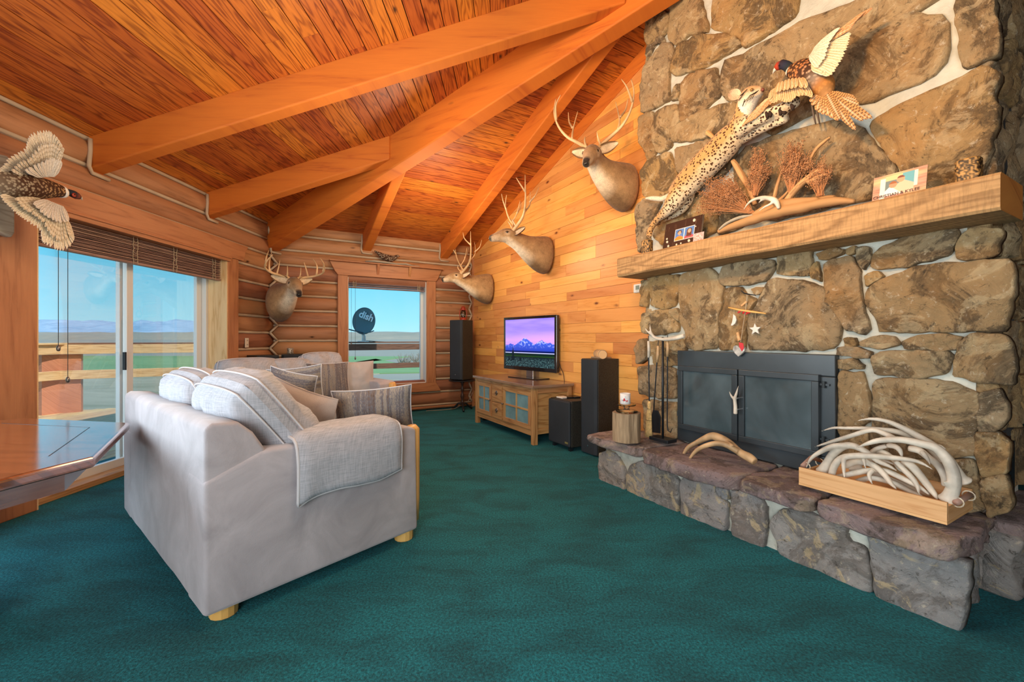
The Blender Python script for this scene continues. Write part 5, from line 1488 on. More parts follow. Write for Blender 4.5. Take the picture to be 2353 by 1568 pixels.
mb = MB(); P = smooth_path([(*B5(345, 985, .42), .03), (*B5(270, 1020, .41), .024), (*B5(220, 1035, .42), .022), (*B5(150, 1030, .42), .020), (*B5(90, 1030, .42), .008)], 4)
mb.loft([p[:3] for p in P], [p[3] for p in P], seg=8, cols=lambda k, a, p: (.80, .72, .58)); mb.build('tail', M_fur, bc, smooth=True, color=True)
mb = MB(); mb.loft([B5(620, 465, .34), B5(650, 490, .37), B5(690, 530, .42)], [.018, .016, .012], seg=10); mb.build('mounting_peg', M_crate, bc)

# ---------- pheasants --------------------------------------------------------
def feather(mb, root, tip, w, nrm, c0, c1, bars=0, barc=(.08, .04, .02), curve=.0, tipr=.35, seg=10, ecol=None):
    root, tip = V(root), V(tip); ax = tip-root; L = ax.length; d = ax/L; s = d.cross(V(nrm)).normalized(); n = s.cross(d)
    if n.dot(V(nrm)) < 0: n = -n
    nseg = max(seg, bars*3); ids = [[], []]
    for lay in (0, 1):
        for k in range(nseg+1):
            t = k/nseg; ww = w*(clampf(.35+t*2.2))*(max(0, 1-((t-(1-tipr))/tipr)**2)**.5 if t > 1-tipr else 1)+.0008
            p = root+ax*t+s*(curve*L*math.sin(t*math.pi))+n*(.02*L*math.sin(t*math.pi)); c = mixt(c0, c1, t)
            if bars and (t*bars) % 1 > .62 and t > .1: c = barc
            row = []
            for q, off in ((-1, .0), (-.45, .35), (0, .7), (.45, .35), (1, 0)):
                cc = c
                if abs(q) == 1 and ecol: cc = ecol
                if abs(q) == .45: cc = mixt(c, (c[0]*.5, c[1]*.42, c[2]*.3), .55)
                if q == 0: cc = mixt(c, (.9, .8, .6), .35)
                row.append(mb.add([p+s*(ww*q)+n*((.0022*off) if lay == 0 else -.0012)], cc))
            ids[lay].append(row)
    for lay in (0, 1):
        for a, b in zip(ids[lay][:-1], ids[lay][1:]):
            for j in range(4): mb.face((a[j], a[j+1], b[j+1], b[j]) if lay == 0 else (b[j], b[j+1], a[j+1], a[j]))
    for a, b, c_, d_ in zip(ids[0][:-1], ids[0][1:], ids[1][:-1], ids[1][1:]):
        mb.face((a[0], b[0], d_[0], c_[0])); mb.face((a[4], c_[4], d_[4], b[4]))
def feath_extra(nt, c, vec, a):
    return mixc(nt, c, ramp(nt, noisen(nt, vec, 130, 3, .7), [(.3, (.7, .7, .7)), (.7, (1.2, 1.2, 1.2))]), 1.0, 'MULTIPLY')
M_feath = colmat('feathers', .7, feath_extra, spec=.25)
def scaly(nt, c, vec, a):
    vo = nt.nodes.new('ShaderNodeTexVoronoi'); vo.inputs['Scale'].default_value = 55; lk(nt, vec, vo.inputs['Vector'])
    f = mathn(nt, 'MULTIPLY', ramp(nt, vo.outputs['Distance'], [(.30, (0, 0, 0)), (.52, (1, 1, 1))]), a.outputs['Alpha'])
    return mixc(nt, c, (.06, .025, .012), f)
M_plum = colmat('scalloped_plumage', .75, scaly, spec=.25)
def fan(mb, roots, tips, w, nrm, c0, c1, lift0=0, lift1=.0, mult=1.7, **k):
    if len(tips) > 4 and len(roots) > 1: tips = dens([tuple(t) for t in tips], int(len(tips)*mult)); w = w*.68
    n = len(tips)
    for i, t in enumerate(tips):
        f = i/max(1, n-1); q = f*(len(roots)-1); j = min(int(q), len(roots)-2) if len(roots) > 1 else 0
        r = V(roots[j]).lerp(V(roots[j+1]), q-j) if len(roots) > 1 else V(roots[0])
        off = V(nrm)*(.0024*i+lift1)
        feather(mb, r+off, V(t)+off, w, nrm, c0, c1, **k)
def dens(pts, n):  # evenly resampled smooth curve
    P = smooth_path(pts, 6); return [P[int(round(k*(len(P)-1)/(n-1)))] for k in range(n)]
# flying pheasant on chimney
G4 = lambda x, y, n: PW(1650+x*.2041, y*.2041, n)
ph = thing('pheasant_mount', G4(1050, 850, .46), 'flying pheasant mount with barred tail, high on the chimney above the bobcat', 'pheasant')
bp = [(820, 800, .47, .038, (.45, .20, .07), 1), (900, 800, .47, .062, (.50, .24, .09), 1), (980, 815, .47, .072, (.45, .17, .06), 1), (1060, 850, .47, .072, (.40, .26, .16), 1), (1130, 910, .47, .066, (.36, .30, .24), .5), (1190, 970, .47, .055, (.45, .20, .06), .2), (1220, 1040, .47, .040, (.48, .24, .08), .3), (1235, 1090, .47, .020, (.5, .26, .1), 0)]
P = [( *G4(x, y, n), r, *c, s) for x, y, n, r, c, s in bp]; P = smooth_path(P, 3)
mb = MB(); mb.loft([p[:3] for p in P], [p[3] for p in P], seg=16, cols=lambda k, a, p: (P[k][4], P[k][5], P[k][6], P[k][7])); mb.build('body', M_plum, ph, smooth=True, color=True)
hd = [(835, 800, .040, (.80, .74, .62)), (822, 790, .040, (.80, .74, .62)), (815, 775, .034, (.02, .03, .03)), (770, 740, .032, (.02, .025, .05)), (720, 725, .032, (.03, .02, .03)), (680, 745, .030, (.42, .05, .02)), (650, 770, .020, (.40, .05, .02))]
mb = MB(); mb.loft([G4(x, y, .475) for x, y, r, c in hd], [h[2]*.85 for h in hd], seg=14, cols=lambda k, a, p: (*hd[k][3], 0)); hdo = mb.build('head', M_plum, ph, smooth=True, color=True)
mb = MB(); mb.loft([G4(660, 770, .475), G4(635, 790, .475), G4(615, 830, .475)], [.014, .010, .002], seg=8); mb.build('beak', M_ivory, hdo, smooth=True)
mb = MB(); mb.lathe([(.001, 0), (.005, .001), (.003, .004)], G4(688, 738, .503), 10, nin); mb.build('eye', M_eye, hdo)
g = lambda lst, n: [G4(x, y, n) for x, y in lst]
mb = MB()
fan(mb, g([(1290, 420), (1190, 520)], .50), g([(1740, 85), (1680, 120), (1640, 160), (1600, 210), (1560, 260), (1530, 320)], .53), .016, nin, (.82, .62, .36), (.62, .30, .12), bars=8, barc=(.45, .22, .10))
fan(mb, g([(1200, 470), (1120, 560), (1090, 700), (1110, 800)], .50), g(dens([(1510, 385), (1500, 440), (1492, 510), (1470, 590), (1440, 670), (1405, 745), (1370, 800), (1325, 890), (1230, 850)], 12), .52), .019, nin, (.66, .50, .30), (.76, .62, .40), lift1=.01, ecol=(.92, .82, .60))
fan(mb, g([(1110, 560), (1080, 660)], .50), g([(1400, 330), (1330, 430), (1290, 520), (1270, 600), (1250, 680), (1210, 740), (1180, 790)], .53), .018, nin, (.72, .66, .54), (.84, .76, .60), lift1=.028)
mb.build('wing', M_feath, ph, smooth=False, color=True, fixn=False)
mb = MB()
fan(mb, g([(640, 1060), (560, 1130)], .49), g([(640, 1160), (560, 1200), (480, 1290), (420, 1350), (370, 1380), (320, 1410), (290, 1440)], .56), .015, nin, (.80, .52, .26), (.62, .34, .14), bars=7, barc=(.42, .2, .08))
fan(mb, g([(960, 930), (840, 930), (740, 970), (650, 1040)], .49), g(dens([(1070, 1100), (1000, 1080), (900, 1110), (850, 1160), (790, 1170), (730, 1150), (665, 1192), (640, 1140)], 11), .53), .019, nin, (.60, .34, .14), (.70, .44, .20), lift1=.01, ecol=(.84, .62, .36))
fan(mb, g([(980, 900), (860, 910), (740, 960)], .50), g([(1040, 1010), (940, 1010), (860, 1030), (790, 1050), (720, 1070)], .53), .020, nin, (.62, .36, .16), (.70, .46, .24), lift1=.04)
mb.build('wing', M_feath, ph, color=True, fixn=False)
mb = MB()
fan(mb, g([(1230, 1040)], .47), g([(1560, 1130), (1590, 1180), (1740, 1335), (1690, 1345), (1640, 1365), (1560, 1470), (1500, 1420), (1390, 1350)], .50), .017, nin, (.66, .34, .12), (.60, .34, .14), bars=15, barc=(.09, .035, .02), tipr=.5)
fan(mb, g([(1220, 1060), (1160, 1060)], .46), g([(1540, 1110), (1380, 1350), (1270, 1310), (1190, 1290), (1120, 1240), (1060, 1160)], .49), .026, nin, (.66, .36, .14), (.70, .42, .18), bars=7, barc=(.30, .12, .05))
mb.build('tail', M_feath, ph, color=True, fixn=False)
mb = MB()
for o_ in (0, 45):
    mb.loft([G4(1050+o_, 1090, .42), G4(1060+o_, 1200, .42), G4(1075+o_, 1290, .41), G4(1100+o_, 1400, .40)], [.014, .007, .006, .004], seg=8)
mb.build('leg', plain('bird_leg', (.10, .07, .05), .5), ph, smooth=True)
# left pheasant by the sliding door
K = lambda x, y, n: PL(x*.19766, 280+y*.19766, n)
lin = V((1, 0, 0))
pl_ = thing('pheasant_mount', K(300, 770, .2), 'pheasant mount with spread wings on the casing left of the sliding door', 'pheasant')
M_lw = MB()
bp = [(-420, 690, .22, .05, (.34, .28, .18), .3), (-200, 700, .23, .075, (.36, .31, .22), .5), (0, 715, .24, .09, (.34, .30, .22), .8), (150, 735, .24, .095, (.34, .29, .20), 1), (320, 750, .24, .088, (.30, .22, .14), 1), (480, 770, .24, .072, (.40, .26, .13), 1), (620, 790, .23, .055, (.45, .28, .13), 1), (710, 810, .23, .042, (.44, .28, .14), 1)]
P2 = smooth_path([(*K(x, y, n), r, *c, s) for x, y, n, r, c, s in bp], 3)
mb = MB(); mb.loft([p[:3] for p in P2], [p[3] for p in P2], seg=16, cols=lambda k, a, p: (P2[k][4], P2[k][5], P2[k][6], P2[k][7])); mb.build('body', M_plum, pl_, smooth=True, color=True)
hd2 = [(700, 812, .045, (.82, .78, .70)), (738, 815, .042, (.82, .78, .70)), (745, 815, .030, (.02, .03, .03)), (800, 822, .024, (.02, .025, .04)), (850, 840, .027, (.03, .025, .03)), (890, 862, .026, (.20, .05, .03)), (925, 880, .016, (.06, .04, .03))]
mb = MB(); mb.loft([K(x, y, .23) for x, y, r, c in hd2], [h[2] for h in hd2], seg=14, cols=lambda k, a, p: (*hd2[k][3], 0)); hdo = mb.build('head', M_plum, pl_, smooth=True, color=True)
mb = MB(); mb.loft([K(920, 870, .23), K(945, 885, .23), K(958, 912, .23)], [.012, .009, .002], seg=8); mb.build('beak', M_ivory, hdo, smooth=True)
mb = MB(); mb.lathe([(.016, -.004), (.014, .002), (.004, .004)], K(862, 852, .255), 12, lin); mb.build('wattle', M_redpaint, hdo, smooth=True)
mb = MB(); mb.lathe([(.001, 0), (.006, .001), (.003, .005)], K(868, 848, .258), 10, lin); mb.build('eye', M_eye, hdo)
g = lambda lst, n: [K(x, y, n) for x, y in lst]
CR0, CR1 = (.62, .56, .44), (.86, .80, .66)
mb = MB()
fan(mb, g([(250, 620), (400, 560), (500, 480), (560, 420)], .24), g(dens([(-30, 560), (10, 520), (60, 430), (150, 365), (245, 300), (258, 205), (300, 130), (400, 100), (480, 105), (560, 180), (620, 300)], 18), .30), .021, lin, CR0, CR1, lift1=.0, ecol=(.90, .86, .74), bars=0)
fan(mb, g([(300, 640), (440, 600), (510, 560)], .25), g(dens([(80, 560), (160, 470), (260, 420), (340, 300), (430, 240), (530, 240), (610, 330)], 11), .31), .021, lin, (.58, .55, .46), (.84, .80, .70), lift1=.028, bars=7, barc=(.52, .46, .34))
fan(mb, g([(400, 640), (500, 640)], .26), g([(200, 560), (280, 510), (370, 470), (450, 430), (530, 420), (590, 450)], .31), .025, lin, (.66, .66, .62), (.80, .79, .74), lift1=.050)
mb.build('wing', M_feath, pl_, color=True, fixn=False)
mb = MB()
fan(mb, g([(300, 880), (450, 950), (560, 1020), (640, 1100)], .24), g(dens([(0, 860), (20, 925), (80, 980), (130, 1050), (180, 1095), (230, 1140), (300, 1195), (390, 1260), (410, 1385), (440, 1425), (530, 1480), (600, 1500), (690, 1475), (735, 1380)], 19), .30), .021, lin, (.62, .50, .32), (.88, .80, .62), ecol=(.92, .86, .70))
fan(mb, g([(420, 900), (560, 1000), (640, 1080)], .25), g(dens([(120, 900), (200, 1010), (320, 1090), (420, 1190), (500, 1330), (600, 1400), (700, 1330)], 11), .31), .021, lin, (.66, .58, .44), (.86, .80, .64), lift1=.028, bars=7, barc=(.55, .46, .30))
fan(mb, g([(480, 920), (610, 980)], .26), g([(300, 960), (360, 1040), (440, 1110), (520, 1150), (600, 1180), (670, 1160)], .31), .025, lin, (.68, .67, .62), (.78, .75, .68), lift1=.050)
mb.build('wing', M_feath, pl_, color=True, fixn=False)
mb = MB()
fan(mb, g([(-380, 690)], .22), g([(-1300, 560), (-1350, 640), (-1350, 720), (-1250, 800)], .24), .02, lin, (.5, .36, .2), (.45, .30, .15), bars=14)
mb.build('tail', M_feath, pl_, color=True, fixn=False)
mb = MB()
pq = [K(x, y, .12) for x, y in ((-180, 380), (0, 372), (110, 398), (150, 470), (160, 820), (190, 990), (188, 1290), (150, 1350), (60, 1310), (-60, 1250), (-220, 1180))]
mb.prism([(p.y, p.z) for p in pq], lambda u, v, d: V((PX+d, u, v)), .065, .115)
mb.build('driftwood_plaque', M_driftgrey, pl_, bevel=.012)
mb = MB(); mb.loft([K(100, 780, .11), K(100, 780, .2)], .02, seg=8); mb.build('mounting_peg', M_drift, pl_)
# small grouse on the window crown
gr = thing('grouse_figure', Bp(1.62, .09, 2.47), 'small grey carved grouse on a driftwood perch above the square window', 'bird figure')
zc = WZ1+.24
mb = MB(); d0 = [(1.30, .085, zc+.022, .012), (1.45, .09, zc+.035, .030), (1.62, .10, zc+.030, .026), (1.80, .09, zc+.020, .020), (1.95, .10, zc+.030, .024), (2.08, .11, zc-.0+.012, .010), (2.18, .12, zc-.0+.008, .006)]
mb.loft([Bp(a, b, c) for a, b, c, r in d0], [max(.01, r) for *_, r in d0], [max(.008, r*.7) for *_, r in d0], seg=10); mb.build('perch', M_driftgrey, gr, smooth=True)
gl = [(1.44, zc+.20, .008), (1.50, zc+.17, .026), (1.56, zc+.13, .045), (1.64, zc+.105, .056), (1.72, zc+.10, .050), (1.77, zc+.12, .032), (1.795, zc+.15, .024), (1.82, zc+.155, .018), (1.845, zc+.148, .003)]
mb = MB(); mb.loft([Bp(a, .10, c) for a, c, r in gl], [r for *_, r in gl], seg=12, cols=lambda k, a, p: (*mixt((.30, .24, .17), (.50, .44, .34), .5+.5*noise.noise(p*40)), 1)); mb.build('body', M_plum, gr, smooth=True, color=True)
# ================================================================ SMALL THINGS
MZT = MZ1
def MT(x, n): return onW(x, 500, n)[0]
# driftwood arrangement on the mantel
dw = thing('driftwood_base', PW(1800, 500, .45), 'long low driftwood base with upright branches on the mantel, under the bobcat', 'driftwood')
mb = MB()
def dpx(pts, m=None, seg=10, flat=.8, jag=.25):
    P = smooth_path([(*PW(x, y, n), r) for x, y, n, r in pts], 4)
    mb.loft([p[:3] for p in P], [p[3]*(1+jag*noise.noise(V(p[:3])*22)) for p in P], [p[3]*flat*(1+jag*noise.noise(V(p[:3])*19)) for p in P], seg=seg)
dpx([(1650, 533, .47, .018), (1690, 518, .47, .030), (1740, 502, .47, .040), (1790, 487, .47, .046), (1840, 478, .47, .040), (1890, 467, .47, .036), (1930, 462, .47, .028), (1965, 463, .47, .014)])
dpx([(1720, 502, .46, .020), (1760, 480, .46, .034), (1800, 470, .46, .040), (1850, 462, .46, .028), (1880, 458, .46, .020)])
dpx([(1760, 490, .42, .03), (1850, 470, .42, .045), (1920, 458, .42, .03)])
dw_o = fuse(mb, .008, smooth_it=2).build('base_wood', M_drift, dw, smooth=True)
mb = MB(); dpx([(1652, 528, .49, .008), (1672, 512, .49, .012), (1700, 500, .49, .012), (1730, 495, .49, .008)]); mb.build('twig', M_driftgrey, dw, smooth=True)
for pts in ([(1800, 473, .45, .024), (1825, 440, .45, .024), (1850, 415, .44, .022), (1880, 395, .43, .020), (1897, 392, .43, .012)],
            [(1776, 470, .44, .016), (1785, 430, .43, .013), (1795, 400, .42, .012), (1803, 375, .41, .008)],
            [(1782, 468, .43, .014), (1800, 452, .42, .012), (1812, 438, .42, .008)],
            [(1735, 470, .42, .016), (1720, 430, .41, .022), (1700, 395, .40, .026), (1685, 370, .39, .022)],
            [(1850, 400, .40, .010), (1870, 350, .39, .012), (1895, 325, .38, .010), (1908, 316, .38, .006)],
            [(1855, 420, .44, .015), (1885, 405, .44, .014), (1898, 402, .44, .007)]):
    mb = MB(); dpx(pts); mb.build('branch', M_drift, dw, smooth=True)
# little antler on the base
an = thing('shed_antler', PW(1765, 465, .53), 'small pale forked antler lying on the driftwood base on the mantel', 'antler')
mb = MB()
for pts in ([(1790, 480, .52, .010), (1783, 463, .525, .017), (1768, 456, .53, .016), (1745, 455, .535, .012), (1722, 465, .54, .008), (1706, 486, .545, .002)],
            [(1780, 458, .53, .012), (1772, 468, .54, .009), (1755, 477, .545, .006), (1742, 487, .55, .002)], [(1760, 456, .53, .010), (1748, 462, .54, .006), (1740, 470, .545, .002)]):
    dpx(pts, seg=8, flat=1, jag=.05)
fuse(mb, .005, smooth_it=2).build('antler', M_ivory, an, smooth=True)
# dried grasses (countless stems): three bunches
def bunch(name, label, base, tips, n, seed, hd=.009):
    r = random.Random(seed); t_ = thing(name, base, label, 'dried grass'); ms, mh = MB(), MB()
    for k in range(n):
        a = r.choice(tips); q = r.random(); tp = V(a[0]).lerp(V(a[1]), q)+V((r.gauss(0, .02), r.gauss(0, .02), r.gauss(0, .025)))
        L = r.uniform(.62, 1.0); b = V(base)+V((r.gauss(0, .008), r.gauss(0, .008), 0)); tp = b.lerp(tp, L)
        mid = b.lerp(tp, .55)+V((r.gauss(0, .012), r.gauss(0, .012), .015))
        P = [b, mid, tp]; ms.loft(P, [.0016, .0014, .0008], seg=4)
        for j in range(26):
            f = r.uniform(.50, 1.03); c = (mid.lerp(tp, (f-.5)*2) if f > .5 else mid)+V((r.gauss(0, hd), r.gauss(0, hd), r.gauss(0, hd)))
            s = r.uniform(.003, .0062); i = mh.add([c+V((s, 0, 0)), c+V((-s*.5, s*.8, 0)), c+V((-s*.5, -s*.8, 0)), c+V((0, 0, s*1.6))])
            for q_ in ((0, 1, 3), (1, 2, 3), (2, 0, 3), (0, 2, 1)): mh.face([i+w for w in q_])
    a = ms.build('stems', M_stem, t_); a['kind'] = 'stuff'
    b = mh.build('seed_heads', M_grass_d, t_); b['kind'] = 'stuff'
g5 = lambda x, y, n: PW(1460+x*.2678, 180+y*.2678, n)
bunch('dried_grass_bunch', 'widest bunch of rusty dried grass on the mantel, spreading left under the bobcat', g5(1000, 1160, .46), [(g5(530, 1150, .52), g5(560, 940, .46)), (g5(560, 940, .48), g5(760, 780, .42)), (g5(620, 1020, .56), g5(820, 850, .54))], 230, 1)
bunch('dried_grass_bunch', 'tall narrow bunch of dried grass behind the small mantel antler', g5(1030, 1010, .42), [(g5(1000, 600, .40), g5(1130, 650, .40)), (g5(980, 800, .44), g5(1180, 740, .42))], 110, 2)
bunch('dried_grass_bunch', 'tallest dried grass bunch in the middle of the driftwood branches', g5(1340, 1000, .44), [(g5(1270, 560, .40), g5(1460, 600, .40)), (g5(1240, 720, .46), g5(1480, 700, .44))], 150, 3)
bunch('dried_grass_bunch', 'sparse short dried grass bunch at the right of the driftwood', g5(1590, 1010, .44), [(g5(1490, 700, .42), g5(1640, 760, .42)), (g5(1500, 840, .44), g5(1680, 720, .42))], 60, 4)

# picture grids
M_pic = colmat('printed_photo', .45, spec=.3)
def card(mb, x0, x1, yb0, yb1, yt0, yt1, n, fn, nu=60, nv=44, th=.006, lean=.02):
    """flat card standing on the mantel between pixel columns x0 and x1"""
    t0, za = onW(x0, yt0, n); t1, zb_ = onW(x1, yt1, n); z0 = MZT+.001; zt_ = (za+zb_)/2
    mb.grid(lambda u, v: (Wp(lerp(t0, t1, u), n-lean*v, lerp(z0, zt_, v)), fn(u, v)), nu, nv)
    a = [Wp(t0, n, z0), Wp(t1, n, z0), Wp(t1, n-lean, zt_), Wp(t0, n-lean, zt_)]; b = [p-nin*th for p in a]; i = mb.add(a+b, (.25, .2, .15))
    mb.face((i+7, i+6, i+5, i+4))
    for k in range(4): mb.face((i+k, i+(k+1) % 4, i+4+(k+1) % 4, i+4+k))
    return t0, t1, z0, zt_
def frame_pic(u, v):
    if .30 < u < .83 and .26 < v < .70:
        m = .5*(.30+.83); U = (u-.30)/.53; Vv = (v-.26)/.44
        if abs(U-.5) < .02 or U < .03 or U > .97 or Vv < .04 or Vv > .96: return (.80, .78, .72)
        L = U < .5; a = (U*2) % 1; d = math.hypot((a-.5)*1.0, (Vv-.62)*1.05)
        if d < .17: return (.62, .36, .24)
        if d < .24 and Vv > .6: return (.06, .03, .02)
        if not L and abs(a-.5) < .26 and .2 < Vv < .75: return (.14, .05, .03)
        if Vv < .38-.5*abs(a-.5)**2*2: return (.80, .25, .04) if L else (.45, .10, .12)
        return (.10, .22, .50)
    if noise.noise(V((u*40, v*3, 0))) > .45: return (.10, .05, .03)
    return (.045, .018, .010)
pf = thing('picture_frame', Wp(MT(1560, .47), .45, MZT), 'dark brown frame holding two school portraits, at the left of the mantel', 'picture frame')
mb = MB(); ft0, ft1, fz0, fz1 = card(mb, 1522, 1607, 570, 545, 512, 493, .47, frame_pic, 90, 60, .018, .045); mb.build('frame', M_pic, pf, color=True, fixn=False)
mb = MB()
for (u, v, r) in ((.80, .86, .012), (.10, .42, .008), (.12, .30, .010), (.17, .13, .009), (.40, .12, .008), (.52, .13, .007), (.73, .16, .011), (.90, .20, .012), (.86, .62, .005)):
    p = Wp(lerp(ft0, ft1, u), .472-.045*v, lerp(fz0, fz1, v)); mb.lathe([(r, 0), (r, .004), (r*.5, .005)], p, 12, nin)
mb.build('button_charm', plain('cream_charm', (.62, .55, .42), .5), pf)
sp_ = thing('snapshot', Wp(MT(1604, .50), .5, MZT), 'tiny pink snapshot propped beside the dark brown picture frame', 'photo')
mb = MB(); card(mb, 1592, 1616, 552, 548, 537, 532, .515, lambda u, v: mixt((.55, .20, .18), (.75, .60, .55), .5+noise.noise(V((u*7, v*7, 2)))) if .12 < u < .88 and .12 < v < .88 else (.6, .4, .38), 16, 14, .003, .01); mb.build('print', M_pic, sp_, color=True, fixn=False)
def card_pic(u, v):
    wd_ = mixt((.40, .20, .13), (.60, .34, .24), .5+noise.noise(V((u*3, v*24, 1))))
    gl = clampf(1.2-3.2*abs(v-.78)-1.5*abs(u-.42)); wd_ = mixt(wd_, (.95, .66, .30), gl*.8)
    wd_ = mixt(wd_, (.90, .58, .24), clampf(.35-v)*1.2*(u > .6))
    if .14 < u < .24 and .08 < v < .86: return (.86, .76, .66)
    if .78 < u < .84 and .34 < v < .92: return (.84, .74, .64)
    if .24 < u < .78 and .16 < v < .92:
        h1 = math.hypot((u-.39)*1.7, v-.56); h2 = math.hypot((u-.53)*1.7, v-.72)
        if h1 < .13: return (.60, .28, .16) if v < .60 else (.34, .12, .05)
        if h2 < .13: return (.66, .34, .20) if v < .76 else (.20, .06, .04)
        if v < .52-1.6*abs(u-.34): return (.85, .80, .76)
        if v < .66-1.0*abs(u-.58) and u > .36: return (.85, .52, .36)
        if u > .56: return (.14, .40, .46)
        return (.80, .55, .28) if v > .74 else (.16, .22, .22)
    return wd_
ac = thing('photo_card', Wp(MT(2065, .5), .5, MZT), 'unframed wedding-style photo card of two people hugging, on the mantel', 'photo card')
mb = MB(); t0_, t1_, z0_, z1_ = card(mb, 2003, 2127, 457, 433, 405, 378, .50, card_pic, 110, 70, .004, .03); mb.build('print', M_pic, ac, color=True, fixn=False)
def text_obj(s, size, loc, ux, uz, m, parent, name='lettering', ext=.0006, align='CENTER', bold=False):
    cu = bpy.data.curves.new(name, 'FONT'); cu.body = s; cu.size = size; cu.extrude = ext; cu.align_x = align; cu.align_y = 'CENTER'
    if bold: cu.offset = size*.03
    tmp = bpy.data.objects.new('t', cu); COL.objects.link(tmp); dg = bpy.context.evaluated_depsgraph_get()
    me = bpy.data.meshes.new_from_object(tmp.evaluated_get(dg)); bpy.data.objects.remove(tmp)
    ux, uz = V(ux).normalized(), V(uz).normalized(); M = Matrix((ux, uz, ux.cross(uz))).transposed().to_4x4(); M.translation = V(loc)
    me.transform(parent_matrix(parent).inverted() @ M); me.materials.clear(); me.materials.append(m)
    o = bpy.data.objects.new(name, me); COL.objects.link(o); o.parent = parent; return o
text_obj('CHRISTIAN & KYLEE', .021, Wp(lerp(t0_, t1_, .46), .5015-.004, lerp(z0_, z1_, .17)), wdir, Zv, plain('ink', (.05, .02, .02), .6), ac)
# carved basket box at the right and bark pot at the left
def barkpot(x0, x1, yt, n, label, cat, nm, lathe=True, d=.12):
    ta, zt_ = onW(x0, yt, n); tb_, _ = onW(x1, yt, n); tm_ = (ta+tb_)/2; w = tb_-ta
    o = thing(nm, Wp(tm_, n, MZT), label, cat); mb = MB()
    def f(u, v):
        a = u*2*math.pi; sq = (abs(math.cos(a))**(1 if lathe else 4)+abs(math.sin(a))**(1 if lathe else 4))**(-1/(1 if lathe else 4)) if not lathe else 1
        r = w/2*sq*.98*(1+.05*noise.noise(V((math.cos(a)*6, math.sin(a)*6, v*7)))); h = (zt_-MZT)
        k = noise.fractal(V((math.cos(a)*7, math.sin(a)*7, v*5 if lathe else v*9)), 1, 2, 4)
        c = mixt((.025, .015, .008), (.50, .28, .09), clampf(k*2.2+.15))
        if v > .97: return (Wp(tm_+math.cos(a)*r*(1-v)*30*.9, n+math.sin(a)*r*(1-v)*30*.9, MZT+h), (.50, .26, .07))
        return (Wp(tm_+r*math.cos(a), n+r*math.sin(a)*.8, MZT+.001+h*v), c)
    mb.grid(f, 48, 36); b = [Wp(tm_+w/2*math.cos(k*math.pi/12), n+w/2*.8*math.sin(k*math.pi/12), MZT+.001) for k in range(24)]; i = mb.add(b, (.1, .05, .02)); mb.face([i+k for k in range(24)])
    mb.build('pot', M_pic, o, smooth=True, color=True); return o
barkpot(1476, 1498, 556, .46, 'small bark-covered candle pot at the far left end of the mantel', 'candle pot', 'candle_pot')
bx = barkpot(2196, 2257, 374, .46, 'dark gold-flecked box near the right end of the mantel', 'box', 'decorative_box', lathe=False)

# thermostat, outlet ---------------------------------------------------------
th = thing('thermostat', Wp(4.18, .002, 1.72), 'white wall thermostat on the pine wall beside the chimney', 'thermostat')
t_, z_ = onW(1467, 663, .01)
mb = MB(); wbx(mb, t_-.055, t_+.085, 0, .028, z_-.045, z_+.045); mb.build('case', plain('white_plastic', (.75, .75, .70), .4), th, bevel=.01)
mb = MB(); wbx(mb, t_-.02, t_+.03, .028, .030, z_-.015, z_+.028); mb.build('display', M_lcd, th)
mb = MB()
for k in range(2): wbx(mb, t_-.012+k*.018, t_-.004+k*.018, .028, .031, z_-.030, z_-.024)
mb.build('buttons', M_lcd, th)
ol = thing('outlet_plate', Lp(5.58, .045, 1.18), 'narrow ivory outlet plate on the log wall by the sliding door', 'outlet')
mb = MB(); mb.box(Lp(5.555, .028, 1.13), V((0, .07, 0)), V((.012, 0, 0)), Zv*.125); mb.build('plate', M_plate, ol, bevel=.004)
mb = MB()
for z in (1.16, 1.215):
    for dy in (.018, .038): mb.box(Lp(5.563+dy, .040, z), V((0, .005, 0)), V((.001, 0, 0)), Zv*.016)
mb.build('socket', M_black, ol)

# hanging mobile above the fireplace ------------------------------------------
hm = thing('hanging_ornament', PW(1715, 700, .34), 'twig and string ornament with paper moon, star and heart, hanging above the fireplace doors', 'ornament')
q = .335; p_ = lambda x, y, n=q: PW(x, y, n)
mb = MB(); mb.loft([p_(1674, 707), p_(1700, 713), p_(1730, 717), p_(1760, 721)], [.006, .008, .008, .005], seg=8); mb.build('twig', M_logpost, hm, smooth=True)
mb = MB(); mb.loft([p_(1716, 676), p_(1713, 713), p_(1706, 760), p_(1702, 786)], .0025, seg=5); mb.loft([p_(1719, 676), p_(1713, 713)], .002, seg=5); mb.loft([p_(1687, 709), p_(1687, 723)], .002, seg=5); mb.loft([p_(1736, 718), p_(1736, 742)], .0012, seg=5); mb.build('string', M_string, hm)
def flat(poly, n0, n1, nm, m, z=False):
    pp = [onW(x, y, q) for x, y in poly]; mb = MB(); mb.prism(pp, lambda u, v, d: Wp(u, d, v), n0, n1); return mb.build(nm, m, hm, bevel=.002)
flat([(1686, 722), (1691, 727), (1693, 736), (1690, 744), (1684, 749), (1680, 748), (1683, 741), (1685, 731)], .33, .342, 'paper_moon', M_paper)
st = []
for k in range(10):
    a = math.radians(90+36*k+4); r = 14 if k % 2 == 0 else 6; st.append((1736+r*math.cos(a), 757-r*math.sin(a)))
flat(st, .33, .342, 'paper_star', M_paper)
hpts = [(1687+1*7, 797), (1690, 795), (1697, 794), (1702, 799), (1709, 794), (1714, 799), (1714, 806), (1707, 815), (1700, 820), (1692, 812), (1687, 804)]
hh = flat(hpts[1:], .335, .355, 'paper_heart', plain('collage_paper', (.55, .55, .52), .7, var=(25, .3, 1.3)))
flat([(1702, 787), (1712, 789), (1714, 800), (1709, 808), (1703, 798)], .355, .359, 'red_patch', M_redpaper)
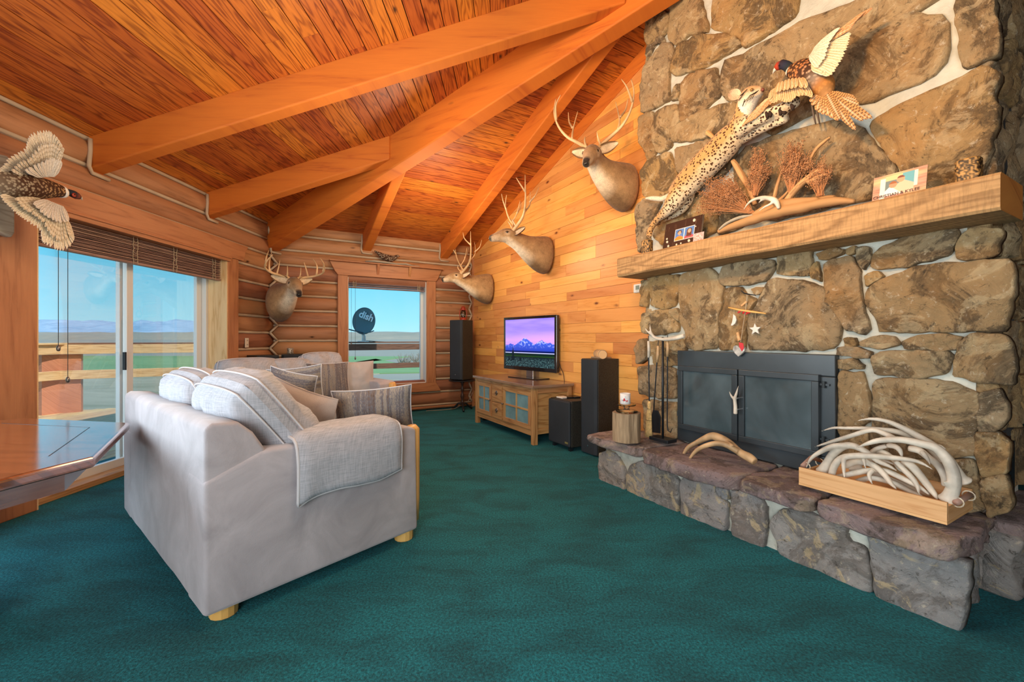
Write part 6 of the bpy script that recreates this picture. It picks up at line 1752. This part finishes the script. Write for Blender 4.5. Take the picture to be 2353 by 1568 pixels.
flat([(1693, 765), (1698, 763), (1703, 782), (1697, 784)], .33, .345, 'wood_chip', M_crate); flat([(1702, 702), (1714, 692), (1717, 695), (1705, 705)], .33, .34, 'wood_chip', M_crate)
mb = MB(); rr = random.Random(4)
for k in range(9): a = p_(1700+k*3, 716+rr.uniform(-2, 3)); mb.loft([a, a+V((rr.uniform(-.02, .02), 0, rr.uniform(-.03, .01)))], .004, seg=5)
mb.build('red_ribbon', M_redpaper, hm)
mb = MB(); mb.loft([p_(1703, 668), p_(1710, 674), p_(1722, 677), p_(1737, 679)], [.003, .005, .005, .003], seg=6); mb.build('nail', M_black, hm)

# fireplace tool set --------------------------------------------------------
ZH = HZ+.012
def onH(x, y, z=None):
    z = ZH if z is None else z; Y = FPX*(H-z)/(y-CY); return V(((x-CX)/FPX*Y, Y, z))
bs = onH(1523, 1014); tn = (bs-V((QX, QY, 0))).dot(nin)
ts = thing('fireplace_tool_stand', bs, 'black fireplace tool stand topped with an antler, left of the fireplace doors', 'tool stand')
rd = lambda x, y: PW(x, y, tn)
mb = MB(); a = wdir; mb.box(bs-a*.10-nin*.06, a*.19, nin*.11, Zv*.028); mb.build('base', M_black, ts, bevel=.004)
topz = rd(1523, 775).z
mb = MB(); mb.loft([bs+Zv*.02, V((bs.x, bs.y, topz))], .0095, seg=10); mb.build('post', M_black, ts, smooth=True)
mb = MB()
for pts in ([(1573, 772, 0, .018), (1550, 778, 0, .017), (1525, 780, 0, .015), (1505, 776, .01, .013), (1496, 764, .02, .010), (1493, 745, .02, .003)], [(1498, 770, .02, .010), (1488, 762, .03, .008), (1481, 752, .03, .002)]):
    P = smooth_path([(*PW(x, y, tn+d), r) for x, y, d, r in pts], 5); mb.loft([p[:3] for p in P], [p[3] for p in P], seg=9)
fuse(mb, .005, smooth_it=2).build('antler_top', M_ivory, ts, smooth=True)
def tool(x0, y0, x1, y1, hx, label, nm, n):
    o = thing(nm, PW(x0, y0, n), label, 'fireplace tool'); f = lambda x, y: PW(x, y, n)
    hy0, hy1 = y0+12, y0+50
    ang = (x1-x0)/(y1-y0); X = lambda y: x0+ang*(y-y0)
    mb = MB(); mb.loft([f(X(y0), y0), f(X(hy0), hy0)], .003, seg=6); mb.build('hook', M_black, o)
    mb = MB(); mb.loft([f(X(hy0), hy0), f(X((hy0+hy1)/2)+1, (hy0+hy1)/2), f(X(hy1), hy1)], [.010, .013, .011], seg=9); mb.build('antler_grip', M_ivory if hx else M_antler, o, smooth=True)
    mb = MB(); mb.loft([f(X(hy1), hy1), f(x1, y1)], .005, seg=8); mb.build('shaft', M_black, o)
    return o, f
o, f = tool(1490, 772, 1492, 925, 1, 'hearth broom with pale straw bristles hanging left of the tool stand', 'hearth_broom', tn+.02)
mb = MB(); pr = [(922, .012), (930, .018), (940, .015), (952, .026), (965, .028), (985, .032), (1004, .040)]
mb.loft([f(1492-.02*(y-922), y) for y, r in pr], [r for y, r in pr], [r*.55 for y, r in pr], seg=20, up=nin); b = mb.build('bristles', M_straw, o, smooth=True)
mb = MB()
for yy, r in ((940, .018), (966, .031)): c = f(1491, yy); mb.loft([c+wdir*r*math.cos(k*math.pi/8)+nin*r*.62*math.sin(k*math.pi/8) for k in range(17)], .0015, seg=4, cap=False)
mb.build('binding', M_wire, b)
o, f = tool(1513, 783, 1502, 945, 0, 'small black ash shovel hanging behind the hearth broom', 'ash_shovel', tn-.05)
mb = MB(); pp = [onW(x, y, tn-.05) for x, y in ((1501, 942), (1512, 944), (1518, 958), (1517, 996), (1498, 994), (1498, 955))]; mb.prism(pp, lambda u, v, d: Wp(u, d, v), tn-.055, tn-.045); mb.build('blade', M_black, o, bevel=.002)
o, f = tool(1534, 770, 1533, 975, 0, 'black fire poker hanging between tool stand post and fireplace', 'fire_poker', tn-.02)
mb = MB(); mb.loft([f(1533, 975), f(1535, 990), f(1541, 994), f(1545, 984)], [.005, .005, .004, .002], seg=7); mb.build('hook_tip', M_black, o)

# log stump with glass cake stand and candle -----------------------------------
sc_ = onH(1440, 1012); sc_ = sc_+V((0, 0, -.004))
R = .112
lg = thing('log_stump', sc_, 'short weathered log stump on the left end of the hearth', 'log')
mb = MB(); topz = sc_.z+.235
def stf(u, v):
    a = u*2*math.pi; r = R*(1+.06*noise.noise(V((math.cos(a)*2, math.sin(a)*2, v*.6)))+.02*noise.noise(V((math.cos(a)*9, math.sin(a)*9, v*2))))
    return V((sc_.x+r*math.cos(a), sc_.y+r*math.sin(a), lerp(sc_.z+.002, topz, v)))
mb.grid(stf, 40, 8, uvf=lambda a, b: (b*.24, a*.62)); t0c = [stf(k/40, 1) for k in range(40)]; i = mb.add(t0c); mb.face([i+k for k in range(40)]); i = mb.add([stf(k/40, 0) for k in range(40)]); mb.face([i+k for k in reversed(range(40))])
mb.build('log', M_bark, lg, smooth=False)
gd = thing('glass_candle_stand', (sc_.x, sc_.y, topz), 'clear glass two-tier candle dish on top of the hearth log stump', 'glass dish')
mb = MB(); c = V((sc_.x, sc_.y, topz+.001)); mb.lathe([(.082, 0), (.088, .008), (.086, .012), (.03, .014), (.022, .030), (.022, .040), (.035, .052), (.072, .056), (.074, .064), (.068, .063), (.02, .058)], c, 32); mb.build('dish', M_jar, gd, smooth=True)
cz = topz+.066
cd = thing('jar_candle', (sc_.x-.01, sc_.y, cz), 'white jar candle with a red label drawing, on the clear glass dish', 'candle')
c = V((sc_.x-.012, sc_.y, cz)); mb = MB(); mb.lathe([(.036, 0), (.042, .004), (.042, .090), (.039, .090), (.039, .080), (.002, .078)], c, 28); mb.build('jar', M_wax, cd, smooth=True)
vd = (V((0, 0, 0))-c); vd.z = 0; vd.normalize(); rt = V((-vd.y, vd.x, 0)); lb = cd
def lab(poly, m, nm):
    mb = MB(); P = []
    for u, v in poly:
        a = u/.043; P.append((a, v))
    fr_ = lambda u, v, d: c+vd*((.0425+d)*math.cos(u))+rt*((.0425+d)*math.sin(u))+Zv*v
    mb.prism(P, fr_, 0, .0012); return mb.build(nm, m, cd)
lab([(-.030, .014), (0, .014), (.030, .014), (.030, .07), (0, .07), (-.030, .07)], plain('label_paper', (.78, .80, .82), .5), 'label')
c.z += 0; o_ = .0012
def lab2(poly, m, nm):
    mb = MB(); fr_ = lambda u, v, d: c+vd*((.0438+d)*math.cos(u/.043))+rt*((.0438+d)*math.sin(u/.043))+Zv*v
    mb.prism(poly, fr_, 0, .0010); return mb.build(nm, m, cd)
lab2([(-.018, .030), (.018, .026), (.022, .040), (.016, .036), (.006, .034), (0, .040), (-.004, .052), (-.010, .054), (-.014, .044)], M_redpaper, 'red_drawing')
text_obj('H', .020, c+vd*.0405-rt*.0205+Zv*.035, rt*.9-vd*-.0+vd*.45*1, Zv, plain('label_ink', (.25, .22, .25), .6), cd)

# antlers --------------------------------------------------------
ha = thing('shed_antler', onH(1650, 1035), 'single tan antler lying alone on the hearth in front of the fireplace doors', 'antler')
mb = MB()
def a3(pts, seg=10):
    P = smooth_path(pts, 5); mb.loft([p[:3] for p in P], [p[3]*1.3 for p in P], seg=seg)
def hp3(x, y, n, r): return (*PW(x, y, n), r)
a3([hp3(1735, 1062, .55, .019), hp3(1722, 1052, .545, .023), hp3(1700, 1040, .54, .020), hp3(1675, 1018, .53, .020), hp3(1650, 1006, .53, .024), hp3(1632, 1003, .54, .020), hp3(1600, 1018, .56, .014), hp3(1580, 1030, .59, .012), hp3(1566, 1052, .62, .005)])
a3([hp3(1695, 1038, .56, .016), hp3(1665, 1022, .60, .015), hp3(1635, 1021, .63, .014), hp3(1600, 1036, .66, .011), hp3(1576, 1068, .69, .004)])
a3([hp3(1672, 1018, .55, .012), hp3(1680, 1022, .58, .008), hp3(1686, 1025, .60, .003)])
fuse(mb, .006, smooth_it=2).build('antler', M_antler, ha, smooth=True)

# pine tray with antlers
CR0_, CR1_, cn0, cn1 = 5.855, 6.47, .31, .665
ct = thing('wooden_tray', Wp((CR0_+CR1_)/2, .49, HZ+.01), 'pale pine tray with rope handles on the right of the hearth, heaped with antlers', 'tray')
zb = HZ+.012; th_ = .016; ht = .10
mb = MB(); wbx(mb, CR0_, CR1_, cn0, cn1, zb, zb+.012); mb.build('bottom', M_crate, ct)
for (a, b, c_, d_) in ((CR0_, CR1_, cn1-th_, cn1), (CR0_, CR1_, cn0, cn0+th_), (CR0_, CR0_+th_, cn0+th_, cn1-th_), (CR1_-th_, CR1_, cn0+th_, cn1-th_)):
    mb = MB(); wbx(mb, a, b, c_, d_, zb+.012, zb+ht-(.02 if b-a < .1 else 0)); mb.build('side', M_crate, ct, bevel=.002)
for e_, sg in ((CR0_, -1), (CR1_, 1)):
    mb = MB(); nm_ = (cn0+cn1)/2
    mb.loft([Wp(e_+sg*.012, nm_-.11, zb+ht-.008), Wp(e_+sg*.016, nm_, zb+ht-.004+(.03 if sg < 0 else 0)), Wp(e_+sg*.012, nm_+.11, zb+ht-.008)], .013, seg=10); mb.build('handle', plain('leather_handle', (.36, .22, .17), .6), ct, smooth=True)
    for dn in (-.08, .08):
        mb = MB(); c = Wp(e_+sg*.008, nm_+dn, zb+ht-.012); mb.loft([c+Zv*(.022*math.cos(k*math.pi/6))+wdir*(.022*math.sin(k*math.pi/6)) for k in range(13)], .003, seg=6, cap=False); mb.build('rope_loop', M_rope, ct)
Z7 = lambda x, y, n: PW(1800+x*.235, 930+y*.235, n)
AN = [
 ([(1600,930,.57,.030),(1650,850,.57,.027),(1670,720,.57,.026),(1620,570,.57,.024),(1500,430,.57,.021),(1350,385,.58,.019),(1150,345,.59,.017),(950,350,.60,.015),(830,380,.61,.011),(710,425,.62,.003)],[[(1080,330,.58,.015),(1000,290,.56,.014),(860,250,.55,.013),(650,310,.55,.013),(450,370,.56,.010),(300,418,.57,.003)],[(1600,780,.59,.012),(1560,750,.61,.003)]],'largest pale antler arching over the heap, burr at the right end of the tray'),
 ([(380,660,.56,.030),(440,570,.56,.026),(500,470,.56,.022),(600,405,.56,.020),(700,410,.56,.018),(820,470,.56,.016),(920,550,.57,.014),(1030,600,.58,.010),(1115,652,.59,.003)],[[(620,400,.57,.016),(480,410,.58,.016),(350,470,.60,.013),(270,530,.61,.009),(220,625,.62,.003)]],'pale antler rising from the left end of the tray, one tine hanging over its corner'),
 ([(1760,745,.36,.024),(1690,640,.38,.021),(1590,500,.40,.019),(1450,390,.41,.018),(1300,300,.42,.017),(1150,220,.43,.015),(1000,160,.44,.012),(850,140,.45,.009),(718,160,.46,.003)],[[(1480,400,.41,.012),(1540,410,.41,.009),(1590,438,.41,.003)]],'antler whose tip points left highest above the heap in the tray'),
 ([(1560,560,.37,.016),(1400,400,.38,.017),(1250,310,.39,.017),(1080,260,.40,.015),(850,235,.41,.012),(600,230,.42,.010),(480,230,.42,.008),(360,265,.43,.003)],[],'straight long-tined antler lying level across the back of the heap'),
 ([(470,700,.60,.018),(500,600,.60,.018),(580,520,.59,.017),(750,500,.58,.017),(950,510,.57,.015),(1150,530,.57,.013),(1320,560,.57,.010),(1468,638,.58,.003)],[[(590,520,.60,.012),(590,620,.62,.010),(600,740,.63,.003)]],'antler with one short tine dropping inside the left of the tray'),
 ([(600,600,.50,.02),(700,560,.51,.019),(820,570,.53,.017),(920,620,.55,.016),(1000,700,.57,.014),(1050,770,.59,.011),(1118,842,.61,.003)],[[(820,560,.55,.011),(780,520,.56,.010),(790,560,.585,.009),(805,640,.60,.003)]],'antler sloping down to the front edge at the middle of the tray'),
 ([(520,715,.54,.015),(700,670,.54,.016),(850,645,.54,.015),(1000,650,.54,.015),(1200,740,.54,.014),(1350,820,.54,.011),(1440,900,.55,.003)],[[(880,640,.57,.012),(840,680,.59,.011),(850,740,.60,.008),(880,795,.61,.003)]],'lowest antler along the front of the tray with a hooked tine'),
 ([(1230,430,.44,.018),(1330,450,.45,.018),(1420,520,.46,.017),(1520,600,.46,.018),(1590,720,.47,.020),(1600,800,.47,.022)],[[(1350,460,.48,.012),(1400,520,.50,.010),(1440,595,.52,.003)]],'grey antler under the right end of the largest one'),
 ([(1180,560,.48,.022),(1250,600,.50,.021),(1340,700,.52,.019),(1420,800,.54,.016),(1480,880,.56,.012),(1510,935,.57,.005)],[],'thick smooth grey antler stem slanting down right in the tray'),
 ([(1020,400,.48,.014),(1090,410,.49,.014),(1140,450,.51,.012),(1165,530,.53,.003)],[[(1010,405,.47,.012),(900,440,.47,.013),(820,520,.46,.014)]],'short curved antler at the centre of the heap, tip pointing down'),
 ([(1100,560,.52,.013),(1180,640,.54,.014),(1260,720,.55,.013),(1310,800,.56,.010),(1330,905,.57,.003)],[],'slim curved antler dropping to the front edge, right of the hooked one'),
 ([(700,760,.50,.014),(860,720,.50,.015),(1050,760,.50,.015),(1200,830,.50,.014),(1360,905,.51,.010)],[],'bluish antler lowest in the middle of the tray'),
 ([(900,450,.45,.015),(1000,480,.46,.016),(1080,540,.47,.014),(1130,620,.49,.012),(1170,665,.50,.003)],[],'small tine-like antler below the centre of the arching one'),
 ([(640,620,.45,.018),(760,640,.44,.018),(950,700,.43,.018),(1200,800,.42,.018),(1450,880,.42,.015)],[[(700,620,.44,.014),(800,560,.42,.012),(960,540,.42,.010),(1210,640,.43,.003)]],'dusky antler buried at the back of the tray'),
]
for beam_, tines, labt in AN:
    P0 = beam_[0]; o = thing('shed_antler', Z7(P0[0], P0[1], P0[2]), labt, 'antler', group='antlers heaped in the pine tray')
    mb = MB()
    for ln in [beam_]+tines:
        P = smooth_path([(*Z7(x, y, n), r) for x, y, n, r in ln], 4); mb.loft([p[:3] for p in P], [p[3] for p in P], seg=10)
    if beam_[0][3] > .023:
        a = Z7(*beam_[0][:3]); b = Z7(*beam_[1][:3]); d = (b-a).normalized(); mb.loft([a-d*.012, a, a+d*.012], [.026, .036, .027], seg=12)
    zmin = zb+.014
    mb.v = [V((p.x, p.y, max(p.z, zmin))) for p in mb.v]
    fuse(mb, .006, smooth_it=2).build('antler', M_ivory, o, smooth=True)

# lantern, wood slices, bits on the subwoofer -------------------------------------
lt = V((-.87, 7.60, 1.566)); ln = thing('kerosene_lantern', lt, 'red kerosene lantern on top of the corner speaker', 'lantern')
mb = MB(); mb.lathe([(.055, 0), (.058, .01), (.058, .035), (.045, .045), (.03, .052), (.034, .058)], lt, 20); mb.build('tank', M_redpaint, ln, smooth=True)
mb = MB(); mb.lathe([(.028, .058), (.042, .10), (.042, .14), (.026, .185)], lt, 20); mb.build('globe', M_jar, ln, smooth=True)
mb = MB(); mb.lathe([(.040, .185), (.042, .20), (.032, .215), (.034, .24), (.022, .255)], lt, 20); mb.build('chimney_cap', M_redpaint, ln, smooth=True)
mb = MB()
for s_ in (-1, 1): mb.loft([lt+V((s_*.05, 0, .02)), lt+V((s_*.066, 0, .10)), lt+V((s_*.060, 0, .19)), lt+V((s_*.03, 0, .225))], .006, seg=8)
mb.build('side_tube', M_redpaint, ln, smooth=True)
mb = MB(); mb.lathe([(.012, .058), (.014, .09), (.006, .10)], lt, 12); mb.build('burner', M_tin, ln)
ztop = 1.031
ws = thing('wood_slice_stack', Wp(3.66, .15, ztop), 'row of round wood slice coasters standing on the tower speaker by the hearth', 'coasters')
rr = random.Random(9)
for k in range(5):
    c = Wp(3.585+.022*k, .13+.012*k, ztop+.048-.004*(k % 2)); ax = (wdir*.55+nin*.83).normalized()
    if k < 4: c = Wp(3.50+.045*k, .10+.015*k, ztop+.048); ax = (wdir*(.9-.1*k)+nin*(.2+.2*k)).normalized()
    else: c = Wp(3.70, .20, ztop+.046)
    mb = MB(); mb.lathe([(.044, -.008), (.047, -.006), (.047, .006), (.044, .008)], c, 24, ax); mb.cur = 0
    o = mb.build('slice', [M_crate, M_bark], ws)
    for p in o.data.polygons: p.material_index = 1 if len(p.vertices) == 4 else 0
mb = MB(); mb.box(Wp(3.47, .05, ztop), wdir*.20, nin*.12, Zv*.016); mb.build('bark_holder', M_bark, ws, bevel=.004)
zs_b = .557
cc_ = thing('coaster_book', Wp(3.14, .30, zs_b), 'small cream booklet on top of the subwoofer', 'booklet')
mb = MB(); mb.box(Wp(3.08, .26, zs_b), wdir*.12, nin*.10, Zv*.014); mb.build('pages', M_paper, cc_, bevel=.002)
rc = thing('remote_control', Wp(3.24, .22, zs_b), 'slim dark remote control beside the cream booklet on the subwoofer', 'remote control')
mb = MB(); mb.box(Wp(3.22, .12, zs_b), wdir*.045+nin*.03, nin*.16-wdir*.05, Zv*.018); mb.build('body', M_gloss, rc, bevel=.004)
mb = MB()
for k in range(5): mb.box(Wp(3.226+.008*k, .14+.024*k, zs_b+.018), wdir*.02, nin*.006, Zv*.002)
mb.build('buttons', M_tin, rc)
sk = thing('white_ornament', Wp(3.33, .10, zs_b), 'white openwork ornament half hidden behind the tower speaker on the subwoofer', 'ornament')
mb = MB(); rr = random.Random(3)
for k in range(9):
    a = k*.7; c = Wp(3.36, .13, zs_b+.075); mb.loft([c+V((.06*math.cos(a+j*.5), .05*math.sin(a*1.7+j*.4), .065*math.sin(a+j*.6))) for j in range(9)], .007, seg=6)
mb.v = [V((p.x, p.y, max(p.z, zs_b+.001))) for p in mb.v]; mb.build('frame', M_white, sk, smooth=True)
cn = thing('candle_holder', (-3.04, 6.02, 1.031), 'small patterned metal candle holder on the black speakers in the log corner', 'candle holder')
mb = MB(); mb.lathe([(.040, 0), (.044, .01), (.040, .04), (.044, .075), (.040, .085), (.034, .08)], (-3.13, 6.02, 1.031), 18); mb.build('cup', plain('speckled_metal', (.30, .26, .20), .4, metal=.4, var=(60, .1, 2.2)), cn, smooth=True)
# gadget beside the media cabinet and cables
gx = thing('modem_box', Wp(1.28, .42, 0), 'small white and black electronic box on the carpet left of the media cabinet', 'modem')
mb = MB(); mb.box(Wp(1.20, .34, .0), wdir*.11, nin*.10, Zv*.16); mb.build('case', M_gloss, gx, bevel=.008)
mb = MB(); mb.box(Wp(1.19, .335, .10), wdir*.13, nin*.12, Zv*.075); mb.build('cover', M_white, gx, bevel=.012)
cb = thing('speaker_cable', (-1.2, 7.2, 0), 'beige cable trailing along the foot of the log wall to the corner speaker', 'cable')
mb = MB(); mb.loft(smooth_path([tuple(Bp(2.3, .10, .01)), tuple(Bp(2.6, .16, .012)), tuple(Bp(2.8, .20, .03)), tuple(Bp(2.92, .26, .12)), tuple(Bp(3.0, .3, .16)), tuple(Bp(3.05, .35, .3))], 5), .006, seg=6); mb.build('cord', M_greywire, cb, smooth=True)
cb = thing('power_cord', Wp(2.75, .03, .71), 'thin black cord hanging behind the television onto the media cabinet', 'cable')
mb = MB(); mb.loft(smooth_path([tuple(PW(1284, 830, .03)), tuple(PW(1288, 845, .025)), tuple(PW(1294, 858, .025)), tuple(Wp(2.80, .03, .70))], 5), .004, seg=6); mb.build('cord', M_wire, cb, smooth=True)

# satellite dish on the outside rail ---------------------------------------------
Yd = C0.y+1.0
sdx = (836-CX)/FPX; # on the back rail line
sD = 0
Y_ = (C0.y-C0.x*.57735)/(1-.57735*sdx); Xd = sdx*Y_; base = V((Xd, Y_, 1.175))+n60*.0
sd = thing('satellite_dish', base, 'grey satellite dish on a white bracket, mounted on the deck rail outside the square window', 'satellite dish')
hD = H+(CY-738)/FPX*Y_; rD = 28/FPX*Y_
cD = V((Xd+.02, Y_-.05, hD)); nD = (V((-.05, -1, .12))).normalized(); uD = nD.cross(Zv).normalized(); vD = uD.cross(nD); 
if vD.z < 0: vD = -vD
mb = MB()
for sgn, off in ((1, 0), (1, .012)):
    mb.grid(lambda a, b, off=off: cD+(uD*math.cos(a*6.28318)*.92+vD*math.sin(a*6.28318)*1.08)*rD*b*1.0+nD*(off-.10*rD*(1-b*b)*1.2), 40, 8)
mb.build('reflector', M_dish, sd, smooth=True, fixn=False)
mb = MB(); mb.loft([cD+(uD*math.cos(a/40*6.28318)*.92+vD*math.sin(a/40*6.28318)*1.08)*rD+nD*.006 for a in range(41)], .011, seg=6, cap=False); mb.build('rim', M_dish, sd, smooth=True)
mb = MB(); mb.loft([base, base+Zv*.12, V((Xd-.02, Y_, hD-rD*1.05)), cD-nD*.05-vD*rD*.6], [.045, .04, .035, .035], seg=12); mb.build('mast', M_white, sd, smooth=True)
mb = MB(); mb.box(base-V((.12, .06, .005)), (.24, 0, 0), (0, .12, 0), (0, 0, .02)); mb.build('mounting_foot', M_white, sd)
mb = MB(); mb.loft([cD-vD*rD*1.0, cD-vD*rD*.95-uD*.2*0+V((-.35, -.30, .10))*1.3], .014, seg=8); mb.loft([cD-vD*rD*1.02, cD-vD*rD*1.1+uD*0+V((.18, -.05, .05)), cD+V((rD*.85, -.03, -rD*.8))], .012, seg=8); mb.build('feed_arm', M_dish, sd, smooth=True)
rt_ = -uD if uD.x < 0 else uD
text_obj('dish', .215, cD+rt_*rD*.22+vD*rD*.36+nD*.0+nD*.022, (rt_*.93-vD*.36), (vD*.93+rt_*.36), M_wlogo, sd, ext=.004, bold=True)
cb2 = MB(); cb2.loft([base+V((.06, -.02, .02)), base+V((.3, .1, .0)), base+V((.7, .35, -.02)), base+V((1.6, .92, .0))], .009, seg=6); cb2.build('coax_cable', M_wire, sd, smooth=True)
bpy.context.view_layer.update()
